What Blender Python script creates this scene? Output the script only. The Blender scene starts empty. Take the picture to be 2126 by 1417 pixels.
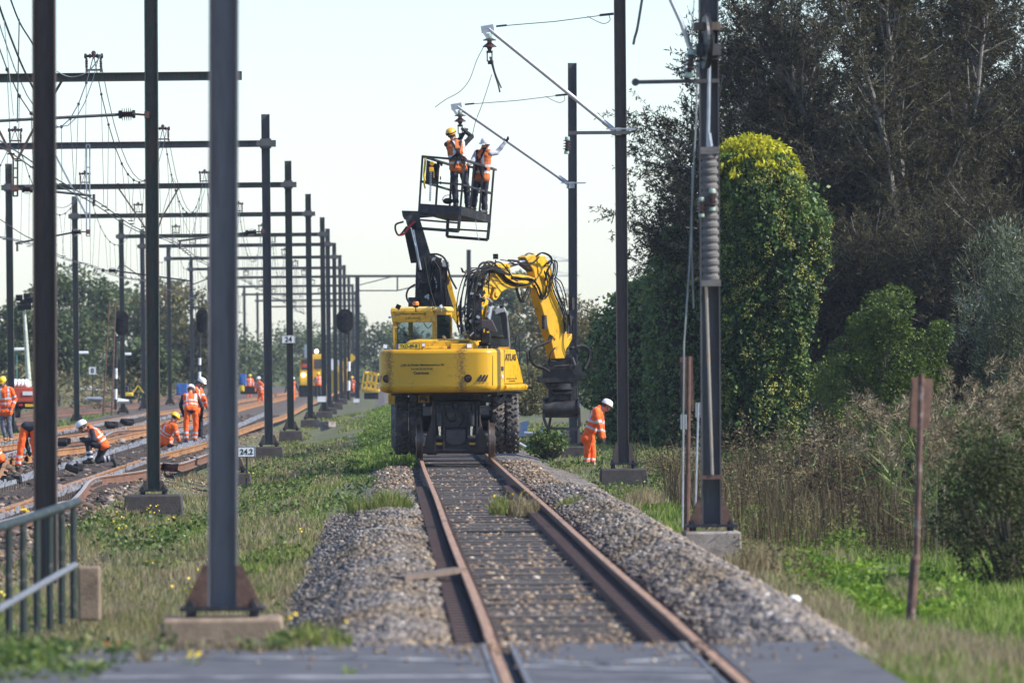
import bpy, math, random
import numpy as np
from mathutils import Vector, Matrix, Quaternion
random.seed(7); RNG = np.random.default_rng(7)
SC = bpy.context.scene; COL = SC.collection
# ---------- photo geometry: a pixel of the photograph plus a distance gives a point of the place
F = 14174.0; ROLL = .0105; VPX, VPY, HC = 796., 752., 2.06
def W(px, py, D):
    u, v = px-VPX, py-VPY
    U, V = u-ROLL*v, v+ROLL*u
    return Vector((U*D/F, D, HC-V*D/F))
def G(px, py, z=0.):
    u, v = px-VPX, py-VPY
    return W(px, py, F*(HC-z)/(v+ROLL*u))
CROP = {'ex': (740, 500, 2.952), 'ar': (780, 0, 2.725), 'bk': (840, 230, 4.8875), 'cw': (780, 600, 6.162),
        'ch': (780, 800, 4.429), 'lf': (0, 740, 5.06), 'wi': (0, 200, 4.427), 'ma': (1260, 0, 2.53), 'mb': (1180, 560, 2.285)}
def K(c, x, y, D):
    ox, oy, s = CROP[c]
    return W(ox+x/s, oy+y/s, D)
# ---------- materials
def nt(m):
    m.use_nodes = True; t = m.node_tree; return t, t.nodes, t.links, t.nodes['Principled BSDF']
def mat(name, col, rough=.6, metal=0., var=.25, scale=6., bump=0., bscale=40., c2=None, c2amt=.5, c2scale=3., spec=.5, stretch=None, emit=None):
    m = bpy.data.materials.new(name); t, N, L, b = nt(m)
    b.inputs['Roughness'].default_value = rough; b.inputs['Metallic'].default_value = metal
    b.inputs['Specular IOR Level'].default_value = spec
    tc = N.new('ShaderNodeTexCoord'); src = tc.outputs['Object']
    if stretch:
        mp = N.new('ShaderNodeMapping'); mp.inputs['Scale'].default_value = stretch; L.new(src, mp.inputs[0]); src = mp.outputs[0]
    n = N.new('ShaderNodeTexNoise'); n.inputs['Scale'].default_value = scale; n.inputs['Detail'].default_value = 6; L.new(src, n.inputs['Vector'])
    r = N.new('ShaderNodeValToRGB'); r.color_ramp.elements[0].position = .3; r.color_ramp.elements[1].position = .7
    r.color_ramp.elements[0].color = tuple(c*(1-var) for c in col)+(1,); r.color_ramp.elements[1].color = tuple(min(1, c*(1+var)) for c in col)+(1,)
    L.new(n.outputs['Fac'], r.inputs[0]); out = r.outputs[0]
    if c2:
        n2 = N.new('ShaderNodeTexNoise'); n2.inputs['Scale'].default_value = c2scale; n2.inputs['Detail'].default_value = 8; n2.inputs['Roughness'].default_value = .65
        L.new(src, n2.inputs['Vector'])
        r2 = N.new('ShaderNodeValToRGB'); r2.color_ramp.elements[0].position = .62-.3*c2amt; r2.color_ramp.elements[1].position = .72-.3*c2amt+.08
        L.new(n2.outputs['Fac'], r2.inputs[0])
        mx = N.new('ShaderNodeMix'); mx.data_type = 'RGBA'; L.new(r2.outputs[0], mx.inputs['Factor']); L.new(out, mx.inputs[6]); mx.inputs[7].default_value = tuple(c2)+(1,)
        out = mx.outputs[2]
    L.new(out, b.inputs['Base Color'])
    if bump:
        nb = N.new('ShaderNodeTexNoise'); nb.inputs['Scale'].default_value = bscale; nb.inputs['Detail'].default_value = 5; L.new(src, nb.inputs['Vector'])
        bp = N.new('ShaderNodeBump'); bp.inputs['Strength'].default_value = bump; bp.inputs['Distance'].default_value = .02; L.new(nb.outputs['Fac'], bp.inputs['Height']); L.new(bp.outputs[0], b.inputs['Normal'])
    if emit:
        b.inputs['Emission Color'].default_value = tuple(emit[:3])+(1,); b.inputs['Emission Strength'].default_value = emit[3]
    return m
def leafmat(name, dark, light, transl=.35, nscale=.8, rough=.5, spec=.3, hue3=None):
    m = bpy.data.materials.new(name); t, N, L, b = nt(m)
    at = N.new('ShaderNodeAttribute'); at.attribute_name = 'rnd'
    tc = N.new('ShaderNodeTexCoord'); n = N.new('ShaderNodeTexNoise'); n.inputs['Scale'].default_value = nscale; n.inputs['Detail'].default_value = 3
    L.new(tc.outputs['Object'], n.inputs['Vector'])
    ad = N.new('ShaderNodeMath'); ad.operation = 'MULTIPLY_ADD'; L.new(n.outputs['Fac'], ad.inputs[0]); ad.inputs[1].default_value = 1.2; ad.inputs[2].default_value = -.55
    a2 = N.new('ShaderNodeMath'); L.new(at.outputs['Fac'], a2.inputs[0]); L.new(ad.outputs[0], a2.inputs[1])
    r = N.new('ShaderNodeValToRGB'); e = r.color_ramp.elements
    e[0].position = .1; e[0].color = tuple(dark)+(1,); e[1].position = .8; e[1].color = tuple(light)+(1,)
    if hue3: x = e.new(1.); x.color = tuple(hue3)+(1,)
    L.new(a2.outputs[0], r.inputs[0]); L.new(r.outputs[0], b.inputs['Base Color'])
    b.inputs['Roughness'].default_value = rough; b.inputs['Specular IOR Level'].default_value = spec
    tr = N.new('ShaderNodeBsdfTranslucent'); L.new(r.outputs[0], tr.inputs[0])
    mx = N.new('ShaderNodeMixShader'); mx.inputs[0].default_value = transl; L.new(b.outputs[0], mx.inputs[1]); L.new(tr.outputs[0], mx.inputs[2])
    L.new(mx.outputs[0], N['Material Output'].inputs[0])
    return m
def glassmat(name, col=(.75, .85, .88), alpha=.35):
    m = bpy.data.materials.new(name); t, N, L, b = nt(m)
    b.inputs['Base Color'].default_value = (.02, .03, .035, 1); b.inputs['Roughness'].default_value = .05
    tr = N.new('ShaderNodeBsdfTransparent'); tr.inputs[0].default_value = tuple(col)+(1,)
    mx = N.new('ShaderNodeMixShader'); mx.inputs[0].default_value = 1-alpha; L.new(b.outputs[0], mx.inputs[1]); L.new(tr.outputs[0], mx.inputs[2])
    L.new(mx.outputs[0], N['Material Output'].inputs[0]); return m
# ---------- objects
BASE = {}
def root_base(o):
    while o.parent: o = o.parent
    return BASE.get(o.name, Vector((0, 0, 0)))
def tag(o, label, cat, group=None, kind=None):
    if label: o['label'] = label
    if cat: o['category'] = cat
    if group: o['group'] = group
    if kind: o['kind'] = kind
    return o
def thing(name, label, cat, base=(0, 0, 0), group=None, kind=None):
    o = bpy.data.objects.new(name, None); COL.objects.link(o); o.empty_display_size = .2
    o.location = base; BASE[o.name] = Vector(base)
    return tag(o, label, cat, group, kind)
def copy_tree(o, parent=None):
    c = o.copy(); COL.objects.link(c); c.parent = parent
    for ch in list(o.children): copy_tree(ch, c)
    return c
def link_mesh(name, me, mats, parent=None, base=None):
    o = bpy.data.objects.new(name, me); COL.objects.link(o)
    for m in (mats if isinstance(mats, (list, tuple)) else [mats]): me.materials.append(m)
    if parent is not None: o.parent = parent
    else:
        o.location = base if base is not None else (0, 0, 0); BASE[o.name] = Vector(o.location)
    return o
def qmesh(name, V, Fq, mats, parent=None, base=None, rnd=None, mi=None, smooth=False):
    V = np.asarray(V, np.float32).reshape(-1, 3); Fq = np.asarray(Fq, np.int32); k = Fq.shape[1]
    b = np.array(root_base(parent) if parent is not None else (base if base is not None else (0, 0, 0)), np.float32)
    me = bpy.data.meshes.new(name); me.vertices.add(len(V)); me.vertices.foreach_set('co', (V-b).ravel())
    me.loops.add(Fq.size); me.loops.foreach_set('vertex_index', Fq.ravel())
    me.polygons.add(len(Fq)); me.polygons.foreach_set('loop_start', np.arange(len(Fq), dtype=np.int32)*k)
    if mi is not None: me.polygons.foreach_set('material_index', np.asarray(mi, np.int32))
    if smooth: me.polygons.foreach_set('use_smooth', np.ones(len(Fq), bool))
    me.update(calc_edges=True)
    if rnd is not None:
        a = me.attributes.new('rnd', 'FLOAT', 'POINT'); a.data.foreach_set('value', np.asarray(rnd, np.float32))
    return link_mesh(name, me, mats, parent, base)
def frame_of(d, up=(0, 0, 1)):
    d = Vector(d).normalized(); u = Vector(up)
    s = d.cross(u)
    if s.length < 1e-4: s = d.cross(Vector((0, 1, 0)))
    s.normalize(); return d, s, s.cross(d).normalized()
class MB:
    def __init__(s): s.v = []; s.f = []; s.m = []
    def add(s, vs, fs, mi=0):
        o = len(s.v); s.v += [Vector(v) for v in vs]; s.f += [tuple(i+o for i in f) for f in fs]; s.m += [mi]*len(fs); return s
    def box(s, c, sz, R=None, mi=0):
        c = Vector(c); h = Vector(sz)/2; vs = []
        for x in (-1, 1):
            for y in (-1, 1):
                for z in (-1, 1):
                    p = Vector((x*h.x, y*h.y, z*h.z)); vs.append(c+(R@p if R else p))
        return s.add(vs, [(0, 1, 3, 2), (4, 6, 7, 5), (0, 4, 5, 1), (2, 3, 7, 6), (0, 2, 6, 4), (1, 5, 7, 3)], mi)
    def bar(s, p0, p1, w, h=None, up=(0, 0, 1), mi=0):
        h = w if h is None else h; p0, p1 = Vector(p0), Vector(p1); d, sd, u = frame_of(p1-p0, up)
        vs = [p+sd*(a*w/2)+u*(b*h/2) for p in (p0, p1) for a, b in ((-1, -1), (1, -1), (1, 1), (-1, 1))]
        return s.add(vs, [(3, 2, 1, 0), (4, 5, 6, 7), (0, 1, 5, 4), (1, 2, 6, 5), (2, 3, 7, 6), (3, 0, 4, 7)], mi)
    def tube(s, path, r, n=8, cap=True, mi=0):
        P = [Vector(p) for p in path]; k = len(P); rs = r if isinstance(r, (list, tuple)) else [r]*k
        up = Vector((0, 0, 1)); vs = []; sd = None
        for i, p in enumerate(P):
            d = (P[min(i+1, k-1)]-P[max(i-1, 0)])
            d = d.normalized() if d.length > 1e-9 else Vector((0, 0, 1))
            if sd is None: _, sd, u = frame_of(d, up)
            else:
                sd = sd-d*sd.dot(d)
                if sd.length < 1e-5: _, sd, u = frame_of(d, up)
                sd.normalize()
            u = d.cross(sd)
            for j in range(n):
                a = 2*math.pi*j/n; vs.append(p+(sd*math.cos(a)+u*math.sin(a))*rs[i])
        fs = [(i*n+j, i*n+(j+1) % n, (i+1)*n+(j+1) % n, (i+1)*n+j) for i in range(k-1) for j in range(n)]
        if cap: fs += [tuple(range(n-1, -1, -1)), tuple(range((k-1)*n, k*n))]
        return s.add(vs, fs, mi)
    def cyl(s, p0, p1, r0, r1=None, n=14, mi=0): return s.tube([p0, p1], [r0, r0 if r1 is None else r1], n, True, mi)
    def lathe(s, prof, o, axis=(0, 0, 1), n=20, mi=0):
        o = Vector(o); d, sd, u = frame_of(axis, (0, 1, 0) if abs(Vector(axis).normalized().z) > .9 else (0, 0, 1)); vs = []
        for r, h in prof:
            for j in range(n):
                a = 2*math.pi*j/n; vs.append(o+d*h+(sd*math.cos(a)+u*math.sin(a))*max(r, 1e-4))
        k = len(prof)
        fs = [(i*n+j, i*n+(j+1) % n, (i+1)*n+(j+1) % n, (i+1)*n+j) for i in range(k-1) for j in range(n)]
        fs += [tuple(range(n-1, -1, -1)), tuple(range((k-1)*n, k*n))]
        return s.add(vs, fs, mi)
    def prism(s, pts, off, mi=0):
        a = [Vector(p) for p in pts]; off = Vector(off); n = len(a)
        return s.add(a+[p+off for p in a], [tuple(range(n-1, -1, -1)), tuple(range(n, 2*n))]+[(i, (i+1) % n, n+(i+1) % n, n+i) for i in range(n)], mi)
    def loft(s, rings, closed=True, cap=True, mi=0):
        n = len(rings[0]); vs = [Vector(p) for r in rings for p in r]; m = n if closed else n-1
        fs = [(i*n+j, i*n+(j+1) % n, (i+1)*n+(j+1) % n, (i+1)*n+j) for i in range(len(rings)-1) for j in range(m)]
        if cap: fs += [tuple(range(n-1, -1, -1)), tuple(range((len(rings)-1)*n, len(rings)*n))]
        return s.add(vs, fs, mi)
    def sweep(s, prof, path, mi=0):
        P = [Vector(p) for p in path]; rings = []
        for i, p in enumerate(P):
            d = P[min(i+1, len(P)-1)]-P[max(i-1, 0)]; d.z = 0; d.normalize(); sd = Vector((d.y, -d.x, 0))
            rings.append([p+sd*x+Vector((0, 0, z)) for x, z in prof])
        return s.loft(rings, mi=mi)
    def ell(s, c, r, n=12, m=8, R=None, mi=0):
        c = Vector(c); vs = []
        for i in range(m+1):
            t = math.pi*i/m
            for j in range(n):
                a = 2*math.pi*j/n; p = Vector((r[0]*math.sin(t)*math.cos(a), r[1]*math.sin(t)*math.sin(a), r[2]*math.cos(t)))
                vs.append(c+(R@p if R else p))
        fs = [((i+1)*n+j, (i+1)*n+(j+1) % n, i*n+(j+1) % n, i*n+j) for i in range(m) for j in range(n)]
        return s.add(vs, fs, mi)
    def cap(s, p0, p1, r0, r1=None, n=12, mi=0):
        r1 = r0 if r1 is None else r1; p0, p1 = Vector(p0), Vector(p1); d = p1-p0; L = d.length
        d = d.normalized() if L > 1e-6 else Vector((0, 0, 1))
        prof = [(r0*math.sin(t), -r0*math.cos(t)) for t in (.15, .5, .9, 1.3, 1.57)]+[(r1*math.cos(t), L+r1*math.sin(t)) for t in (0, .3, .7, 1.1, 1.42)]
        return s.lathe(prof, p0, d, n, mi)
    def ibeam(s, p0, p1, w, h, tw=.014, tf=.016, up=(0, 1, 0), mi=0):
        # w across, h along 'up'
        p0, p1 = Vector(p0), Vector(p1); d, sd, u = frame_of(p1-p0, up)
        pr = [(-w/2, -h/2), (w/2, -h/2), (w/2, -h/2+tf), (tw/2, -h/2+tf), (tw/2, h/2-tf), (w/2, h/2-tf), (w/2, h/2), (-w/2, h/2), (-w/2, h/2-tf), (-tw/2, h/2-tf), (-tw/2, -h/2+tf), (-w/2, -h/2+tf)]
        return s.loft([[p+sd*a+u*b for a, b in pr] for p in (p0, p1)], mi=mi)
    def build(s, name, mats, parent=None, smooth=False, bevel=0., base=None, seg=2):
        b = root_base(parent) if parent is not None else Vector(base if base is not None else (0, 0, 0))
        me = bpy.data.meshes.new(name); me.from_pydata([v-b for v in s.v], [], s.f)
        me.polygons.foreach_set('material_index', s.m)
        me.update(); o = link_mesh(name, me, mats, parent, base)
        import bmesh
        bm = bmesh.new(); bm.from_mesh(me); bmesh.ops.recalc_face_normals(bm, faces=bm.faces); bm.to_mesh(me); bm.free()
        if smooth:
            me.polygons.foreach_set('use_smooth', [True]*len(me.polygons))
            try: me.set_sharp_from_angle(angle=math.radians(40))
            except Exception: pass
        if bevel:
            md = o.modifiers.new('bevel', 'BEVEL'); md.width = bevel; md.segments = seg; md.limit_method = 'ANGLE'; md.angle_limit = math.radians(35)
        return o
def spline(pts, n=8):
    P = [Vector(p) for p in pts]; P = [P[0]*2-P[1]]+P+[P[-1]*2-P[-2]]; out = []
    for i in range(1, len(P)-2):
        a, b, c, d = P[i-1:i+3]
        for j in range(n):
            t = j/n; out.append(.5*((2*b)+(c-a)*t+(2*a-5*b+4*c-d)*t*t+(3*b-a-3*c+d)*t**3))
    out.append(P[-2]); return out
_dg = None
def text_mesh(name, body, o, right, up, width, mat_, parent, height=None, bold=0., depth=.002):
    """letters standing on the surface at o (centre), reading along 'right'"""
    cu = bpy.data.curves.new(name, 'FONT'); cu.body = body; cu.align_x = 'CENTER'; cu.align_y = 'CENTER'; cu.extrude = .004; cu.offset = bold
    t = bpy.data.objects.new(name, cu); COL.objects.link(t); bpy.context.view_layer.update()
    me = bpy.data.meshes.new_from_object(t.evaluated_get(bpy.context.evaluated_depsgraph_get()))
    COL.objects.unlink(t); bpy.data.objects.remove(t)
    n = len(me.vertices); co = np.empty(n*3, np.float32); me.vertices.foreach_get('co', co); co = co.reshape(-1, 3)
    mn, mx = co.min(0), co.max(0); c = (mn+mx)/2; co -= c
    sx = width/(mx[0]-mn[0]); sy = sx if height is None else height/(mx[1]-mn[1])
    R = Vector(right).normalized(); U = Vector(up).normalized(); Nn = R.cross(U).normalized(); b = root_base(parent)
    out = (co[:, :1]*sx)*np.array(R)+(co[:, 1:2]*sy)*np.array(U)+(co[:, 2:3]/.004*depth)*np.array(Nn)+np.array(Vector(o)-b)
    me.vertices.foreach_set('co', out.astype(np.float32).ravel()); me.update(); me.materials.clear()
    return link_mesh(name, me, mat_, parent)
def ss(a, b, x):
    t = np.clip((np.asarray(x, float)-a)/(b-a), 0, 1); return t*t*(3-2*t)
def wob(x, y, s=1., ph=0.):
    x = np.asarray(x, float); y = np.asarray(y, float)
    return (np.sin(1.7*x/s+.9*y/s+ph)+np.sin(-1.1*x/s+2.3*y/s+1.7+ph)+np.sin(3.1*x/s-.7*y/s+.4+2*ph)+np.sin(.6*x/s+.33*y/s+2.2-ph))/4
# ---------- material set
M = {}
M['mast_green'] = mat('green mast paint', (.055, .065, .05), .65, var=.25, scale=9, c2=(.12, .055, .04), c2amt=.42, c2scale=2.5, stretch=(3, 3, .6))
M['mast_grey'] = mat('grey mast paint', (.085, .083, .085), .65, .1, var=.18, scale=7, c2=(.055, .05, .05), c2amt=.4, c2scale=2, stretch=(3, 3, .5))
M['mast_brown'] = mat('brown mast paint', (.065, .05, .044), .65, .1, var=.25, scale=8, c2=(.085, .055, .042), c2amt=.4, c2scale=2, stretch=(3, 3, .5))
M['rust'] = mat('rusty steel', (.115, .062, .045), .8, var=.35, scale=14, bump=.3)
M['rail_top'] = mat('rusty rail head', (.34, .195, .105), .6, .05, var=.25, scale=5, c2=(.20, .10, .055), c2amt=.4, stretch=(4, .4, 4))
M['rail_side'] = mat('rusty rail web', (.155, .075, .045), .85, var=.35, scale=9, bump=.3)
M['rail_orange'] = mat('orange rusted rail', (.33, .16, .06), .8, var=.35, scale=3, c2=(.15, .075, .045), c2amt=.5, c2scale=1.5)
M['rail_pale'] = mat('pale worn rail', (.42, .36, .31), .5, .3, var=.2, scale=5)
M['galv'] = mat('galvanised steel', (.42, .43, .45), .4, .6, var=.15, scale=10)
M['alu'] = mat('aluminium tube', (.62, .62, .63), .35, .75, var=.08, scale=6)
M['dark_steel'] = mat('dark oily steel', (.026, .026, .03), .5, .3, var=.35, scale=9, c2=(.10, .085, .07), c2amt=.3, c2scale=4)
M['black'] = mat('black rubber', (.012, .012, .013), .7, spec=.25, var=.3, scale=8)
M['tyre'] = mat('tyre rubber', (.085, .08, .077), .85, var=.4, scale=6, c2=(.22, .18, .14), c2amt=.45, c2scale=5, bump=.2)
M['chrome'] = mat('chromed rod', (.8, .8, .82), .12, 1., var=.03)
M['yellow'] = mat('yellow machine paint', (.74, .405, .008), .32, var=.07, scale=2.5, c2=(.30, .165, .035), c2amt=.42, c2scale=9, spec=.5)
M['concrete'] = mat('weathered concrete', (.27, .235, .20), .9, var=.25, scale=7, c2=(.13, .10, .08), c2amt=.45, c2scale=2.5, bump=.4)
M['concrete_brown'] = mat('brown stained concrete', (.24, .175, .12), .9, var=.25, scale=7, bump=.4, c2=(.12, .085, .06), c2amt=.4)
M['concrete_dark'] = mat('dark concrete', (.055, .047, .044), .9, var=.3, scale=5, bump=.4, c2=(.03, .027, .027), c2amt=.5)
M['sleeper'] = mat('old timber sleeper', (.085, .075, .07), .9, var=.4, scale=5, bump=.5, stretch=(.5, 8, 8), c2=(.16, .14, .12), c2amt=.35)
M['conc_sleeper'] = mat('pale concrete sleeper', (.45, .44, .43), .85, var=.2, scale=6, c2=(.18, .14, .11), c2amt=.4, c2scale=3)
M['white'] = mat('white paint', (.75, .75, .73), .5, var=.06)
M['letter'] = mat('black lettering', (.02, .02, .022), .5, var=.05)
M['brownglaze'] = mat('brown glazed porcelain', (.06, .028, .03), .2, var=.15)
M['insgreen'] = mat('pale green insulator cap', (.36, .45, .36), .5, var=.1)
M['wire'] = mat('dark wire', (.05, .05, .055), .5, .5, var=.2)
M['wire_pale'] = mat('pale copper wire', (.25, .27, .26), .5, .5, var=.2)
M['fence_green'] = mat('green fence paint', (.014, .024, .02), .6, var=.2, scale=5, c2=(.20, .17, .14), c2amt=.2, c2scale=8)
M['fence_grey'] = mat('grey galvanised rail', (.19, .195, .205), .5, .4, var=.15)
M['wood'] = mat('brown timber', (.15, .11, .08), .7, var=.25, scale=6, stretch=(8, 1, 1))
M['twig'] = mat('bark', (.055, .046, .034), .9, var=.35, scale=4, bump=.4)
M['bark_pale'] = mat('pale bark', (.17, .155, .13), .9, var=.35, scale=5, bump=.4)
M['glass'] = glassmat('cab glass', (.86, .93, .95), .2)
M['orange_hv'] = mat('orange safety fabric', (.95, .13, .012), .75, var=.08, scale=10, bump=.15, bscale=14)
M['orange_dull'] = mat('dull orange safety fabric', (.55, .135, .03), .8, var=.1, scale=10, bump=.15, bscale=14)
M['reflex'] = mat('silver reflective tape', (.55, .56, .57), .4, .1, var=.08)
M['navy'] = mat('navy work cloth', (.022, .024, .036), .85, var=.2, scale=10, bump=.2, bscale=14)
M['blackcloth'] = mat('black work cloth', (.02, .02, .024), .85, var=.2, scale=10, bump=.2, bscale=14)
M['denim'] = mat('grey denim', (.12, .13, .16), .85, var=.2, scale=12, bump=.2, bscale=16)
M['greycloth'] = mat('grey sweater', (.36, .37, .42), .85, var=.12, scale=10, bump=.2, bscale=14)
M['skin'] = mat('skin', (.42, .22, .15), .5, var=.1, scale=20)
M['hair'] = mat('dark hair', (.03, .02, .015), .7, var=.2)
M['boot'] = mat('tan leather boots', (.30, .17, .07), .6, var=.2)
M['bootdark'] = mat('dark boots', (.03, .027, .025), .6, var=.2)
M['hel_white'] = mat('white helmet shell', (.80, .80, .78), .3, var=.03)
M['hel_yellow'] = mat('yellow helmet shell', (.85, .58, .03), .3, var=.03)
M['hel_amber'] = mat('amber helmet shell', (.80, .42, .03), .3, var=.03)
M['glove'] = mat('dark work gloves', (.03, .03, .035), .8, var=.2)
# ---------- camera, sun, sky, air
cam = bpy.data.cameras.new('camera'); camo = bpy.data.objects.new('camera', cam); COL.objects.link(camo); SC.camera = camo
camo.location = (0, 0, HC); camo.matrix_world = Matrix.Translation((0, 0, HC)) @ Matrix.Rotation(math.radians(90), 4, 'X') @ Matrix.Rotation(-ROLL, 4, 'Z')
cam.sensor_width = 36; cam.lens = F/2126*36; cam.shift_x = (1063-VPX)/2126; cam.shift_y = (VPY-708.5)/2126
cam.clip_start = 1; cam.clip_end = 9000
cam.dof.use_dof = True; cam.dof.focus_distance = 146; cam.dof.aperture_fstop = 4.2
SUN_AZ, SUN_EL = 106., 40.     # degrees clockwise from the view direction, above the horizon
w = bpy.data.worlds.new('World'); SC.world = w; w.use_nodes = True
sky = w.node_tree.nodes.new('ShaderNodeTexSky'); sky.sky_type = 'NISHITA'; sky.sun_disc = False
sky.sun_elevation = math.radians(SUN_EL); sky.sun_rotation = math.radians(SUN_AZ); sky.air_density = 1.; sky.dust_density = .4; sky.ozone_density = 3.; sky.altitude = 0
bg = w.node_tree.nodes['Background']; bg.inputs[1].default_value = .15; 
tint = w.node_tree.nodes.new('ShaderNodeMix'); tint.data_type = 'RGBA'; tint.blend_type = 'MULTIPLY'; tint.inputs['Factor'].default_value = 1; tint.inputs[7].default_value = (.91, .94, 1.05, 1)
w.node_tree.links.new(sky.outputs[0], tint.inputs[6]); w.node_tree.links.new(tint.outputs[2], bg.inputs[0])
sl = bpy.data.lights.new('sun', 'SUN'); sl.energy = 5.; sl.angle = math.radians(.6); sl.color = (1., .95, .88)
so = bpy.data.objects.new('sun', sl); COL.objects.link(so)
sd = Vector((math.sin(math.radians(SUN_AZ))*math.cos(math.radians(SUN_EL)), math.cos(math.radians(SUN_AZ))*math.cos(math.radians(SUN_EL)), math.sin(math.radians(SUN_EL))))
so.rotation_euler = sd.to_track_quat('Z', 'Y').to_euler(); so.location = (40, 0, 60)
SC.view_settings.view_transform = 'Standard'; SC.view_settings.look = 'None'; SC.view_settings.exposure = .55
SC.cycles.use_denoising = True; SC.cycles.max_bounces = 6; SC.cycles.transparent_max_bounces = 8; SC.cycles.volume_bounces = 0; SC.cycles.diffuse_bounces = 3
SC.cycles.caustics_reflective = False; SC.cycles.caustics_refractive = False
HAZE = .00013
def build_haze():
    m = bpy.data.materials.new('haze air'); m.use_nodes = True; t = m.node_tree; t.nodes.clear()
    o = t.nodes.new('ShaderNodeOutputMaterial'); v = t.nodes.new('ShaderNodeVolumePrincipled')
    v.inputs['Density'].default_value = HAZE; v.inputs['Color'].default_value = (.80, .88, 1., 1); v.inputs['Anisotropy'].default_value = .2
    t.links.new(v.outputs[0], o.inputs['Volume'])
    b = MB(); b.box((0, 650, 10.2), (900, 1700, 26.6)); h = b.build('haze', m); h['kind'] = 'stuff'
# ---------- ground
XC = 1.526
def hgt(x, y):
    x = np.asarray(x, float); y = np.asarray(y, float)
    z = -.56+.07*wob(x, y*.5, 1.3)+.03*wob(x*2, y, .6)
    z = z+.2*(1-ss(-4.9, -3.6, x))*ss(40, 75, y)-.06*(1-ss(-5.6, -4.9, x))                       # the left track bed
    z = z+.05*(1-ss(-5, -4, x))-.16*ss(4.6, 5.6, x)*(1-ss(120, 150, y))  # ditch side
    z = z+.2*ss(146, 153, y)*ss(2.2, 3.4, x)
    z = z+.22*ss(95, 125, y)*ss(-2.6, -.8, x)*(1-ss(0, 1, x))
    z = z+(.36)*(1-ss(50, 59, y))*(1-.25*ss(3, 5, x))
    z = z+.6*ss(8, 20, x)*ss(60, 120, y)
    return z
def sheet(name, xs, ys, zf, m, mats=None, base=None, kind='structure'):
    X, Y = np.meshgrid(xs, ys); Z = zf(X, Y); V = np.stack([X, Y, Z], -1).reshape(-1, 3); nx = len(xs); ny = len(ys)
    i = np.arange(nx-1)[None, :]+nx*np.arange(ny-1)[:, None]; Fq = np.stack([i, i+1, i+nx+1, i+nx], -1).reshape(-1, 4)
    o = qmesh(name, V, Fq, m, base=base, smooth=True); o['kind'] = kind; return o
m = bpy.data.materials.new('soil and turf'); t, N, L, b = nt(m)
tc = N.new('ShaderNodeTexCoord')
def nz(sc, det=6, src=None, rough=.6):
    n = N.new('ShaderNodeTexNoise'); n.inputs['Scale'].default_value = sc; n.inputs['Detail'].default_value = det; n.inputs['Roughness'].default_value = rough
    L.new(src or tc.outputs['Object'], n.inputs['Vector']); return n.outputs['Fac']
def ramp(fac, stops):
    r = N.new('ShaderNodeValToRGB'); e = r.color_ramp.elements
    while len(e) < len(stops): e.new(.5)
    for k, (p, c) in enumerate(stops): e[k].position = p; e[k].color = tuple(c)+(1,)
    L.new(fac, r.inputs[0]); return r.outputs[0]
def mixc(f, a, b2):
    x = N.new('ShaderNodeMix'); x.data_type = 'RGBA'; L.new(f, x.inputs['Factor']); L.new(a, x.inputs[6]); L.new(b2, x.inputs[7]); return x.outputs[2]
mp = N.new('ShaderNodeMapping'); mp.inputs['Scale'].default_value = (1, .35, 1); L.new(tc.outputs['Object'], mp.inputs[0])
soil = ramp(nz(3.), [(.3, (.075, .055, .04)), (.7, (.17, .13, .095))])
turf = ramp(nz(1.3, 8), [(.3, (.045, .06, .018)), (.5, (.085, .10, .032)), (.7, (.15, .13, .06))])
msk = ramp(nz(.35, 5, mp.outputs[0]), [(.36, (0, 0, 0)), (.5, (1, 1, 1))])
L.new(mixc(msk, soil, turf), b.inputs['Base Color']); b.inputs['Roughness'].default_value = .95
bp = N.new('ShaderNodeBump'); bp.inputs['Strength'].default_value = .7; bp.inputs['Distance'].default_value = .08; L.new(nz(9, 6), bp.inputs['Height']); L.new(bp.outputs[0], b.inputs['Normal'])
M['turf'] = m
ys = np.concatenate([np.arange(25, 200, .5), np.arange(200, 420, 2), np.arange(420, 900, 12), np.array([900, 1100, 1500, 2200, 3500, 6000.])])
xs = np.concatenate([np.array([-3000., -1200, -500, -200, -90, -50, -30, -22]), np.arange(-18, 24, .3), np.array([24., 30, 40, 60, 100, 220, 500, 1200, 3000])])
sheet('ground', xs, ys, hgt, M['turf'])
# left track bed: dark dug-over soil and broken ballast
m = bpy.data.materials.new('dug track bed'); t, N, L, b = nt(m); tc = N.new('ShaderNodeTexCoord')
L.new(mixc(nz(.8, 5), ramp(nz(7, 8), [(.3, (.03, .024, .02)), (.55, (.09, .068, .052)), (.75, (.2, .165, .135))]), ramp(nz(5, 8), [(.3, (.05, .04, .033)), (.7, (.20, .16, .125))])), b.inputs['Base Color']); b.inputs['Roughness'].default_value = .95
bp = N.new('ShaderNodeBump'); bp.inputs['Strength'].default_value = 1.; bp.inputs['Distance'].default_value = .1; L.new(nz(11, 8), bp.inputs['Height']); L.new(bp.outputs[0], b.inputs['Normal']); M['dug'] = m
def bed(x, y): return -.24+.05*wob(x*2, y*.8, .7)+.03*wob(x*5, y*3, .7, 1)-.5*ss(-4.75, -4.3, x)-.5*(1-ss(-16.6, -16, x))
sheet('track_bed', np.arange(-17, -4.2, .16), np.concatenate([np.arange(55, 200, .45), np.arange(200, 420, 2), np.arange(420, 900, 15)]), bed, M['dug'])
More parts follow.
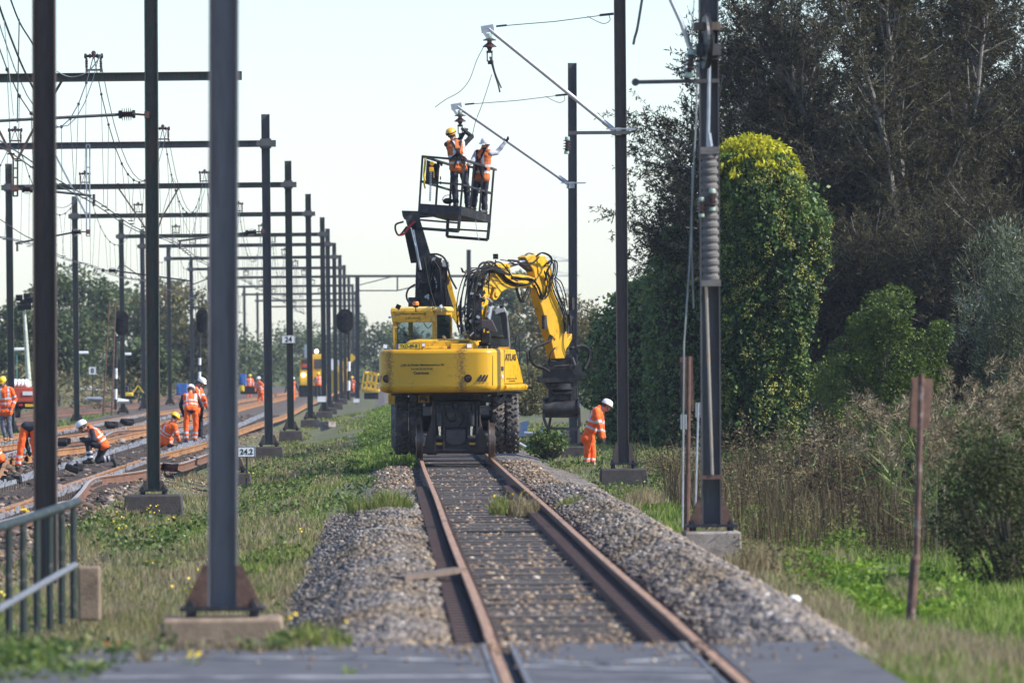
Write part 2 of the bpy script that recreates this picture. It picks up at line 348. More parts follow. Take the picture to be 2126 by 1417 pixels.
# ballast bank of the single track
m = bpy.data.materials.new('ballast'); t, N, L, b = nt(m); tc = N.new('ShaderNodeTexCoord')
vo = N.new('ShaderNodeTexVoronoi'); vo.inputs['Scale'].default_value = 16; L.new(tc.outputs['Object'], vo.inputs['Vector'])
sp = N.new('ShaderNodeSeparateColor'); L.new(vo.outputs['Color'], sp.inputs[0])
L.new(ramp(sp.outputs[0], [(.0, (.05, .042, .038)), (.45, (.13, .11, .095)), (.8, (.2, .16, .115)), (1., (.32, .29, .26))]), b.inputs['Base Color']); b.inputs['Roughness'].default_value = .9
bp = N.new('ShaderNodeBump'); bp.inputs['Strength'].default_value = 1.; bp.inputs['Distance'].default_value = .05; bp.invert = True; L.new(vo.outputs['Distance'], bp.inputs['Height']); L.new(bp.outputs[0], b.inputs['Normal']); M['ballast'] = m
BX = np.array([-1.5, -1.3, -.35, .05, .45, .62, 1.5, 2.43, 2.6, 3.05, 3.4, 4.3, 5.0]); BZ = np.array([-.95, -.72, -.13, -.05, -.11, -.2, -.19, -.2, -.09, .05, -.02, -.58, -.98])
BZ2 = np.array([-.95, -.62, -.3, -.17, -.14, -.2, -.19, -.2, -.14, -.12, -.2, -.5, -.98])
def bank(x, y):
    k = ss(98, 112, y); kr = ss(108, 120, y); x = np.asarray(x, float)
    kk = np.where(x < 1.5, k, kr); z = np.interp(x, BX, BZ)*(1-kk)+np.interp(x, BX, BZ2)*kk
    return z+(.03*wob(x*3, y*2, .6)+.04*wob(x, y*.6, .8))*(np.abs(x-XC) > 1.0)-.45*(1-ss(50, 52.2, y))*(ss(2.9, 3.4, x)+1-ss(-.6, -.1, x))
bys = np.concatenate([np.arange(50., 160, .3), np.arange(160, 400, 2), np.arange(400, 900, 15)])
sheet('ballast_bank', np.unique(np.concatenate([np.arange(-1.5, 5.01, .12), BX])), bys, bank, M['ballast'])
# ---------- loose stones, one scattered mass
def stone_mass(name, X, Y, Z, S, m, flat=.75, label=None):
    n = len(X); cube = np.array([[-1, -1, -1], [1, -1, -1], [1, 1, -1], [-1, 1, -1], [-1, -1, 1], [1, -1, 1], [1, 1, 1], [-1, 1, 1]], float)*.5
    fc = np.array([[3, 2, 1, 0], [4, 5, 6, 7], [0, 1, 5, 4], [1, 2, 6, 5], [2, 3, 7, 6], [3, 0, 4, 7]])
    P = cube[None]*(1+RNG.uniform(-.45, .3, (n, 8, 3)))*S[:, None, None]
    q = RNG.normal(size=(n, 4)); q /= np.linalg.norm(q, axis=1)[:, None]; a, bq, c, d = q.T
    R = np.stack([np.stack([1-2*(c*c+d*d), 2*(bq*c-a*d), 2*(bq*d+a*c)], -1), np.stack([2*(bq*c+a*d), 1-2*(bq*bq+d*d), 2*(c*d-a*bq)], -1), np.stack([2*(bq*d-a*c), 2*(c*d+a*bq), 1-2*(bq*bq+c*c)], -1)], 1)
    P = np.einsum('nij,nkj->nki', R, P); P[..., 2] *= flat
    P += np.stack([X, Y, Z], -1)[:, None, :]
    o = qmesh(name, P.reshape(-1, 3), (fc[None]+8*np.arange(n)[:, None, None]).reshape(-1, 4), m, rnd=np.repeat(RNG.random(n), 8)); o['kind'] = 'stuff'
    if label: o['label'] = label
    return o
def stonemat(name, stops):
    m = bpy.data.materials.new(name); t, N_, L_, b = nt(m); at = N_.new('ShaderNodeAttribute'); at.attribute_name = 'rnd'
    r = N_.new('ShaderNodeValToRGB'); e = r.color_ramp.elements
    while len(e) < len(stops): e.new(.5)
    for k, (p, c) in enumerate(stops): e[k].position = p; e[k].color = tuple(c)+(1,)
    L_.new(at.outputs['Fac'], r.inputs[0]); tc_ = N_.new('ShaderNodeTexCoord'); n_ = N_.new('ShaderNodeTexNoise'); n_.inputs['Scale'].default_value = .9; n_.inputs['Detail'].default_value = 4; mp_ = N_.new('ShaderNodeMapping'); mp_.inputs['Scale'].default_value = (1.3, .3, 1.3); L_.new(tc_.outputs['Object'], mp_.inputs[0]); L_.new(mp_.outputs[0], n_.inputs['Vector'])
    k_ = N_.new('ShaderNodeValToRGB'); k_.color_ramp.elements[0].position = .4; k_.color_ramp.elements[0].color = (1.08, 1.06, 1.08, 1); k_.color_ramp.elements[1].position = .62; k_.color_ramp.elements[1].color = (1.0, .86, .68, 1); L_.new(n_.outputs['Fac'], k_.inputs[0])
    x_ = N_.new('ShaderNodeMix'); x_.data_type = 'RGBA'; x_.blend_type = 'MULTIPLY'; x_.inputs['Factor'].default_value = 1; L_.new(r.outputs[0], x_.inputs[6]); L_.new(k_.outputs[0], x_.inputs[7]); L_.new(x_.outputs[2], b.inputs['Base Color']); b.inputs['Roughness'].default_value = .85; return m
M['stone'] = stonemat('ballast stone', [(0, (.04, .036, .036)), (.35, (.125, .115, .11)), (.65, (.19, .172, .155)), (.9, (.25, .205, .145)), (.97, (.31, .285, .25)), (1, (.42, .40, .37))])
M['stone_tan'] = stonemat('tan ballast stone', [(0, (.06, .045, .035)), (.4, (.15, .11, .075)), (.8, (.26, .19, .115)), (1, (.45, .40, .33))])
M['clod'] = stonemat('dark soil clod', [(0, (.02, .016, .014)), (.5, (.065, .048, .038)), (.85, (.14, .11, .09)), (1, (.30, .27, .25))])
def ysamp(n, a, b_, p=1.): u = RNG.random(n); return 1/(1/a**p+(1/b_**p-1/a**p)*u)**(1/p)
n = 42000; X = RNG.uniform(-1.35, .55, n); Y = ysamp(n, 50.2, 112); stone_mass('ballast_stones', X, Y, bank(X, Y)+.01, RNG.uniform(.015, .042, n)*(1+.6*(RNG.random(n) > .9)), M['stone'], label='grey ballast stones heaped left of the single track')
n = 50000; X = RNG.uniform(2.5, 4.85, n); Y = ysamp(n, 50.2, 122); stone_mass('ballast_stones', X, Y, bank(X, Y)+.01, RNG.uniform(.015, .044, n)*(1+.6*(RNG.random(n) > .9)), M['stone'], label='grey ballast stones heaped right of the single track')
n = 11000; X = RNG.uniform(.62, 2.43, n); Y = ysamp(n, 50.2, 150); k_ = (((Y-50.45+.31) % .62)-.31); k_ = (np.abs(k_) > .14) | (RNG.random(n) < .12); X = X[k_]; Y = Y[k_]; n = len(X); stone_mass('ballast_stones', X, Y, -.185+RNG.normal(0, .008, n), RNG.uniform(.025, .065, n), M['stone_tan'], label='tan ballast stones between the rusty rails of the single track')
n = 3500; X = RNG.uniform(-.2, 3.2, n); Y = RNG.uniform(118, 150, n); stone_mass('ballast_stones', X, Y, bank(X, Y), RNG.uniform(.03, .07, n), M['stone_tan'], label='scattered ballast stones around the yellow excavator')
n = 9000; X = RNG.uniform(-9.5, -4.5, n); Y = ysamp(n, 75, 300); stone_mass('soil_clods', X, Y, bed(X, Y), RNG.uniform(.03, .13, n)*(1+.8*(RNG.random(n) > .95)), M['clod'], .6, 'dark dug-up soil clods between the dismantled left tracks')
n = 5000; X = RNG.uniform(-5.2, -3.6, n); Y = ysamp(n, 70, 260); stone_mass('soil_clods', X, Y, np.maximum(bed(X, Y), hgt(X, Y)), RNG.uniform(.02, .07, n), M['stone_tan'], .7, 'brown clods on the slope beside the left tracks')
n = 2500; X = RNG.uniform(-3.6, -.9, n); Y = ysamp(n, 55, 110); k = (wob(X, Y*.3, 1.2, 2) > .05); X = X[k]; Y = Y[k]; stone_mass('gravel', X, Y, hgt(X, Y)+.01, RNG.uniform(.02, .06, len(X)), M['stone_tan'], label='loose gravel patches in the weedy strip')
# ---------- level crossing
m = bpy.data.materials.new('worn crossing panel'); t, N, L, b = nt(m); tc = N.new('ShaderNodeTexCoord')
mp = N.new('ShaderNodeMapping'); mp.inputs['Scale'].default_value = (.5, 4, 1); L.new(tc.outputs['Object'], mp.inputs[0])
L.new(mixc(ramp(nz(1.2, 4, mp.outputs[0]), [(.5, (0, 0, 0)), (.72, (1, 1, 1))]), ramp(nz(3, 8), [(.3, (.045, .044, .047)), (.5, (.075, .073, .078)), (.7, (.115, .105, .10))]), ramp(nz(2, 6, mp.outputs[0]), [(.35, (.05, .046, .045)), (.5, (.10, .092, .088)), (.7, (.19, .18, .175))])), b.inputs['Base Color'])
b.inputs['Roughness'].default_value = .75
bp = N.new('ShaderNodeBump'); bp.inputs['Strength'].default_value = .3; bp.inputs['Distance'].default_value = .01; L.new(nz(60, 3), bp.inputs['Height']); L.new(bp.outputs[0], b.inputs['Normal']); M['panel'] = m
M['roadmark'] = mat('worn white road paint', (.34, .34, .335), .7, var=.3, scale=2, c2=(.08, .08, .085), c2amt=.75, c2scale=2.2)
M['groove'] = mat('dark rubber groove', (.02, .02, .02), .7)
y0, y1 = 30., 49.8
XL, XR = .773, 2.279
cr = MB()
for xa, xb in ((-2.35, XL-.05), (XL+.115, XR-.115), (XR+.05, 3.3)):
    yy = [y1, 48.6, 46.8, 44.4, 42, 38, 34, 30]
    for i in range(len(yy)-1): cr.box(((xa+xb)/2, (yy[i]+yy[i+1])/2, -.06), (xb-xa-.012, yy[i]-yy[i+1]-.03, .12))
cr.prism([(-2.36, y1-2, -.012), (-2.36, 30, -.012), (-5, 30, -.03), (-3.6, 47, -.03)], (0, 0, -.2))
o = cr.build('level_crossing', M['panel'], bevel=.008); o['kind'] = 'structure'
g = MB(); g.box((XL+.075, 39.9, -.09), (.09, 19.7, .05)); g.box((XR-.075, 39.9, -.09), (.09, 19.7, .05)); g.build('flangeway', M['groove'], o)
g = MB()
for xa, xb, ya, wd in ((XL+.118, XL+.15, 0, 0), (XR-.15, XR-.118, 0, 0), (XL-.085, XL-.053, 0, 0)): g.box(((xa+xb)/2, 39.9, .0), (xb-xa, 19.6, .02))
g.build('edge_angle', mat('worn edge steel', (.2, .19, .185), .5, .5, var=.3, scale=3, c2=(.1, .06, .04), c2amt=.4), o)
rm = MB()
def strip(pts, wd):
    for (xa, ya), (xb, yb) in zip(pts[:-1], pts[1:]): rm.bar((xa, ya, .004), (xb, yb, .004), wd, .005)
strip([(-1.7, 47.9), (-.2, 47.6), (.66, 46.9)], .22); strip([(.93, 47.0), (1.45, 46.2), (2.12, 47.4)], .16); strip([(.93, 46.1), (1.5, 45.6), (2.14, 45.2)], .22); strip([(-1.9, 45.0), (.7, 44.6)], .3); strip([(1.0, 44.4), (2.1, 44.2)], .25)
n = 420; X = np.concatenate([RNG.uniform(-2.3, 3.3, 220), RNG.choice([XL-.2, XL+.3, XR-.3, XR+.2], 200)+RNG.normal(0, .12, 200)]); Y = y1-.05-np.abs(RNG.normal(0, 1.6, n)); stone_mass('grit', X, Y, np.full(n, .006), RNG.uniform(.008, .03, n), M['stone_tan'], label='grit and small stones strewn over the crossing panels')
rm.build('road_marking', M['roadmark'], o)
g = MB(); g.box((1.62, 50.3, -.11), (.42, .12, .05)); g.build('yellow_plank', M['yellow'], o); 
# ---------- rails
HD, FT = .036, .075
RPROF = [(-FT, -.172), (FT, -.172), (FT, -.16), (.012, -.14), (.012, -.045), (HD, -.034), (HD, -.004), (HD-.008, 0), (-HD+.008, 0), (-HD, -.004), (-HD, -.034), (-.012, -.045), (-.012, -.14), (-FT, -.16)]
def rail(name, path, parent=None, top='rail_top', side='rail_side', base=None):
    b = MB(); b.sweep(RPROF, path)
    k = len(RPROF)
    for i, f in enumerate(b.f):
        j = i % k
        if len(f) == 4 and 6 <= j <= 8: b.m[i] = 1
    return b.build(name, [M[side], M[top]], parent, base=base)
tk = thing('railway_track', 'single rusty track running from the crossing to the excavator', 'railway track', (XC, 52, 0), kind='structure')
dd = list(np.arange(30, 160, 1.2))+list(np.arange(160, 900, 12))
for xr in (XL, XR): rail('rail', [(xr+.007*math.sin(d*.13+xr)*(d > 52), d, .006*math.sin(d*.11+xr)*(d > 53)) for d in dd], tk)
M['guard'] = mat('brown corrugated guard strip', (.07, .042, .034), .85, var=.3, scale=10, bump=.3)
gb = MB()
for xg, sg in ((XL, -1), (XR, -1), (XL, 1)):
    wdt = .19 if sg < 0 else .06
    xa = xg+sg*(.05+wdt/2)
    for d in np.arange(50.1, 118, .32): gb.box((xa, d, -.135+(.01 if int(d/.32) % 2 else 0)), (wdt, .26, .09))
gb.build('rail_chair_row', M['guard'], tk)
k = 0; rest = MB()
for d in np.arange(50.45, 330, .62):
    b = MB() if k < 96 else rest
    b.box((XC+RNG.normal(0, .02), d, -.222+RNG.normal(0, .006)), (2.5, .25, .13), Matrix.Rotation(RNG.normal(0, .01), 3, 'Z'))
    if k < 96: b.build('sleeper', M['sleeper'], tk)
    k += 1
o = rest.build('sleeper', M['sleeper'], tk); o['kind'] = 'stuff'
b = MB(); b.bar((-.0+.12, 66, -.03), (.73, 67.0, .02), .16, .05); tag(b.build('timber_plank', M['wood']), 'short timber plank lying against the outside of the left rail', 'plank')
# left tracks: sleepers with pale fastening blocks, rails lifted off
def tcx(d, t): return (-6.32 if t == 0 else -10.1)+.004*(d-110)*(d < 230)+.48*(d >= 230)
def sleeper_bm(b, cx, d, white=True):
    b.box((cx, d, -.25), (2.5, .22, .1), mi=0)
    for sx in (-.75, .75):
        b.box((cx+sx, d, -.17), (.30, .15, .08), mi=0); [b.box((cx+sx+o_+RNG.normal(0, .006), d+RNG.normal(0, .03), -.105+RNG.normal(0, .012)), (.04, .045, .11), Matrix.Rotation(RNG.normal(0, .25), 3, 'Y'), mi=1) for o_ in (-.1, .1) if RNG.random() < .9]
M['sleeper_soiled'] = mat('soiled sleeper', (.11, .085, .068), .9, var=.35, scale=5, bump=.4)
M['clip'] = mat('pale rail fastening', (.5, .5, .51), .6, var=.3, scale=12, c2=(.16, .14, .13), c2amt=.4, c2scale=14)
for t in (0, 1):
    lt = thing('railway_track', ('dismantled left track with pale fastenings showing on its bare sleepers', 'far left track with rusty rails behind the kneeling workers')[t], 'railway track', (tcx(110, t), 80, 0), kind='structure')
    k = 0; rest = MB()
    for d in np.arange(84, 300, .78 if t == 0 else 1.3):
        b = MB() if k < 98 else rest
        sleeper_bm(b, tcx(d, t), d)
        if k < 98: b.build('sleeper', [M['sleeper_soiled'], M['clip']], lt)
        k += 1
    rest.build('sleeper', [M['sleeper_soiled'], M['clip']], lt)['kind'] = 'stuff'
RL = [  # lifted rails lying on the bed, traced on the ground
 ('orange rusty rail lying along the near edge of the left tracks', 'rail_orange', -.05, [(-40, 1072), (0, 1056), (60, 1036), (119, 1011), (200, 984), (303, 950), (380, 930), (426, 917), (496, 891), (560, 870), (595, 859), (641, 836), (700, 812), (740, 795)]),
 ('pale buckled rail snaking over the slope at the foot of the green mast', 'rail_pale', -.04, [(-40, 1090), (40, 1070), (123, 1042), (150, 1036), (170, 1017), (184, 999), (205, 989), (254, 982), (305, 974), (334, 960), (368, 962), (395, 955), (418, 946), (452, 935)]),
 ('rusty rail with a kink behind the bending worker in orange trousers', 'rail_orange', -.05, [(-20, 990), (0, 981), (14, 953), (28, 950), (50, 945), (71, 944), (120, 932), (178, 925), (231, 908), (300, 894), (426, 868), (500, 845), (600, 822), (690, 801)]),
 ('pale topped rail curving past the kneeling worker in the white helmet', 'rail_pale', -.08, [(-20, 948), (10, 942), (30, 936), (71, 924), (120, 919), (178, 912), (215, 905), (240, 894), (300, 890), (380, 884)]),
 ('straight rusty rail just above the kneeling worker in the white helmet', 'rail_orange', -.05, [(-20, 926), (0, 924), (31, 920), (120, 906), (178, 898), (300, 880), (426, 856), (560, 828), (680, 803)]),
 ('rusty rail running behind the boots of the man in grey jeans', 'rail_orange', -.05, [(-20, 908), (0, 905), (120, 886), (178, 878), (300, 858), (430, 840), (600, 813), (700, 797)]),
 ('brown rail below the grass strip at the foot of the far mast', 'rail_side', -.05, [(-20, 882), (28, 875), (120, 857), (200, 850), (300, 838), (420, 820)]),
 ('thin brown rail passing the red trailer', 'rail_side', -.05, [(-20, 870), (120, 847), (300, 827), (420, 812)])]
for lab, mm, z, pts in RL:
    P = [G(x, y, z) for x, y in pts]; P = spline(P, 5)
    tag(rail('rail', P, base=P[len(P)//2], top='rail_pale' if mm == 'rail_pale' else mm, side='rail_side' if mm != 'rail_orange' else mm), lab, 'rail')

# ---------- masts, portals, wires
def insulator(b, p0, p1, r=.07, n=5, mi_b=0, mi_c=1):
    p0, p1 = Vector(p0), Vector(p1); d = p1-p0; L = d.length; c = L*.18
    b.lathe([(r*.62, 0), (r*.7, c*.2), (r*.7, c), (r*.4, c)], p0, d, 14, mi_c); b.lathe([(r*.4, L-c), (r*.7, L-c), (r*.7, L-c*.2), (r*.62, L)], p0, d, 14, mi_c)
    pr = []; h = (L-2*c)/n
    for i in range(n):
        z = c+i*h; pr += [(r*.45, z), (r*1.15, z+h*.3), (r*1.15, z+h*.42), (r*.45, z+h*.6)]
    pr.append((r*.55, L-c)); b.lathe(pr, p0, d, 16, mi_b)
def hmast(parent, x, y, z0, z1, m, wd=.23, dp=.2, top=(0, 0), name='mast', tf=.016):
    b = MB(); b.ibeam((x, y, z0), (x+top[0], y, z1), dp, wd, up=(1, 0, 0), tf=tf); return b.build(name, m, parent)
def footing(parent, x, y, zp, zb, m, wd=.9, gus='rust', dp=.8, gw=.26, gh=.42, mw=.24, gap=.07):
    b = MB()
    b.loft([[(x-wd/2*k, y-dp/2*k, z), (x+wd/2*k, y-dp/2*k, z), (x+wd/2*k, y+dp/2*k, z), (x-wd/2*k, y+dp/2*k, z)] for z, k in ((zb-.3, 1.08), (zp-gap-.03, 1.), (zp-gap, .96))])
    b.build('foundation', m, parent, bevel=.02)
    b = MB(); b.box((x, y, zp), (mw+2*gw+.06, .42, .035)); b.build('base_plate', M['dark_steel'], parent)
    for s in (-1, 1):
        b = MB()
        for yy in (-.1, .1):
            b = MB(); b.prism([(x+s*mw/2, y+yy-.008, zp+.02), (x+s*(mw/2+gw), y+yy-.008, zp+.02), (x+s*(mw/2+.04), y+yy-.008, zp+gh), (x+s*mw/2, y+yy-.008, zp+gh)], (0, .016, 0)); b.build('gusset', M[gus], parent)
        for yy in (-.16, .16):
            b = MB(); b.cyl((x+s*(mw/2+gw*.7), y+yy, zp-gap-.01), (x+s*(mw/2+gw*.7), y+yy, zp+.08), .022, n=8); b.cyl((x+s*(mw/2+gw*.7), y+yy, zp+.018), (x+s*(mw/2+gw*.7), y+yy, zp+.055), .042, n=6); b.cyl((x+s*(mw/2+gw*.7), y+yy, zp-gap), (x+s*(mw/2+gw*.7), y+yy, zp-.018), .04, n=6); b.build('anchor_bolt', M['dark_steel'], parent)
def saddle(parent, x, y, z):
    b = MB()
    for s in (-1, 1): b.bar((x+s*.15, y, z), (x+s*.15, y, z+.3), .045)
    b.bar((x-.17, y, z+.05), (x+.17, y, z+.05), .04); o = b.build('insulator_bracket', M['rust'], parent)
    b = MB()
    for s in (-1, 1): b.lathe([(.02, 0), (.035, .03), (.02, .05), (.035, .08), (.02, .1), (.035, .13), (.02, .16)], (x+s*.15, y, z+.1), (0, 0, 1), 10)
    b.lathe([(.03, -.2), (.055, -.19), (.055, -.15), (.03, -.14), (.03, -.1), (.06, -.08), (.03, -.05), (.03, -.02), (.075, 0), (.03, .03), (.03, .05), (.06, .08), (.03, .1), (.03, .14), (.055, .15), (.055, .19), (.03, .2)], (x, y, z+.34), (1, 0, 0), 10)
    b.lathe([(.02, 0), (.05, .02), (.05, .06), (.02, .09)], (x, y, z+.36), (0, 0, 1), 10)
    b.build('insulator', M['brownglaze'], o)
def portal(mm, name='catenary_portal'):
    t = thing(name, '', '', (0, 0, 0))
    for x in (-12.5, -3.13):
        hmast(t, x, 0, -.15, 8.85, mm); b = MB(); b.box((x, -.02, 8.05), (.30, .34, .26)); b.box((x, -.2, 8.05), (.5, .02, .14)); b.build('beam_clamp', M['mast_grey'], t)
        footing(t, x, 0, -.13, -.35, M['concrete_dark'], .75, 'mast_brown', gw=.13, gh=.25)
    b = MB(); b.ibeam((-12.75, -.0, 8.05), (-2.85, -.0, 8.05), .2, .18, up=(0, 0, 1)); b.build('beam', mm, t)
    for x in (-9.95, -5.93): saddle(t, x, 0, 8.15)
    return t
PD = [142, 186, 229, 274, 318, 345, 386, 430, 474, 530, 590, 650, 720]
ordn = ['first', 'second', 'third', 'fourth', 'fifth', 'sixth', 'seventh', 'eighth', 'ninth', 'tenth', 'eleventh', 'twelfth', 'thirteenth']
tg, tb = portal(M['mast_green']), portal(M['mast_grey']); used = {0: 0, 1: 0}
def pshift(D): return float(np.interp(D, [142, 230, 318, 430, 720], [-.03, .0, .35, .45, .6]))
for i, D in enumerate(PD):
    kind = 1 if i in (1, 5, 7, 10) else 0; src = (tg, tb)[kind]
    o = src if not used[kind] else copy_tree(src); used[kind] = 1
    o.location = (pshift(D), D, 0)
    tag(o, ('green-grey', 'dark grey')[kind]+' steel portal spanning the left tracks, '+ordn[i]+' from the camera', 'portal', 'steel portals spanning the left tracks')
# overhead lines of the two left tracks
for t, X0 in ((0, -5.93), (1, -9.95)):
    ol = thing('overhead_line', ('slack overhead wires with droppers above the nearer left track', 'overhead wires with droppers above the far left track')[t], 'overhead wires', (X0, 142, 5))
    ds = [98]+PD[:9]; mes = MB(); cw = MB(); jn = MB()
    for a, b_ in zip(ds[:-1], ds[1:]):
        L_ = b_-a; zmin = 6.5-.3*((a*7) % 3-1)*.6; P = []
        for k in range(13):
            s = k/12; d = a+L_*s; P.append((X0+pshift(d), d, zmin+(8.5-zmin)*abs(2*s-1)**2.2))
        mes.tube(P, .011, 5)
        if t == 0: mes.tube([(x+.12, y, z+.02) for x, y, z in P], .009, 5)
        for k in range(1, 12, 2 if L_ < 30 else 1):
            x, d, z = P[k]; dr = MB(); zz = 5.44; jx = RNG.uniform(-.12, .12)
            dr.tube([(x, d, z), (x+jx, d, zz+.05)], .0055, 4); dr.ell((x, d, z), (.03, .03, .035), 6, 4); dr.cyl((x+jx-.06, d, zz+.01), (x+jx+.06, d, zz+.01), .014, n=6); dr.build('dropper', M['wire'], ol)
    for s in (-.07, .07): cw.tube([(X0+s+pshift(d)+.12*math.sin(d*.07), d, 5.44+.05*math.sin(d*.14+s)) for d in range(98, 474, 6)], .012, 5)
    mes.build('messenger_wire', M['wire'], ol); cw.build('contact_wire', M['wire'], ol)
def wirething(name, pts, D, r, m, label, cat='wire', n=8):
    b = MB(); P = [W(p[0], p[1], p[2] if len(p) > 2 else D) for p in pts]; b.tube(spline(P, n) if len(P) > 2 else P, r, 6)
    return tag(b.build(name, m, base=P[0]), label, cat)
wirething('wire', [(-10, -15, 108), (8, 40, 109), (43, 130, 112), (70, 186, 114), (95, 240, 116)], 0, .018, M['wire'], 'dark sloping wire crossing the top left corner of the sky')
wirething('wire', [(15, -20, 120), (40, 45, 121), (68, 92, 122), (95, 150, 123)], 0, .016, M['wire'], 'second dark sloping wire just right of the one in the corner')
wirething('wire', [(40, 40, 118), (38, 140, 118), (36, 255, 118)], 0, .012, M['wire'], 'upright dropper wire hanging between the two sloping wires')
wirething('wire', [(8, 40, 109), (28, 240, 109)], 0, .007, M['wire_pale'], 'thin pale dropper wire near the left edge of the sky')
wirething('wire', [(118, 148), (135, 157), (150, 160), (172, 155), (190, 142), (205, 122), (211, 113)], 141.8, .014, M['wire_pale'], 'pale jumper wire looping under the insulators of the nearest portal')
wirething('wire', [(0, 455), (40, 482), (70, 497), (118, 508)], 160, .012, M['wire'], 'wire sloping down behind the brown mast at the left edge')
wirething('wire', [(117, 430), (135, 430), (150, 420), (160, 402)], 150, .008, M['wire_pale'], 'thin pale wire drooping left of the far green mast')
wirething('wire', [(330, 470), (350, 400), (362, 372), (372, 430), (392, 480), (400, 482), (412, 430), (418, 385)], 230, .012, M['wire_pale'], 'slack pale wire looping beneath the third portal')
# steady arms and hangers under the portals
def steady(tip, ins0, ins1, end, D, label):
    b = MB(); tip, i0, i1, e = [W(*p, D) for p in (tip, ins0, ins1, end)]
    t = thing('steady_arm', label, 'steady arm', e)
    b.tube([tip, i0], .026, 8); b.cyl(tip+Vector((.05, 0, .03)), tip+Vector((.05, 0, -.22)), .03, n=8); b.build('tube', M['mast_grey'], t)
    b = MB(); insulator(b, i0, i1, .1, 5); b.build('insulator', [M['brownglaze'], M['fence_green']], t)
    b = MB(); b.tube([i1, e], .02, 6); b.box(e, (.1, .12, .12)); b.build('clamp', M['rust'], t)
steady((-20, 252), (246, 238), (281, 237), (306, 239), 115, 'dark steady arm with ribbed insulator clamped to the green mast')
steady((190, 406), (68, 393), (46, 393), (30, 392), 142, 'steady arm with ribbed insulator on the V hanger at the left edge')
steady((32, 505), (149, 483), (168, 481), (183, 481), 186, 'steady arm reaching left from the pale grey upright hanger')
steady((370, 500), (510, 483), (532, 481), (546, 480), 186, 'steady arm reaching left from the dark mast of the second portal')
steady((395, 583), (240, 562), (226, 561), (214, 561), 230, 'thin steady arm lower down among the far wires')
def hanger(pts, tail, D, label, m, wd=.05):
    t = thing('hanger_frame', label, 'hanger', W(tail[0][0], tail[0][1], D)); b = MB()
    for P in pts:
        q = [W(*p, D) for p in P]
        for a, c in zip(q[:-1], q[1:]): b.bar(a, c, wd)
    b.build('strut', m, t); b = MB(); a, c = [W(*p, D) for p in tail]
    for s in (-.045, .045): b.bar(a+Vector((s, 0, 0)), c+Vector((s, 0, 0)), .035)
    for k in range(5): q = a.lerp(c, k/4); b.bar(q-Vector((.05, 0, 0)), q+Vector((.05, 0, 0)), .03)
    b.build('upright', m, t)
hanger([[(132, 162), (66, 275), (37, 330)], [(-66, 165), (0, 275), (28, 330)]], [(32, 330), (32, 407)], 142, 'brown V shaped hanger under the nearest portal at the left edge', M['rust'])
hanger([[(80, 296), (117, 326), (180, 448)]], [(183, 300), (183, 490)], 186, 'pale grey upright hanger below the second portal', M['galv'])
hanger([[(245, 380), (247, 392), (300, 470), (313, 500)], [(372, 380), (370, 392), (336, 452), (319, 500)]], [(316, 500), (316, 545)], 229, 'rusty V shaped hanger under the third portal', M['rust'])
hanger([[(240, 570), (250, 545), (330, 600)], [(450, 560), (440, 575), (350, 610)]], [(345, 590), (345, 640)], 318, 'small V shaped hanger under a far portal', M['rust'])
# near masts on the left
def mast_thing(name, label, pt, pb, D, m, wd, zp=None, fnd=None, gus='mast_brown', gw=.2, gh=.35, cm='concrete', dp=.2, fw=.9, gap=.07):
    b, t_ = W(*pb, D), W(*pt, D); t = thing(name, label, 'mast', (b.x, D, b.z))
    hmast(t, b.x, D, b.z, t_.z, m, wd, dp, (t_.x-b.x, 0))
    if fnd is not None: footing(t, b.x, D, b.z, fnd, M[cm], fw, gus, mw=wd, gw=gw, gh=gh, gap=gap)
    return t
mast_thing('overhead_mast', 'tall grey steel mast on a wide concrete base beside the near grass', (465, -160), (462, 1262), 57, mat('mid grey mast paint', (.15, .145, .155), .6, .1, var=.12, scale=6, c2=(.10, .085, .08), c2amt=.35, c2scale=2.5, stretch=(3, 3, .4)), .245, fnd=-.45, gus='rust', gw=.2, gh=.36, fw=1.0, cm='concrete_brown')
mast_thing('overhead_mast', 'dark brown steel mast rising behind the green railing', (91, -160), (95, 1210), 71, M['mast_brown'], .24)
mast_thing('overhead_mast', 'green steel mast standing on a dark round-topped base on the slope', (313, -80), (319, 1017), 115, M['mast_green'], .225, fnd=-.3, cm='concrete_dark', gw=.1, gh=.16, fw=.95)
# ---------- right-hand masts with their cantilevers
def cantilever(t, tip, root, mastx, wtip, wroot, D, r):
    b = MB(); a, c = W(*tip, D), W(*root, D); b.tube([a, c], r, 12); b.build('tube', M['alu'], t)
    b = MB(); b.bar(a+Vector((-.16, 0, -.02)), a+Vector((.1, 0, .02)), .07, .15); b.bar(a+Vector((-.12, -.05, -.05)), a+Vector((-.02, -.05, -.2)), .03, .06); b.build('head_fitting', M['galv'], t)
    b = MB(); d = (c-a).normalized(); b.tube([c-d*.25, c], [r*1.25, r*1.25], 10); b.box(c+Vector((.08, 0, -.05)), (.2, .12, .16)); b.bar(Vector((mastx-.3, D-.13, c.z)), Vector((mastx+.32, D-.13, c.z)), .03); b.bar(Vector((mastx-.2, D+.13, c.z)), Vector((mastx+.32, D+.13, c.z)), .03); b.build('hinge_clamp', M['galv'], t)
    b = MB(); p, q = W(*wtip, D), W(*wroot, D); m1 = p.lerp(q, .5)-Vector((0, 0, .03)); b.tube([p, m1, q], .01, 6)
    lp = [q+Vector((-.1, 0, -.01)), q+Vector((-.08, 0, -.14)), q+Vector((-.22, 0, -.2)), q+Vector((-.45, 0, -.1)), q+Vector((-.55, 0, -.04))]; b.tube(spline(lp, 5), .008, 5); b.build('stay_wire', M['wire'], t)
    b = MB(); b.bar(p, p.lerp(q, .09), .05, .04); b.bar(p.lerp(q, .88), q, .05, .05); b.build('turnbuckle', M['dark_steel'], t)
    return a
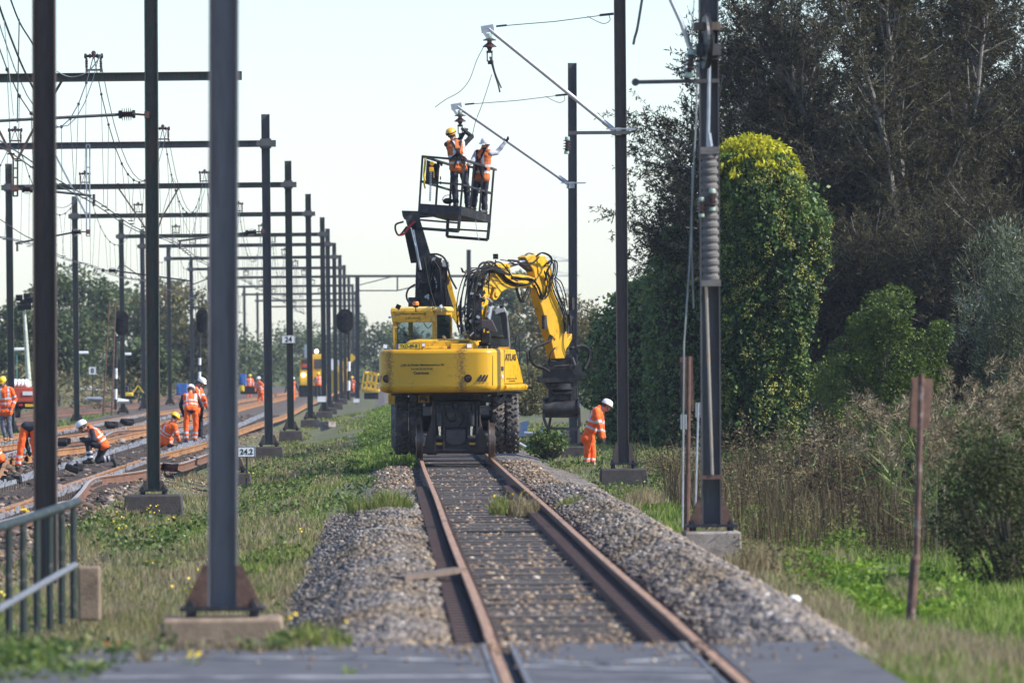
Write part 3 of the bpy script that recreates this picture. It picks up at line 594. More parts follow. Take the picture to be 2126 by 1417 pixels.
def disc_insulator(t, p, D):
    b = MB(); b.lathe([(.05, 0), (.06, -.05), (.05, -.09)], p, (0, 0, 1), 12, 1); b.lathe([(.03, -.08), (.14, -.13), (.14, -.145), (.05, -.15), (.05, -.19), (.14, -.26), (.15, -.28), (.06, -.29), (.03, -.36)], p, (0, 0, 1), 18, 0); b.build('insulator', [M['brownglaze'], M['insgreen']], t)
    b = MB(); b.bar(p+Vector((-.05, 0, -.36)), p+Vector((-.05, 0, -.58)), .025); b.bar(p+Vector((.05, 0, -.36)), p+Vector((.05, 0, -.58)), .025); b.box(p+Vector((0, 0, -.38)), (.13, .06, .05)); b.box(p+Vector((.02, 0, -.6)), (.12, .06, .08)); b.build('clevis', M['dark_steel'], t)
D = 142
t = mast_thing('overhead_mast', 'tall brown-grey mast with a raised tube cantilever beside the bending worker', (1286, -60), (1294, 962), D, M['mast_brown'], .24, fnd=-.52, cm='concrete_dark', gus='mast_brown', gw=.13, gh=.42, fw=.95, gap=.1)  # dark concrete on this block puts its shade into the colour
mx = W(1288, 270, D).x; a = cantilever(t, (1015, 60), (1272, 268), mx, (1030, 55), (1274, 29), D, .043)
disc_insulator(t, W(1016, 70, D), D)
b = MB(); b.bar(W(1181, 276, D-.2), W(1308, 275, D-.2), .06, .07); b.build('side_arm', M['mast_grey'], t); b = MB(); insulator(b, W(1178, 284, D-.2), W(1176, 320, D-.2), .075, 4); b.build('insulator', [M['brownglaze'], M['insgreen']], t)
wirething('wire', [(1017, 118), (1026, 150), (1034, 175), (1038, 192)], D, .02, M['wire'], 'short twisted black wire hanging from the upper cantilever tip')
wirething('wire', [(1020, 118), (1028, 152), (1041, 183)], D-.05, .018, M['wire'], 'stiff black wire end splayed right below the upper cantilever tip')
wirething('wire', [(1006, 94), (990, 125), (975, 165), (955, 190), (925, 207), (903, 223)], D, .008, M['wire'], 'thin curled wire trailing left from the upper insulator')
wirething('wire', [(1021, 155), (1010, 190), (998, 225), (988, 250), (982, 275), (980, 290)], D, .008, M['wire'], 'thin wire dangling down towards the two men in the basket')
D = 168
t = mast_thing('overhead_mast', 'grey mast with a lowered tube cantilever held by the white-helmeted man', (1188, 131), (1190, 920), D, M['mast_grey'], .215, fnd=-.52, cm='concrete_dark', gus='mast_grey', gw=.17, gh=.36, fw=.95)
mx = W(1189, 380, D).x; a = cantilever(t, (950, 221), (1178, 380), mx, (965, 217), (1179, 196), D, .045)
disc_insulator(t, W(955, 229, D), D)
for x, y, DD, lab in ((1140, 918, 205, 'dark concrete mast base half hidden behind the grapple'),):
    p = W(x, y, DD); b = MB(); b.loft([[(p.x-.35*k, p.y-.35*k, z), (p.x+.35*k, p.y-.35*k, z), (p.x+.35*k, p.y+.35*k, z), (p.x-.35*k, p.y+.35*k, z)] for z, k in ((-.6, 1.1), (p.z+.18, 1.))]); b.cyl((p.x, p.y, p.z+.15), (p.x, p.y, p.z+.4), .03); tag(b.build('concrete_footing', M['concrete_dark'], base=p), lab, 'foundation')
# the tensioning mast nearest on the right
D = 88
t = mast_thing('tensioning_mast', 'near steel mast with pulley wheel and a column of pale tension weights', (1470, -140), (1477, 1090), D, M['mast_grey'], .25, fnd=-.75, cm='concrete', gus='rust', gw=.17, gh=.36, fw=.72, dp=.22)
def TK(x, y, o=0.): return K('ma', x, y, D-.25+o)
b = MB(); pc = TK(519, 215, -.1); Rw = .36
b.lathe([(.04, -.03), (.05, -.035), (Rw*.9, -.02), (Rw, -.035), (Rw-.01, 0), (Rw, .035), (Rw*.9, .02), (.05, .035), (.04, .03)], pc, (1, .12, 0), 36)
b.build('pulley_wheel', M['dark_steel'], t)
b = MB(); b.box(TK(525, 140, 0), (.335, .3, .1)); b.build('timber_clamp', M['wood'], t)
b = MB(); b.box(TK(488, 262), (.1, .2, .15)); b.box(TK(567, 262), (.15, .2, .15)); b.bar(TK(468, 320), TK(605, 305), .03); b.bar(TK(545, 165), TK(545, 270), .05); b.bar(TK(562, 165), TK(555, 270), .03); b.bar(TK(488, 175), TK(488, 300), .05); b.build('wheel_bracket', M['mast_grey'], t)
b = MB(); b.bar(TK(150, 432), TK(590, 424), .05, .05); b.lathe([(.035, -.02), (.05, -.02), (.05, .02), (.035, .02)], TK(150, 432), (0, 1, 0), 12); b.build('side_arm', M['mast_grey'], t)
b = MB(); b.tube([TK(310, -60), TK(392, 120), TK(436, 250)], .032, 8); b.build('tube', M['alu'], t)
for p0, p1, r in (((446, 262), (428, 408), .075), ((553, 992), (553, 1108), .06), ((497, 1036), (497, 1140), .055)):
    b = MB(); insulator(b, TK(*p0, -.15), TK(*p1, -.15), r, 4); b.build('insulator', [M['brownglaze'], M['insgreen']], t)
b = MB(); z0, z1 = TK(540, 1475).z, TK(540, 800).z; xw = TK(541, 1100).x; nr = 17; prf = []
for i in range(nr):
    z = z0+(z1-z0)*i/nr; h = (z1-z0)/nr; prf += [(.093, z), (.108, z+.2*h), (.108, z+.6*h), (.093, z+.8*h)]
prf.append((.093, z1)); b.lathe([(r, z) for r, z in prf], (xw, D-.3, 0), (0, 0, 1), 20); b.box((xw, D-.3, z1+.02), (.24, .22, .09)); b.box((xw, D-.3, z0-.03), (.25, .25, .08)); b.build('tension_weight', mat('pale weight rings', (.14, .13, .12), .85, var=.25, scale=8, stretch=(1, 1, 4)), t)
b = MB(); b.tube([W(1466, 585, D-.3), W(1479, 985, D-.25)], .019, 8); b.build('guide_rod', mat('worn guide rod', (.42, .36, .30), .4, .6, var=.3, scale=3, c2=(.45, .26, .13), c2amt=.4), t)
b = MB(); b.box(W(1476, 990, D-.2), (.29, .1, .05)); b.build('rod_clamp', M['rust'], t)
b = MB(); b.tube([TK(538, 250, -.1), TK(535, 560, -.1), TK(531, 760, -.1), TK(540, 850, -.1)], .022, 8); b.tube([TK(535, 700, -.1), TK(545, 770, -.1)], .03, 8); b.build('hanging_rod', M['galv'], t)
b = MB(); b.tube([TK(459, 0, -.1), TK(448, 120, -.1), TK(446, 262, -.1)], .008, 6); b.tube([TK(478, 320), TK(468, 620), TK(455, 900), TK(440, 1250), TK(432, 1420), TK(405, 1800), W(1417, 1000, D-.2)], .012, 6); b.tube([TK(450, 880), TK(445, 1300), W(1440, 640, D-.2)], .012, 6); b.tube([TK(540, 850, -.1), TK(548, 990, -.1)], .012, 6); b.tube([TK(553, 1110, -.1), TK(555, 1200, -.1), TK(560, 1420, -.1)], .008, 6); b.build('guy_wire', M['wire_pale'], t)
b = MB(); b.tube([TK(543, 870, -.1), TK(520, 910, -.1), TK(548, 890, -.1), TK(530, 935, -.1)], .014, 6); b.build('hook', M['galv'], t)
tag(wirething('wire', [(1336, -20), (1324, 55), (1318, 78), (1315, 93)], 100, .022, M['wire'], 'stiff cut wire end hanging from the top edge right of the tall mast'), None, None)
D = 93
t = thing('anchor_post', 'rusty post with a narrow rusty plate between two guy rods', 'post', W(1427, 1100, D))
b = MB(); b.tube([W(1430, 740, D), W(1428, 985, D), W(1427, 985, D), W(1426, 1108, D)], [.031, .031, .045, .045], 10); b.build('pole', M['rust'], t)
b = MB(); b.prism([W(1411, 741, D+.05), W(1438, 739, D+.05), W(1441, 848, D+.05), W(1414, 850, D+.05)], (0, .015, 0)); b.build('plate', M['rust'], t)
for pts in (((1419, 860), (1417, 1095)), ((1450, 835), (1444, 1050))):
    b = MB(); a, c = W(*pts[0], D-.1), W(*pts[1], D-.1); b.tube([a, c], .014, 6); b.tube([a+Vector((-.03, 0, 0)), a+Vector((-.03, 0, -.2))], .012, 6); b.tube([a+Vector((.03, 0, 0)), a+Vector((.03, 0, -.2))], .012, 6); b.build('guy_rod', M['galv'], t)
D = 66
t = thing('sign_post', 'leaning rusty post with the rusty back of a narrow sign by the right-hand grass', 'sign post', W(1885, 1355, D))
b = MB(); b.tube([W(1913, 776, D), W(1903, 1150, D), W(1900, 1160, D), W(1883, 1372, D)], [.03, .03, .048, .048], 10); b.build('pole', mat('blotchy rusty pole', (.12, .065, .05), .8, var=.4, scale=9, c2=(.33, .29, .26), c2amt=.3, c2scale=7), t)
b = MB(); b.prism([W(1893, 783, D+.05), W(1938, 787, D+.12), W(1928, 890, D+.12), W(1884, 886, D+.05)], (0, .015, 0)); b.build('plate', M['rust'], t)
p = W(1648, 1258, 61); b = MB(); b.lathe([(.03, -.12), (.05, -.1), (.06, .0), (.055, .08), (.03, .1)], p, (.15, -.1, 1), 14); b.cyl(p-Vector((0, 0, .3)), p-Vector((0, 0, .1)), .012); tag(b.build('marker_peg', M['white'], base=p, smooth=True), 'white plastic marker peg at the foot of the ballast slope', 'marker')
# ---------- fence
t = thing('railing', 'green tubular steel railing at the lower left corner', 'railing', W(80, 1260, 63))
def fd(x): return 58.5+7.5*x/160
b = MB(); b.tube([W(-60, 1114, fd(-60)), W(0, 1093, fd(0)), W(60, 1075, fd(60)), W(162, 1041, fd(162))], .044, 10); b.build('top_rail', M['fence_green'], t)
b = MB(); b.tube([W(-60, 1296, fd(-60)-.1), W(0, 1262, fd(0)-.1), W(155, 1172, fd(155)-.1)], .034, 10); b.build('lower_rail', M['fence_grey'], t)
for x in (-10, 18, 48, 76, 103, 128, 152):
    yt = 1093-x*.33; pt = W(x, yt, fd(x)); pb = W(x+1, 1352-x*.45, fd(x)); b = MB(); b.tube([pt, pb], .034, 8); b.build('baluster', M['fence_green'], t)
p = W(186, 1220, 66); b = MB(); b.box((p.x, p.y, p.z-.05), (.21, .3, .52)); tag(b.build('concrete_block', M['concrete_brown'], base=p, bevel=.02), 'small weathered concrete block at the end of the green railing', 'block')
# ---------- signs
def plate_sign(text, x, y, wpx, hpx, D, label, post=None, col='white'):
    t = thing('distance_sign', label, 'sign', W(x, y, D)); pm = F/D; c = W(x, y, D); w_, h_ = wpx/pm, hpx/pm
    b = MB(); b.box(c, (w_, .02, h_)); b.build('sign_plate', M['white'], t, bevel=.006)
    b = MB()
    for sx in (-1, 1): b.box(c+Vector((sx*(w_/2-.008), -.014, 0)), (.012, .004, h_-.005))
    for sz in (-1, 1): b.box(c+Vector((0, -.014, sz*(h_/2-.008))), (w_-.03, .004, .012))
    b.build('border', M['letter'], t)
    if text: text_mesh('lettering', text, c+Vector((0, -.016, 0)), (1, 0, .0), (0, 0, 1), w_*(.52 if len(text) < 3 else .72) if len(text) > 1 else w_*.42, M['letter'], t, bold=.02)
    if post: b = MB(); b.cyl(c+Vector((0, .03, -h_/2)), W(x, post, D)+Vector((0, .03, 0)), .02, n=8); b.build('post', M['dark_steel'], t)
plate_sign('24', 599, 704, 28, 17, 228.7, 'white number plate 24 on the green mast')
plate_sign('24.2', 512, 937, 37, 23, 141, 'white number plate 24.2 low on a thin post in the grass', 1012)
plate_sign('8', 192, 769, 16, 17, 305, 'small white square plate with a black 8', 830)
plate_sign('', 740, 831, 14, 9, 400, 'tiny blank white plate low in the grass left of the excavator', 846)
plate_sign('', 668, 828, 20, 13, 300, 'back of a grey plate on a leaning stick in the weeds', 880)
# ---------- signals
def signal(x, y, wpx, hpx, D, pole, label):
    t = thing('railway_signal', label, 'signal', W(pole[1][0], pole[1][1], D)); pm = F/D; c = W(x, y, D); rw, rh = wpx/pm/1.75, hpx/pm/1.75; b = MB()
    ring = []
    for k in range(24):
        a = 2*math.pi*k/24; s = math.copysign(max(0, rh-rw), math.sin(a)); ring.append((c.x+rw*math.cos(a), D-.05, c.z+s+rw*math.sin(a)))
    b.prism(ring, (0, .06, 0)); b.build('back_board', M['black'], t)
    b = MB()
    for k in (-1, 0, 1):
        q = c+Vector((0, -.06, k*rh*.5)); b.lathe([(rw*.36, 0), (rw*.36, .16), (rw*.30, .16), (rw*.30, .02)], q, (0, -1, 0), 14)
    b.build('lamp_hood', M['dark_steel'], t)
    b = MB(); p0, p1 = W(pole[0][0], pole[0][1], D), W(pole[1][0], pole[1][1], D); n = 7
    for k in range(n): b.cyl(p0.lerp(p1, k/n), p0.lerp(p1, (k+1)/n), .065, n=10, mi=(k % 2) if k > 1 else 0)
    b.bar(Vector((c.x, D, c.z-rh)), p0, .1, .1); b.build('pole', [M['dark_steel'], M['white']], t)
signal(253, 671, 25, 45, 290, ((242, 700), (240, 850)), 'black oval railway signal beside the rusty ladder')
signal(420, 666, 22, 45, 285, ((415, 700), (414, 800)), 'black oval railway signal half hidden by the tall grey mast')
signal(716, 666, 30, 44, 300, ((725, 690), (724, 830)), 'black oval railway signal near the yellow cab')
D = 286; t = thing('ladder', 'rusty ladder leaning on a mast beside the signal', 'ladder', W(225, 862, D)); b = MB()
for xo in (0, 13): b.bar(W(227+xo, 625, D), W(214+xo*1.35, 862, D+.4), .05)
b.build('stile', M['rust'], t); b = MB()
for k in range(8): s = k/8+.05; b.bar(W(227-13*s, 625+237*s, D+.4*s), W(240-13*s+4*s, 625+237*s, D+.4*s), .06, .05)
b.build('rung', M['rust'], t)
# ---------- lamps
D = 300; t = thing('floodlight_tower', 'pale leaning mast carrying a cluster of black floodlights', 'floodlight', W(62, 800, D)); b = MB(); b.tube([W(50, 640, D), W(60, 802, D)], [.07, .13], 10); b.build('mast', mat('pale mast', (.5, .52, .42), .6), t)
for x, y in ((40, 618), (56, 615), (63, 622), (44, 638), (58, 636), (50, 628)): b = MB(); b.box(W(x, y, D-.2), (.3, .2, .24), Matrix.Rotation(.3, 3, 'X')); b.build('floodlight', M['black'], t)
b = MB(); b.bar(W(34, 628, D), W(66, 628, D), .06); b.build('crossbar', M['dark_steel'], t)
lt = None
for i, (x, y, D, lab) in enumerate(((34, 727, 360, 'white platform lamp beside the green mast at the left edge'), (163, 734, 380, 'white platform lamp in front of the dark trees left of the signal'), (253, 737, 400, 'white platform lamp just right of the signal pole'), (288, 742, 420, 'white platform lamp furthest along the row'))):
    if lt is None:
        lt = thing('street_lamp', '', '', (0, 0, 0)); b = MB(); b.tube([(0, 0, -3.), (0, 0, .05)], .05, 8); b.build('pole', mat('green lamp post', (.05, .16, .12), .5), lt)
        b = MB(); b.loft([[(x_, y_*k, z) for x_, y_ in ((-.1, -.1), (.55, -.14), (.55, .14), (-.1, .1))] for z, k in ((.0, 1), (.08, 1), (.14, .6))]); b.build('lamp_head', M['white'], lt); o = lt
    else: o = copy_tree(lt)
    o.location = W(x, y, D); tag(o, lab, 'lamp', 'lamps along the far platform')
# ---------- far portal to the right, pylon
D = 410; t = thing('catenary_portal', 'blurred portal with an open truss beam reaching behind the excavator', 'portal', W(742, 800, D))
b = MB(); b.ibeam(W(742, 830, D), W(742, 572, D), .24, .26, up=(1, 0, 0)); b.ibeam(W(973, 830, D), W(973, 518, D), .24, .26, up=(1, 0, 0)); b.build('mast', M['mast_grey'], t)
b = MB(); b.bar(W(700, 573, D), W(985, 573, D), .12, .16); b.build('beam', M['mast_grey'], t)
b = MB(); b.bar(W(744, 592, D), W(815, 574, D), .06); b.bar(W(742, 603, D), W(825, 603, D), .08); b.bar(W(825, 574, D), W(825, 603, D), .1); b.bar(W(825, 603, D), W(868, 593, D), .07); b.build('hanger', M['mast_grey'], t)
D = 1150; t = thing('pylon', 'faint lattice power pylon in the haze beyond the excavator boom', 'pylon', W(1150, 745, D)); b = MB(); c = W(1150, 745, D); H = 17.
for sx in (-1, 1):
    for sy in (-1, 1): b.bar(c+Vector((sx*1.6, sy*1.6, -3)), c+Vector((sx*.35, sy*.35, H)), .16)
for k in range(7):
    z0, z1 = H*k/7, H*(k+1)/7; w0, w1 = 1.6-1.25*k/7, 1.6-1.25*(k+1)/7
    for s in (-1, 1): b.bar(c+Vector((s*w0, -w0, z0)), c+Vector((-s*w1, -w1, z1)), .1)
for z, hw in ((H-.5, 3.2), (H-3, 4.4), (H-5.5, 3.5)): b.bar(c+Vector((-hw, 0, z)), c+Vector((hw, 0, z)), .18); b.bar(c+Vector((-hw, 0, z)), c+Vector((0, 0, z+.8)), .1); b.bar(c+Vector((hw, 0, z)), c+Vector((0, 0, z+.8)), .1)
b.build('lattice', M['galv'], t)
# ---------- road-rail excavator (rear towards the camera)
TH = math.radians(14); SX, SY = 1.56, 144.6
def LX(lx, ly, z): return Vector((SX+lx*math.cos(TH)+ly*math.sin(TH), SY-lx*math.sin(TH)+ly*math.cos(TH), z))
RTV, FWV, UPV = LX(1, 0, 0)-LX(0, 0, 0), LX(0, 1, 0)-LX(0, 0, 0), Vector((0, 0, 1))
RL_ = Matrix((RTV, FWV, UPV)).transposed()
ex = thing('excavator', 'yellow road-rail excavator with rear counterweight facing the camera and its grapple lowered', 'excavator', (XC, 144.5, 0))
# chassis
b = MB(); b.box((XC, 145.8, .92), (1.0, 4.6, .5)); b.box((XC, 146, 1.2), (1.3, 1.6, .16)); b.build('chassis', M['dark_steel'], ex, bevel=.02)
b = MB(); b.lathe([(.55, 0), (.62, .02), (.62, .12), (.55, .16)], (SX, SY, 1.24), (0, 0, 1), 32); b.build('slewing_ring', M['dark_steel'], ex)
def tyre(x, y, z, R_, wd):
    b = MB(); n = 40; prof = [(R_*.55, -wd*.42), (R_*.8, -wd/2), (R_*.93, -wd*.48), (R_*.985, -wd*.38), (R_, 0), (R_*.985, wd*.38), (R_*.93, wd*.48), (R_*.8, wd/2), (R_*.55, wd*.42)]
    b.lathe(prof, (x, y, z), (1, 0, 0), n)
    nb = 26
    for k in range(nb):
        for s in (-1, 1):
            a = 2*math.pi*(k+(.5 if s > 0 else 0))/nb; pts = []
            for (u, da) in ((.03*s, .10), (.2*s, .02), (.34*s, .06), (.49*s, -.03)):
                pts.append((u*wd, a+da))
            for (u0, a0), (u1, a1) in zip(pts[:-1], pts[1:]):
                vs = []
                for u, aa in ((u0, a0), (u1, a1)):
                    rr = R_*(1.0 if abs(u) < wd*.4 else .965)
                    for da, dr in ((-.045, -.02), (.045, -.02), (.036, .042), (-.036, .042)):
                        vs.append((x+u, y+math.cos(aa+da)*(rr+dr), z+math.sin(aa+da)*(rr+dr)))
                b.add(vs, [(3, 2, 1, 0), (4, 5, 6, 7), (0, 1, 5, 4), (1, 2, 6, 5), (2, 3, 7, 6), (3, 0, 4, 7)])
    o = b.build('tyre', M['tyre'], ex); h = MB(); h.lathe([(.05, -wd*.3), (R_*.3, -wd*.3), (R_*.56, -wd*.4), (R_*.56, wd*.4), (R_*.3, wd*.3), (.05, wd*.3)], (x, y, z), (1, 0, 0), 24); h.build('rim', M['dark_steel'], o)
for y in (144.75, 147.4):
    for px in (831.5, 862, 1031, 1061): tyre((px-796)*144.6/F*(1 if y < 146 else 1)+.01, y, .745, .60, .285)
for yy in (144.75, 147.4): b = MB(); b.cyl((.55, yy, .75), (2.6, yy, .75), .17, n=16); b.box((XC, yy, .8), (.7, .5, .5)); b.build('axle', M['dark_steel'], ex)
# rail running gear
D = 143.5
def CH(x, y, o=0.): return K('ch', x, y, D+o)
for x0 in (402, 1066):
    b = MB(); c = CH(x0, 600, .1); s = 1 if x0 < 700 else -1; R_ = .40
    b.lathe([(.08, -.08), (.1, -.085), (.12, -.07), (R_*.78, -.07), (R_*.9, -.06), (R_*.92, .0), (R_*.93, .03), (R_*1.06, .045), (R_*1.06, .07), (.12, .07), (.1, .085), (.08, .08)], Vector((c.x, c.y, .40+.0)), (s, 0, 0), 40); b.build('rail_wheel', mat('worn steel wheel', (.13, .10, .085), .4, .7, var=.3, scale=4), ex, smooth=True)
b = MB(); b.cyl(CH(402, 590, .1), CH(1066, 590, .1), .075, n=16); b.cyl(CH(470, 590, .1), CH(560, 590, .1), .105, n=16); b.cyl(CH(900, 590, .1), CH(1000, 590, .1), .105, n=16); b.build('rail_axle', mat('dusty steel', (.075, .06, .052), .55, .4, var=.3, scale=5), ex)
b = MB(); b.prism([CH(x, y, .05) for x, y in ((530, 150), (945, 150), (945, 330), (930, 560), (830, 610), (630, 610), (545, 560), (530, 330))], (0, .25, 0)); b.build('gear_plate', M['dark_steel'], ex, bevel=.012)
b = MB(); b.prism([CH(x, y, -.04) for x, y in ((640, 405), (825, 405), (830, 510), (785, 545), (690, 545), (640, 510))], (0, .08, 0)); b.build('blade_plate', mat('worn dark plate', (.06, .055, .055), .45, .5, var=.25, scale=6), ex, bevel=.012)
for s, xs in ((-1, (520, 545, 625)), (1, (955, 930, 850))):
    for x in xs[1:]: b = MB(); b.prism([CH(x-8, 185, -.1), CH(x+8, 185, -.1), CH(x+10, 600, -.1), CH(x-10, 600, -.1)], (0, .3, 0)); b.build('side_rib', M['dark_steel'], ex, bevel=.008)
    a = 520 if s < 0 else 955; b = MB(); b.prism([CH(a, 150, 0), CH(a-s*20, 150, 0), CH(a-s*20, 610, 0), CH(a+s*75, 560, 0), CH(a+s*55, 470, 0), CH(a+s*10, 330, 0)], (0, .2, 0)); b.build('arm_bracket', mat('dusty brown steel', (.085, .065, .055), .6, .3, var=.3, scale=4), ex, bevel=.01)
    xc = (588 if s < 0 else 882)
    b = MB(); b.prism([CH(xc-28, 235, -.2), CH(xc+25, 235, -.2), CH(xc+22, 375, -.2), CH(xc-22, 375, -.2)], (0, .12, 0)); b.cyl(CH(xc, 250, -.2), CH(xc, 372, -.2), .06, n=14); b.build('cylinder', M['dark_steel'], ex, bevel=.008)
    b = MB(); b.cyl(CH(xc, 370, -.15), CH(xc, 460, -.15), .032, n=14); b.build('piston_rod', M['chrome'], ex)
    b = MB(); b.cyl(CH(xc-35, 480, -.15), CH(xc+35, 480, -.15), .055, n=12); b.build('pivot', M['dark_steel'], ex); b = MB(); b.cyl(CH(xc-30, 195, -.2), CH(xc+30, 195, -.2), .04, n=10); b.box(CH(xc-18, 210, -.2), (.05, .1, .14)); b.box(CH(xc+18, 210, -.2), (.05, .1, .14)); b.build('pivot', M['dark_steel'], ex)
    b = MB(); b.box(CH(xc, 533, .02), (.16, .1, .05)); b.prism([CH(a+s*45-10, 455, .22), CH(a+s*45+22, 455, .22), CH(a+s*45+30, 520, .22), CH(a+s*45-22, 535, .22)], (0, .05, 0)); b.build('yellow_bracket', M['yellow'], ex)
b = MB(); b.lathe([(.02, -.02), (.07, -.02), (.075, 0), (.05, .02), (.02, .02)], CH(733, 185, -.02), (0, -1, 0), 16); b.box(CH(733, 230, 0), (.03, .06, .1))
for k in range(4): b.lathe([(.012, -.008), (.03, -.008), (.03, .008), (.012, .008)], CH(737, 255+k*17, -.04), (k % 2, 1-k % 2, .1), 10)
b.build('tow_hitch', M['dark_steel'], ex)
hz_ = MB()
for pts in (((640, 240), (660, 300), (690, 330), (740, 320)), ((790, 240), (810, 300), (800, 330), (760, 380)), ((560, 150), (575, 180), (570, 230)), ((905, 150), (900, 200), (880, 230)), ((1270, 75), (1295, 110), (1290, 150)), ((180, 160), (200, 110), (260, 95)), ((190, 165), (230, 130), (300, 110))): hz_.tube(spline([CH(x, y, -.05) for x, y in pts], 5), .012, 6)
hz_.build('hydraulic_hose', M['black'], ex)
b = MB()
for x in (1010, 1040, 1075, 1110, 1150, 1190, 1230, 470, 430, 350, 250, 220): b.box(CH(x+RNG.uniform(-8, 8), 115+RNG.uniform(-12, 25), RNG.uniform(0, .5)), (RNG.uniform(.06, .16), .2, RNG.uniform(.06, .14)))
b.box((XC, 144.9, 1.25), (2.2, .8, .12)); b.build('underbody_fittings', M['dark_steel'], ex)
b = MB()
for x in (455, 490, 525): b.box(CH(x*.9, 118, .9), (.09, .2, .18))
b.box(CH(170, 108, 3.), (.25, .3, .3)); b.build('yellow_underbody_box', M['yellow'], ex)
# upper structure
PLAN = [(-1.30, -1.2), (-1.295, -1.55), (-1.25, -1.8), (-1.13, -1.98), (-.9, -2.08), (-.45, -2.12), (0, -2.13), (.45, -2.12), (.9, -2.09), (1.12, -2.04), (1.22, -1.92), (1.28, -1.7), (1.30, -1.2)]
cwm = mat('counterweight yellow', (.64, .345, .010), .36, var=.06, scale=1.6, c2=(.24, .12, .035), c2amt=.06, c2scale=6)
t_, N_, L_, b_ = nt(cwm)   # rusty runs under the lamps, each a stain with its own shape
tc_ = N_.new('ShaderNodeTexCoord'); sx_ = N_.new('ShaderNodeSeparateXYZ'); L_.new(tc_.outputs['Object'], sx_.inputs[0])
def mth(op, a, c=None, d=None):
    n = N_.new('ShaderNodeMath'); n.operation = op
    for i, v in enumerate((a, c, d)):
        if v is None: continue
        if isinstance(v, (int, float)): n.inputs[i].default_value = v
        else: L_.new(v, n.inputs[i])
    return n.outputs[0]
nz1 = N_.new('ShaderNodeTexNoise'); nz1.inputs['Scale'].default_value = 26; nz1.inputs['Detail'].default_value = 8; nz1.inputs['Roughness'].default_value = .7; L_.new(tc_.outputs['Object'], nz1.inputs['Vector'])
acc = None
for x0, wd in ((-1.405, .15), (.10, .19)):
    q = mth('SUBTRACT', 1., mth('DIVIDE', mth('ABSOLUTE', mth('SUBTRACT', sx_.outputs[0], x0+.0)), wd)); q = mth('MAXIMUM', q, 0.); acc = q if acc is None else mth('ADD', acc, q)
st = mth('MULTIPLY', mth('MINIMUM', mth('MAXIMUM', mth('MULTIPLY', mth('SUBTRACT', mth('ADD', mth('MULTIPLY', acc, .30), mth('MULTIPLY', nz1.outputs['Fac'], 1.15)), .69), 5.), 0.), 1.), .8)
old = b_.inputs['Base Color'].links[0].from_socket; mx_ = N_.new('ShaderNodeMix'); mx_.data_type = 'RGBA'; L_.new(st, mx_.inputs['Factor']); L_.new(old, mx_.inputs[6]); mx_.inputs[7].default_value = (.16, .075, .025, 1); L_.new(mx_.outputs[2], b_.inputs['Base Color'])
def inset(k): return [(x*(1-k*.75/1.3), y+(k if y < -1.25 else 0)) for x, y in PLAN]
b = MB(); b.loft([[LX(x, y, z) for x, y in inset(k)] for z, k in ((1.415, .16), (1.43, .09), (1.47, .03), (1.53, .0), (1.545, 0), (1.548, .006), (1.552, 0), (2.23, 0), (2.234, .006), (2.238, .0), (2.28, .01), (2.31, .04), (2.325, .10))]); cw = b.build('counterweight', cwm, ex, smooth=True)
# move stain origin: object space is relative to the thing base
b = MB(); b.prism([LX(1.295, ly, z) for ly, z in ((-1.19, 1.59), (.62, 1.59), (.35, 1.9), (-.12, 2.30), (-1.19, 2.315))], RTV*-.5); b.build('side_panel', M['yellow'], ex, bevel=.015)
b = MB(); b.prism([LX(-1.295, ly, z) for ly, z in ((-1.19, 1.59), (-.5, 1.59), (-.5, 2.31), (-1.19, 2.315))], RTV*.5); b.build('side_panel', M['yellow'], ex, bevel=.015)
for s in (-1, 1):
    rings = []
    for ly in (-1.18, .78, .86): rings.append([LX(s*lx*(1 if ly < .8 else .97), ly, z) for lx, z in ((.5, 1.42), (1.22, 1.42), (1.33, 1.45), (1.36, 1.51), (1.34, 1.56), (1.28, 1.575), (.5, 1.575))])
    b = MB(); b.loft(rings); b.build('side_skirt', M['yellow'], ex, bevel=.01)
b = MB(); b.cyl(LX(1.3, .84, 1.5), LX(1.42, .9, 1.5), .035, n=10); b.build('skirt_lamp', M['black'], ex)
b = MB(); b.box(LX(0, -.1, 1.42), (2.3, 2.2, .12), RL_); b.box(LX(0, -.3, 1.8), (1.0, 1.2, .8), RL_); b.build('deck', M['dark_steel'], ex)
def CW(x, y, o=0.): return K('cw', x, y, 142.5+o)
for x, y in ((140, 1145), (1180, 1140)):
    p = CW(x, y, 0); v = p-Vector((SX, SY, 0)); lx = v.x*math.cos(TH)-v.y*math.sin(TH)
    # slide along the view line until it meets the rear face
    for _ in range(30):
        v = p-Vector((SX, SY, 0)); lx = v.x*math.cos(TH)-v.y*math.sin(TH); ly = v.x*math.sin(TH)+v.y*math.cos(TH)
        yf = np.interp(lx, [q[0] for q in PLAN[2:12]], [q[1] for q in PLAN[2:12]]); p = p+Vector((0, (yf-ly)*.8, 0))
    n_ = FWV*-1
    b = MB(); b.lathe([(.01, .012), (.055, .010), (.062, 0), (.068, -.01)], p+n_*.01, n_, 20); b.build('tail_light', mat('dark red lens', (.055, .012, .012), .25), ex, smooth=True)
    b = MB(); b.lathe([(.066, -.01), (.066, .012), (.08, .012), (.084, -.01)], p+n_*.006, n_, 24); b.build('lamp_bezel', M['black'], ex)
def face_pt(x, y):
    p = CW(x, y, 0)
    for _ in range(40):
        v = p-Vector((SX, SY, 0)); lx = v.x*math.cos(TH)-v.y*math.sin(TH); ly = v.x*math.sin(TH)+v.y*math.cos(TH)
        yf = np.interp(lx, [q[0] for q in PLAN], [q[1] for q in PLAN]); p = p+Vector((0, (yf-ly)*.8, 0))
    return p-FWV*.012
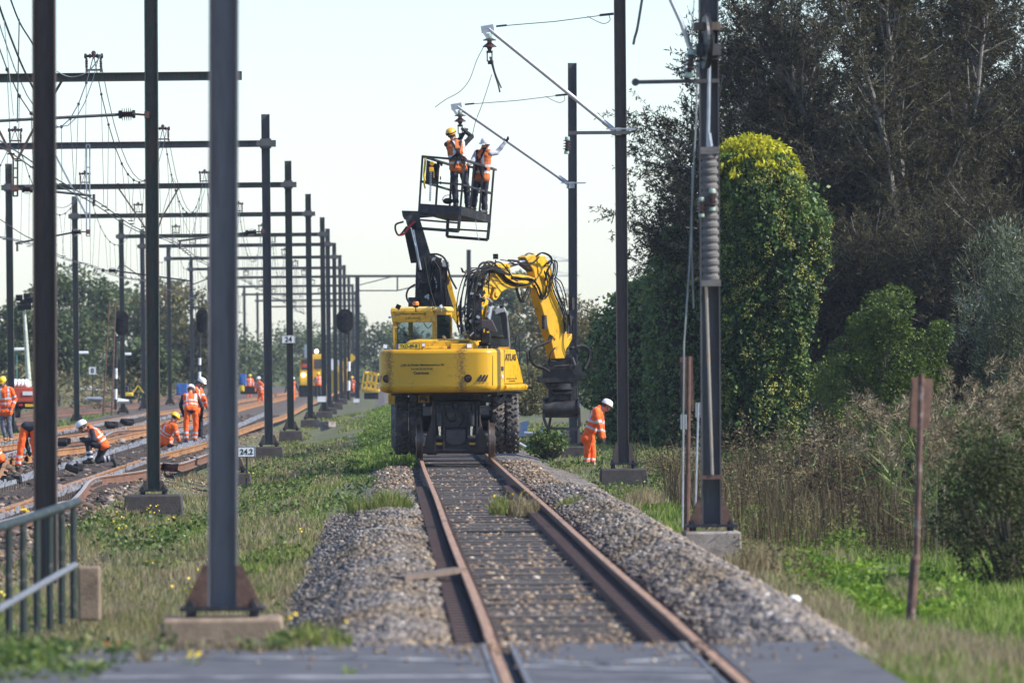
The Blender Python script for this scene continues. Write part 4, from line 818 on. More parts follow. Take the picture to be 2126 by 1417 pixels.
tx = [('J.J.M. de Ridder Machineverhuur BV', 600, 972, 565, None, .012), ('Tel. 06-30 38 37 80', 590, 1020, 280, None, .0), ('Castricum', 585, 1070, 195, None, .02)]
for s, x, y, wpx, hh, bo in tx: text_mesh('lettering', s, face_pt(x, y), RTV, UPV, wpx/6.162/100*1.03, M['letter'], ex, bold=bo)
def hazard(x0, x1, ya, yb, n, surf):
    b = MB(); wd = (x1-x0)/(n*1.55)
    for k in range(n):
        xx = x0+(x1-x0)*k/n; dx = (yb-ya)*.55
        P = [surf(xx, yb), surf(xx+wd, yb), surf(min(xx+wd+dx, x1+18), ya), surf(min(xx+dx, x1+5), ya)]
        b.prism(P, FWV*-.004)
    b.build('hazard_stripe', M['letter'], ex)
hazard(1292, 1425, 1095, 1180, 3, face_pt); hazard(22, 62, 1105, 1190, 2, face_pt)
def flank(ly, z): return LX(1.302, ly, z)
text_mesh('lettering', 'ATLAS', flank(-.60, 2.14), FWV, UPV, 1.02, M['letter'], ex, height=.145, bold=.03)
text_mesh('lettering', 'J.J.M. de Ridder Machineverhuur BV', flank(-.5, 1.69), FWV, UPV, 1.0, M['letter'], ex, height=.028)
text_mesh('lettering', 'Tel. 06-30 38 37 80', flank(-.5, 1.64), FWV, UPV, .6, M['letter'], ex, height=.024)
b = MB(); b.prism([LX(1.285, -1.45, 1.86), LX(1.3, -1.3, 1.86), LX(1.3, -1.3, 1.95), LX(1.285, -1.45, 1.95)], RTV*.012); b.build('vent', M['letter'], ex)
b = MB(); b.lathe([(.005, .01), (.04, .01), (.045, 0)], LX(1.3, -1.38, 1.74), RTV, 16); b.build('filler_cap', M['white'], ex)
for x in (1500, 1600):
    b = MB(); b.bar(face_pt(min(x, 1499), 850) if x == 1500 else flank(-1.18, 2.3), face_pt(min(x, 1499), 1230) if x == 1500 else flank(-1.18, 1.6), .008); b.build('panel_seam', M['letter'], ex)
# hood
b = MB(); prof = [(380, 775), (390, 690), (440, 655), (560, 640), (1190, 640), (1265, 668), (1305, 730), (1310, 775)]
b.loft([[K('cw', x, y+dz, 142.9+o) for x, y in prof] for o, dz in ((.0, 22), (.06, 4), (.15, 0), (.95, -6))]); b.build('engine_hood', M['yellow'], ex, smooth=True)
b = MB(); b.prism([K('cw', x, y, 142.75) for x, y in ((955, 700), (1245, 690), (1245, 775), (955, 775))], (0, .3, 0)); b.build('hood_box', M['yellow'], ex, bevel=.02)
b = MB(); b.prism([K('cw', x, y, 142.78) for x, y in ((600, 735), (910, 735), (930, 775), (600, 775))], (0, .2, 0)); b.build('hood_step', M['yellow'], ex, bevel=.02)
b = MB()
for k in range(5): x = 1050+k*27; b.prism([K('cw', x, 690, 142.86), K('cw', x+14, 690, 142.86), K('cw', x+50, 652, 142.86), K('cw', x+38, 652, 142.86)], (0, .12, 0))
b.build('hood_louvre', M['letter'], ex)
b = MB(); b.tube(spline([K('cw', 905, 740, 142.95), K('cw', 905, 690, 142.95), K('cw', 895, 640, 142.95), K('cw', 862, 600, 142.9)], 5), [.03]*15+[.034], 12); b.build('exhaust_pipe', mat('heat stained pipe', (.34, .25, .17), .35, .8, var=.3), ex, smooth=True)
def worklamp(x, y, wpx, hpx, D_, name='work_light', lit=True, tilt=0.):
    c = K('cw', x, y, D_); s = 1/6.162/99.5; R = Matrix.Rotation(tilt, 3, 'Y'); b = MB(); b.box(c, (wpx*s, .07, hpx*s), R); o = b.build(name, M['black'], ex, bevel=.008)
    b = MB(); b.box(c-Vector((0, .037, 0)), (wpx*s*.82, .006, hpx*s*.78), R); b.build('lens', LENS if lit else M['black'], o); b = MB(); b.cyl(c-Vector((0, 0, hpx*s*.5)), c-Vector((0, 0, hpx*s*.5+.06)), .012, n=8); b.build('lamp_bracket', M['yellow'], o)
LENS = mat('lamp lens', (.85, .85, .85), .15, var=.02)
worklamp(1198, 725, 75, 66, 142.7); worklamp(122, 732, 62, 62, 142.6, tilt=.15); worklamp(288, 225, 62, 58, 143.3, lit=False, tilt=.45); worklamp(840, 222, 40, 60, 143.5, tilt=-.5); worklamp(612, 712, 46, 52, 142.7)
b = MB(); b.lathe([(.035, -.05), (.055, -.04), (.055, -.01)], K('cw', 513, 205, 143.6), (0, 0, 1), 18, 1); b.lathe([(.055, -.008), (.068, .0), (.068, .045), (.055, .075), (.02, .08)], K('cw', 513, 205, 143.6), (0, 0, 1), 18, 0); b.cyl(K('cw', 513, 290, 143.6), K('cw', 513, 235, 143.6), .012, mi=1); b.build('beacon', [mat('amber beacon', (.85, .22, .03), .25), M['black']], ex, smooth=True)
# plate
pl = K('cw', 412, 730, 142.55); b = MB(); b.box(pl, (.47, .012, .115)); o = b.build('number_plate', mat('yellow plate', (.86, .56, .03), .4, var=.03), ex, bevel=.004)
b = MB(); b.box(pl+Vector((-.215, -.008, 0)), (.04, .005, .11)); b.build('plate_band', mat('blue band', (.02, .06, .35), .4), o)
text_mesh('lettering', 'TKD-89-B', pl+Vector((.018, -.008, 0)), (1, 0, 0), UPV, .37, M['letter'], o, height=.078, bold=.022)
b = MB(); b.box(pl+Vector((0, .0, .062)), (.48, .02, .008)); b.box(pl+Vector((0, 0, -.062)), (.48, .02, .008)); b.box(pl+Vector((.237, 0, 0)), (.008, .02, .13)); b.build('plate_frame', M['black'], o)
# cab
def CB(lx, ly, z): return LX(lx, ly, z)
x0, x1, ya, yb, zb, zr = -1.24, -.30, -.62, .85, 1.58, 3.20
post = [(x0, ya), (x1, ya), (x0, yb), (x1, yb)]
b = MB()
for lx, ly in post: b.bar(CB(lx+(.04 if lx == x0 else -.04), ly+(.04 if ly == ya else -.04), zb), CB(lx+(.04 if lx == x0 else -.04), ly+(.04 if ly == ya else -.04), zr-.05), .09, .09, up=FWV)
for z in (2.02, 3.1):
    b.bar(CB(x0+.05, ya+.04, z), CB(x1-.05, ya+.04, z), .075, .1); b.bar(CB(x0+.05, yb-.04, z), CB(x1-.05, yb-.04, z), .075, .1); b.bar(CB(x0+.04, ya+.05, z), CB(x0+.04, yb-.05, z), .075, .1); b.bar(CB(x1-.04, ya+.05, z), CB(x1-.04, yb-.05, z), .075, .1)
b.build('cab_frame', M['yellow'], ex, bevel=.015)
b = MB(); b.box(CB((x0+x1)/2, .1, 1.8), (x1-x0-.02, 1.42, .5), RL_); b.build('cab_lower_panel', M['yellow'], ex, bevel=.02)
b = MB(); b.loft([[CB(lx*k+(x0+x1)/2*(1-k), ly*k+.1*(1-k), z) for lx, ly in ((x0-.03, ya-.06), (x1+.03, ya-.06), (x1+.03, yb+.05), (x0-.03, yb+.05))] for z, k in ((zr-.07, 1.), (zr, 1.), (zr+.03, .93))]); b.build('cab_roof', mat('pale yellow roof', (.74, .52, .12), .4, var=.1), ex, bevel=.02)
b = MB(); b.prism([CB(lx, ya-.13, z) for lx, z in ((x0+.02, 2.90), (x1+.02, 2.90), (x1-.05, 3.15), (x0-.02, 3.15))], FWV*.14); b.build('roof_sign', M['yellow'], ex, bevel=.012)
text_mesh('lettering', 'J.J.M. de Ridder Machineverhuur BV', CB((x0+x1)/2-.02, ya-.136, 3.075), RTV, UPV, .62, M['letter'], ex, bold=.015)
text_mesh('lettering', 'Tel. 06-53 253 940', CB((x0+x1)/2-.02, ya-.136, 2.985), RTV, UPV, .31, M['letter'], ex)
def pane(a, c, z0, z1, nrm):
    b = MB(); b.prism([a+UPV*z0, c+UPV*z0, c+UPV*z1, a+UPV*z1], nrm*.008); b.build('window_pane', M['glass'], ex)
pane(CB(x0+.08, ya+.03, 0), CB(x1-.08, ya+.03, 0), 2.05, 3.05, FWV); pane(CB(x0+.08, yb-.04, 0), CB(x1-.08, yb-.04, 0), 2.05, 3.05, FWV)
pane(CB(x0+.03, ya+.08, 0), CB(x0+.03, yb-.08, 0), 2.05, 3.05, RTV)
b = MB(); b.prism([CB(x1-.03, ya+.08, 2.05), CB(x1-.03, yb-.08, 2.05), CB(x1-.03, yb-.08, 3.05), CB(x1-.03, ya+.08, 3.05)], RTV*.008); b.build('window_pane', glassmat('tinted glass', (.3, .33, .34), .7), ex)
b = MB()
for lx, ly, z, s in ((-.8, .15, 2.25, (.42, .12, .6)), (-.8, .3, 2.02, (.42, .4, .12))): b.box(CB(lx, ly, z), s, RL_)
b.build('driver_seat', M['blackcloth'], ex, bevel=.04); b = MB(); b.box(CB(-.62, .1, 2.42), (.2, .1, .2), RL_); b.build('headrest', mat('red headrest', (.35, .04, .03), .7), ex, bevel=.03)
b = MB(); b.tube(spline([CB(-1.2, ya+.06, 2.72), CB(-1.1, ya+.07, 2.78), CB(-.95, ya+.07, 2.62), CB(-.8, ya+.07, 2.6), CB(-.6, ya+.07, 2.42), CB(-.5, ya+.07, 2.3)], 5), .008, 6); b.tube(spline([CB(-.62, ya+.07, 2.95), CB(-.5, ya+.07, 2.78), CB(-.4, ya+.07, 2.85)], 4), .008, 6); b.build('cable', M['black'], ex)
b = MB(); b.prism([K('cw', x, y, 143.6) for x, y in ((218, 478), (275, 478), (275, 500), (240, 505), (240, 745), (218, 745))], (0, .25, 0)); b.build('mirror_bracket', mat('ochre paint', (.45, .27, .03), .5), ex, bevel=.01)
b = MB(); b.cyl(K('cw', 240, 355, 143.3), K('cw', 180, 360, 143.3), .012); b.ell(K('cw', 178, 360, 143.3), (.03, .03, .025), 8, 6); b.build('position_lamp', M['galv'], ex)
b = MB(); b.tube([K('cw', 735, 290, 143.5), K('cw', 722, 210, 143.5), K('cw', 690, 135, 143.5)], .008, 6); b.build('aerial', M['black'], ex)
for pts in (((1780, 765), (1795, 640), (1805, 590), (1820, 582), (1835, 600), (1838, 640), (1848, 910)), ((1812, 800), (1830, 782), (1905, 785), (1925, 800), (1938, 860), (1965, 1215))):
    b = MB(); b.tube(spline([K('cw', x, y, 144.8) for x, y in pts], 5), .017, 8); b.build('handrail', M['dark_steel'], ex)
b = MB(); b.box(K('cw', 1967, 1195, 144.8), (.03, .05, .09)); b.build('handrail_foot', M['dark_steel'], ex); b = MB(); b.box(K('cw', 1640, 752, 144.3), (.24, .3, .045)); b.build('deck_plate', M['yellow'], ex)
# mirror shield and filter pod beside the boom
b = MB(); b.prism([K('cw', x, y, 143.4) for x, y in ((1325, 395), (1490, 388), (1560, 540), (1545, 560), (1465, 545), (1325, 560))], (0, .08, 0)); b.build('mirror_back', mat('dark brown plastic', (.055, .042, .04), .5), ex, bevel=.02)
b = MB(); b.prism([K('cw', x, y, 143.3) for x, y in ((1345, 490), (1455, 490), (1465, 690), (1345, 700))], (0, .15, 0)); b.build('filter_box', M['black'], ex, bevel=.02)
b = MB(); b.box(K('cw', 1388, 530, 143.27), (.03, .01, .07)); b.box(K('cw', 1437, 548, 143.27), (.05, .01, .035)); b.build('warning_sticker', M['yellow'], ex)
b = MB(); b.ell(K('cw', 1560, 610, 143.7), (.14, .12, .05), 16, 8); b.build('mirror', M['black'], ex, smooth=True)
b = MB()
for k in range(14): b.box(K('cw', 1330+k*17, 720+RNG.uniform(-25, 25), 143.5), (RNG.uniform(.03, .07), .1, RNG.uniform(.04, .12)))
b.build('deck_fittings', M['dark_steel'], ex)
# boom in its own upright plane, swung towards the right
PH = math.radians(45); NB = Vector((math.cos(PH), -math.sin(PH), 0))
def BM(x, y, off=0., c='ex'):
    ox, oy, s = CROP[c]; px = ox+x/s; r = (px-985)/98.5/math.sin(PH)
    return K(c, x, y, 143.9+r*math.cos(PH))+NB*off
def plate(name, pts, th, m='yellow', bev=.015, off=0.):
    b = MB(); b.prism([BM(x, y, off-th/2) for x, y in pts], NB*th); return b.build(name, M[m] if isinstance(m, str) else m, ex, bevel=bev)
plate('lower_boom', [(690, 640), (742, 640), (752, 520), (768, 420), (800, 280), (805, 225), (762, 200), (735, 300), (712, 420), (695, 520)], .30)
plate('boom_head', [(750, 215), (790, 175), (830, 142), (865, 135), (905, 140), (917, 165), (920, 200), (1030, 213), (1078, 232), (1085, 262), (1078, 292), (1030, 288), (920, 290), (885, 298), (862, 315), (845, 345), (832, 362), (815, 362), (806, 345), (812, 320), (820, 290), (790, 260)], .26)
b = MB(); b.lathe([(.01, .01), (.05, .012), (.06, 0), (.06, -.3), (.05, -.31), (.01, -.31)], BM(830, 328, .15), NB, 18); b.lathe([(.01, .01), (.045, .012), (.05, 0), (.05, -.3), (.01, -.31)], BM(900, 155, .15), NB, 18); b.lathe([(.01, .01), (.045, .012), (.05, 0), (.05, -.3), (.01, -.31)], BM(1058, 258, .15), NB, 18); b.build('pivot_pin', M['yellow'], ex)
text_mesh('lettering', 'ATLAS', BM(965, 263, .133), NB.cross(UPV)*-1, UPV, .26, M['letter'], ex, height=.05, bold=.03)
text_mesh('lettering', 'J.J.M. de Ridder', BM(858, 262, .133), NB.cross(UPV)*-1, UPV, .22, M['letter'], ex, height=.016)
plate('stick', [(1008, 100), (1040, 86), (1085, 84), (1118, 100), (1150, 140), (1172, 185), (1190, 310), (1215, 400), (1250, 490), (1270, 590), (1262, 660), (1255, 720), (1195, 722), (1165, 590), (1110, 400), (1088, 340), (1078, 262), (1062, 180)], .24, mat('ochre stick paint', (.58, .32, .012), .38, var=.12, scale=3, c2=(.12, .07, .03), c2amt=.2, c2scale=5))
plate('stick_head', [(1078, 92), (1125, 92), (1165, 170), (1180, 300), (1150, 330), (1120, 240), (1085, 200)], .30)
plate('stick_bracket', [(1258, 620), (1300, 566), (1312, 580), (1282, 640), (1262, 665)], .2, 'yellow')
plate('stick_bracket', [(1180, 590), (1192, 570), (1196, 600), (1188, 610)], .3, 'yellow')
text_mesh('lettering', 'ATLAS', BM(1143, 262, .155), (NB.cross(UPV)*-1*.3-UPV), (NB.cross(UPV)*-1+UPV*.3), .22, M['letter'], ex, height=.06, bold=.03)
for a, c, r0, r1, tt in (((795, 500), (793, 290), .058, .04, .0), ((925, 150), (1035, 118), .05, .035, .05)):
    b = MB(); pa, pc = BM(*a, tt), BM(*c, tt); b.cyl(pa, pa.lerp(pc, .62 if tt else .97), r0, n=18); b.build('boom_cylinder', mat('grey cylinder', (.20, .20, .21), .35, .6, var=.1), ex, smooth=True)
    b = MB(); b.cyl(pa.lerp(pc, .6), pc, r1, n=14); b.build('piston_rod', M['chrome'], ex)
b = MB(); pa, pc = BM(757, 480, .22), BM(772, 395, .22); b.cyl(pa, pc, .07, n=16); b.build('accumulator', M['galv'], ex, smooth=True)
b = MB(); b.box(BM(853, 95, 0), (.11, .1, .11)); b.cyl(BM(853, 115, 0), BM(853, 140, 0), .015); b.build('work_light', M['black'], ex, bevel=.01)
plate('hinge_block', [(1075, 100), (1000, 115), (1010, 150), (1060, 190), (1078, 150)], .16, 'dark_steel')
# hose bundles
def hoses(n, pts, spread, r, m='black', dof=.25, name='hydraulic_hose'):
    for k in range(n):
        o = RNG.uniform(-dof, dof); b = MB(); P = []
        jx, jy = RNG.uniform(-spread, spread), RNG.uniform(-spread, spread)
        for i, (x, y) in enumerate(pts): P.append(BM(x+jx+RNG.uniform(-spread, spread)*.45, y+jy+RNG.uniform(-spread, spread)*.45, .2+o))
        b.tube(spline(P, 5), r*RNG.uniform(.8, 1.2), 6); b.build(name, M[m], ex)
hoses(12, [(632, 560), (625, 420), (640, 300), (672, 200), (735, 170), (800, 185), (850, 205)], 13, .014)
hoses(10, [(690, 540), (680, 400), (690, 270), (712, 215), (765, 165), (815, 170)], 14, .014)
hoses(5, [(728, 330), (722, 260), (745, 150), (790, 130), (830, 165), (880, 230), (905, 245)], 6, .014)
hoses(4, [(800, 160), (840, 200), (880, 245), (940, 275), (1010, 268), (1045, 240)], 8, .014, dof=.05)
hoses(3, [(860, 125), (910, 130), (960, 150), (1010, 140), (1050, 105)], 7, .012)
hoses(5, [(915, 225), (970, 232), (1025, 240), (1060, 290), (1085, 350), (1120, 330), (1130, 250), (1115, 190)], 7, .014, dof=.06)
hoses(6, [(950, 288), (958, 330), (978, 372), (995, 345), (1015, 300), (1025, 285)], 6, .011, dof=.08)
hoses(3, [(1030, 100), (1065, 78), (1110, 95), (1128, 130), (1098, 190), (1085, 250)], 7, .013)
hoses(4, [(1118, 150), (1145, 125), (1172, 135), (1172, 200), (1160, 250), (1190, 340), (1225, 420), (1240, 500), (1238, 560)], 6, .014, dof=.08)
hoses(2, [(1175, 230), (1205, 260), (1230, 330), (1242, 400)], 5, .013)
hoses(2, [(1265, 470), (1262, 540), (1262, 600), (1290, 690)], 6, .013)
hoses(2, [(600, 560), (588, 500), (600, 440), (630, 400)], 6, .012); hoses(2, [(628, 165), (640, 190), (660, 185), (690, 160)], 5, .012)
hoses(1, [(1150, 580), (1140, 610), (1095, 630), (1035, 655), (1018, 700), (1040, 755), (1090, 775), (1135, 800)], 2, .03, dof=.02); hoses(1, [(1150, 575), (1128, 620), (1075, 640), (1030, 680), (1028, 720), (1055, 765), (1135, 790)], 2, .022, dof=.02)
hoses(1, [(1270, 660), (1300, 648), (1340, 642), (1378, 660), (1388, 700), (1372, 750), (1355, 785)], 2, .035, dof=.02); hoses(1, [(1175, 655), (1155, 680), (1140, 715), (1150, 738), (1180, 740)], 2, .016, dof=.02)
b = MB()
for k in range(120):
    y = RNG.uniform(235, 600); xm = np.interp(y, [235, 400, 600], [700, 662, 650]); x = xm+RNG.normal(0, 32); q = BM(x, y, RNG.uniform(.1, .5)); R = Matrix.Rotation(RNG.uniform(-.5, .5), 3, 'Y')
    if k % 3: b.box(q, (RNG.uniform(.02, .10), RNG.uniform(.05, .12), RNG.uniform(.02, .09)), R, mi=0 if k % 5 else 1)
    else: b.cyl(q, q+R@Vector((RNG.uniform(-.1, .1), 0, RNG.uniform(.04, .14))), RNG.uniform(.01, .022), n=8, mi=1 if k % 2 else 0)
b.box(BM(665, 480, .3), (.28, .2, .9)); b.build('valve_block', [M['dark_steel'], M['galv']], ex)
b = MB(); b.prism([BM(x, y, .3) for x, y in ((1238, 345), (1252, 350), (1253, 420), (1240, 425))], NB*.1); b.build('stick_valve', M['dark_steel'], ex); b = MB(); b.prism([BM(x, y, .2) for x, y in ((1245, 450), (1268, 470), (1270, 520), (1250, 520))], NB*.1); b.build('stick_valve', M['dark_steel'], ex); b = MB(); b.prism([BM(x, y, .1) for x, y in ((1115, 455), (1128, 455), (1135, 540), (1115, 540))], NB*.08); b.build('stick_valve', M['dark_steel'], ex)
# tilt rotator and grapple
GD = BM(1260, 800).y
def GR(x, y, o=0.): return K('ex', x, y, GD+o)
def gpl(name, pts, o, th, m='dark_steel', bev=.01):
    b = MB(); b.prism([GR(x, y, o) for x, y in pts], (0, th, 0)); return b.build(name, M[m], ex, bevel=bev)
gpl('tilt_link', [(1185, 705), (1260, 700), (1310, 695), (1325, 715), (1322, 770), (1265, 780), (1175, 785), (1170, 740)], -.1, .25)
gpl('rotator_body', [(1140, 760), (1165, 755), (1185, 775), (1300, 770), (1310, 745), (1345, 760), (1375, 800), (1398, 815), (1395, 840), (1370, 855), (1300, 865), (1185, 868), (1115, 865), (1115, 832), (1140, 832)], -.15, .35)
b = MB(); b.cyl(GR(1128, 848, -.1), GR(1110, 848, -.1), .05, n=12); b.build('tilt_pin', M['dark_steel'], ex); b = MB(); b.lathe([(.05, -.02), (.11, -.02), (.11, .02), (.05, .02)], GR(1352, 790, -.2), (0, -1, 0), 16); b.lathe([(.03, -.02), (.06, -.02), (.06, .02), (.03, .02)], GR(1320, 770, -.2), (0, -1, 0), 16); b.lathe([(.03, -.02), (.06, -.02), (.06, .02), (.03, .02)], GR(1395, 820, -.2), (0, -1, 0), 16)
b.build('tilt_pivot', M['dark_steel'], ex); b = MB(); b.cyl(GR(1195, 640, .0), GR(1200, 700, 0), .03); b.build('tilt_hose_guide', M['dark_steel'], ex); b = MB(); b.cyl(GR(1320, 715, -.15), GR(1345, 790, -.15), .045); b.build('tilt_cylinder', M['dark_steel'], ex); b = MB(); b.cyl(GR(1210, 770, -.2), GR(1305, 762, -.2), .03); b.build('tilt_shaft', M['dark_steel'], ex)
b = MB(); b.lathe([(.22, 0), (.27, .02), (.27, .06), (.24, .08), (.24, .14), (.25, .16)], GR(1258, 915, 0), (0, 0, 1), 28); b.build('rotator_ring', M['dark_steel'], ex)
gpl('grapple_body', [(1195, 890), (1328, 890), (1335, 1000), (1188, 1000)], .02, .25)
for x0, x1 in ((1178, 1205), (1315, 1342)): gpl('grapple_frame', [(x0, 895), (x1, 895), (x1, 1010), (x0-5, 1010)], -.12, .3)
b = MB(); b.cyl(GR(1200, 932, -.15), GR(1320, 932, -.15), .045, n=14); b.box(GR(1260, 965, .05), (.42, .25, .12)); b.cyl(GR(1208, 925, -.1), GR(1208, 965, -.1), .03); b.build('grapple_cylinder', M['dark_steel'], ex)
gpl('grapple_shell', [(1160, 958), (1345, 958), (1366, 985), (1366, 1062), (1340, 1082), (1165, 1082), (1142, 1062), (1142, 985)], .05, .3)
gpl('rotator_plate', [(1150, 868), (1365, 862), (1350, 905), (1170, 908)], -.05, .3)
b = MB(); b.cyl(GR(1150, 1025, 0), GR(1358, 1025, 0), .2, n=26); b.cyl(GR(1141, 1025, 0), GR(1152, 1025, 0), .23, n=26); b.cyl(GR(1354, 1025, 0), GR(1366, 1025, 0), .24, n=26); b.build('grapple_drum', M['dark_steel'], ex, smooth=True)
b = MB()
for o in (-.16, .3):
    q = [GR(x, y, o) for x, y in ((1148, 1020), (1148, 1085), (1170, 1145), (1345, 1152), (1367, 1135), (1363, 1020))]
    for a, c in zip(q[:-1], q[1:]): b.bar(a, c, .075, .06)
b.bar(GR(1180, 1148, -.16), GR(1180, 1148, .3), .05); b.bar(GR(1340, 1150, -.16), GR(1340, 1150, .3), .05); b.bar(GR(1190, 1080, .2), GR(1180, 1140, .2), .05)
b.build('grapple_jaw', M['dark_steel'], ex); b = MB(); b.tube([GR(1172, 1150, -.1), GR(1170, 1185, -.1)], .02); b.build('jaw_pin', M['dark_steel'], ex)
# ---------- second machine, carrying the work basket
e2 = thing('lift_machine', 'second excavator behind the yellow one raising a work basket on a black folding arm', 'lift machine', W(930, 940, 151.5))
D = 151
def E(x, y, o=0., c='ex'): return K(c, x, y, D+o)
def epl(name, pts, th, m='dark_steel', o=0., bev=.012, c='ex'):
    b = MB(); b.prism([E(x, y, o, c) for x, y in pts], (0, th, 0)); return b.build(name, M[m] if isinstance(m, str) else m, e2, bevel=bev)
epl('undercarriage', [(330, 1010), (860, 1010), (860, 1180), (330, 1180)], 2.5, 'dark_steel', .6)
epl('upper_body', [(300, 700), (930, 660), (950, 900), (300, 900)], 2.2, mat('dark grey body', (.05, .05, .055), .45), .6)
for x in (290, 905):
    b = MB(); c_ = E(x, 1150, 1.2); b.lathe([(.2, -.25), (.5, -.28), (.6, -.2), (.62, 0), (.6, .2), (.5, .28), (.2, .25)], c_+Vector((0, 0, .1)), (1, 0, 0), 28); b.build('tyre', M['tyre'], e2)
epl('arm_base', [(318, 418), (318, 345), (360, 345), (362, 250), (366, 130), (420, 85), (470, 80), (512, 105), (532, 150), (552, 185), (556, 280), (600, 420)], .5)
epl('base_boom', [(550, 190), (572, 215), (600, 330), (640, 470), (620, 520), (560, 420), (540, 300)], .3, 'yellow', .1)
epl('base_boom', [(690, 560), (740, 560), (760, 470), (730, 470)], .3, 'yellow', .2)
CH_P = [((835, 440), (868, 440), (908, 560), (915, 600), (870, 600), (862, 545))]
def EP(px, py, o=0.): return W(px, py, D+o)
b = MB(); b.prism([EP(x, y, -.1) for x, y in ((856, 468), (872, 455), (893, 525), (900, 590), (868, 590), (864, 540))], (0, .3, 0)); b.build('arm', M['dark_steel'], e2, bevel=.01)
b = MB(); b.prism([EP(x, y, -.2) for x, y in ((838, 475), (857, 475), (866, 545), (853, 546))], (0, .25, 0)); b.build('arm_cover', M['black'], e2, bevel=.01)
b = MB(); b.prism([EP(x, y, -.1) for x, y in ((834, 437), (905, 439), (905, 449), (868, 452), (866, 456), (840, 455), (836, 448))], (0, .5, 0)); b.prism([EP(x, y, -.1) for x, y in ((842, 455), (872, 455), (872, 475), (848, 478))], (0, .3, 0)); b.build('basket_bracket', M['dark_steel'], e2, bevel=.008)
b = MB(); b.cyl(EP(857, 477, -.25), EP(873, 560, -.25), .03); b.build('arm_cylinder', M['galv'], e2); b = MB(); b.cyl(EP(853, 472, -.3), EP(862, 510, -.3), .018); b.build('piston_rod', M['chrome'], e2)
for pts, m_ in ((((838, 460), (822, 466), (822, 480), (830, 488), (845, 470)), 'black'), (((826, 488), (838, 486), (850, 470), (862, 460)), 'redhose'), (((862, 590), (848, 600), (844, 615), (850, 628), (864, 632)), 'black'), (((890, 528), (910, 528), (925, 540), (935, 575), (948, 600)), 'black'), (((880, 535), (893, 600), (905, 640)), 'black'), (((900, 540), (912, 560), (915, 600)), 'black')):
    if m_ not in M: M[m_] = mat('red hose', (.45, .02, .02), .5)
    b = MB(); b.tube(spline([EP(x, y, -.25) for x, y in pts], 5), .022, 7); b.build('hydraulic_hose', M[m_], e2)
b = MB()
for k in range(70): b.box(E(RNG.uniform(370, 560), RNG.uniform(120, 400), -.05+RNG.uniform(-.08, .05)), (RNG.uniform(.03, .12), .1, RNG.uniform(.03, .16)), Matrix.Rotation(RNG.uniform(-.6, .6), 3, 'Y'), mi=int(k % 9 == 0))
b.build('arm_fittings', [M['dark_steel'], M['galv']], e2)
for k in range(16):
    x = RNG.uniform(380, 560); b = MB(); b.tube(spline([E(x+RNG.uniform(-15, 15), y, -.15+RNG.uniform(-.1, .1)) for y in (RNG.uniform(100, 160), 200, 270, 330, RNG.uniform(380, 430))], 4), .014, 6); b.build('hydraulic_hose', M['black'], e2)
# its cab
epl('cab_shell', [(815, 455), (845, 420), (905, 410), (922, 425), (935, 520), (945, 655), (815, 655)], .9, mat('grey cab plastic', (.13, .13, .135), .4), .2, .05)
epl('cab_window', [(822, 480), (865, 455), (912, 470), (925, 520), (936, 640), (880, 640), (822, 640)], .02, mat('dark cab glass', (.03, .045, .05), .12), .17, 0)
epl('cab_window', [(880, 440), (912, 432), (922, 470), (926, 600), (905, 600)], .03, 'black', .1, .004)
epl('cab_roof', [(845, 425), (862, 408), (905, 404), (918, 425), (922, 445), (890, 440), (850, 455)], .8, mat('pale cab roof', (.38, .38, .37), .5), .15, .02)
b = MB(); b.box(E(826, 425, -.1), (.1, .08, .1)); b.build('work_light', M['black'], e2); b = MB(); b.cyl(E(890, 395, 0), E(890, 412, 0), .05); b.build('roof_lamp', M['black'], e2)
# ---------- basket: part of the machine
BD = 151.
A_, B_, C_ = (.52, .0, 1.15)
def BK(x, y, o): return K('bk', x, y, BD-.6+o)
TA, TB, TC = BK(182, 462, A_), BK(608, 500, B_), BK(905, 592, C_); TE = TA+(TC-TB)
FA, FB, FC = BK(148, 940, A_), BK(566, 968, B_), BK(868, 1055, C_); FE = FA+(FC-FB)
GA, GB, GC = BK(145, 1035, A_), BK(560, 1055, B_), BK(862, 1138, C_); GE = GA+(GC-GB)
bs = MB(); o_ = bs
b = MB(); b.add([GA, GB, GC, GE, FA-Vector((0, 0, .12)), FB-Vector((0, 0, .12)), FC-Vector((0, 0, .12)), FE-Vector((0, 0, .12))], [(0, 1, 2, 3), (7, 6, 5, 4)]+[(i, (i+1) % 4, 4+(i+1) % 4, 4+i) for i in range(4)]); bsk = b.build('basket_floor', M['dark_steel'], e2)
def side(p, q, g, h, th=.02): b = MB(); b.prism([p, q, h, g], (q-p).cross(Vector((0, 0, 1))).normalized()*th); return b.build('toe_board', M['dark_steel'], e2)
side(FA, FB, GA, GB); side(FB, FC, GB, GC); side(FC, FE, GC, GE); side(FE, FA, GE, GA)
b = MB(); r = .048
for p, q in ((TA, TB), (TB, TC), (TC, TE), (TE, TA)): b.bar(p, q, r)
b.bar(TC, TC+(TC-TB)*.08, r*.9)
b.build('top_rail', M['dark_steel'], e2)
b = MB()
for (p, fp), (q, fq) in (((TA, FA), (TB, FB)), ((TB, FB), (TC, FC)), ((TC, FC), (TE, FE)), ((TE, FE), (TA, FA))): b.bar(p.lerp(fp, .53), q.lerp(fq, .53), .042)
b.build('mid_rail', M['dark_steel'], e2)
for p, q in ((TA, GA), (TB, GB), (TC, GC), (TE, GE), (TB.lerp(TC, .33), FB.lerp(FC, .33)), (TB.lerp(TC, .64), FB.lerp(FC, .64)), (TE.lerp(TC, .4), FE.lerp(FC, .4)), (TE.lerp(TA, .45), FE.lerp(FA, .45))): b = MB(); b.bar(p, q, .048); b.build('rail_post', M['dark_steel'], e2)
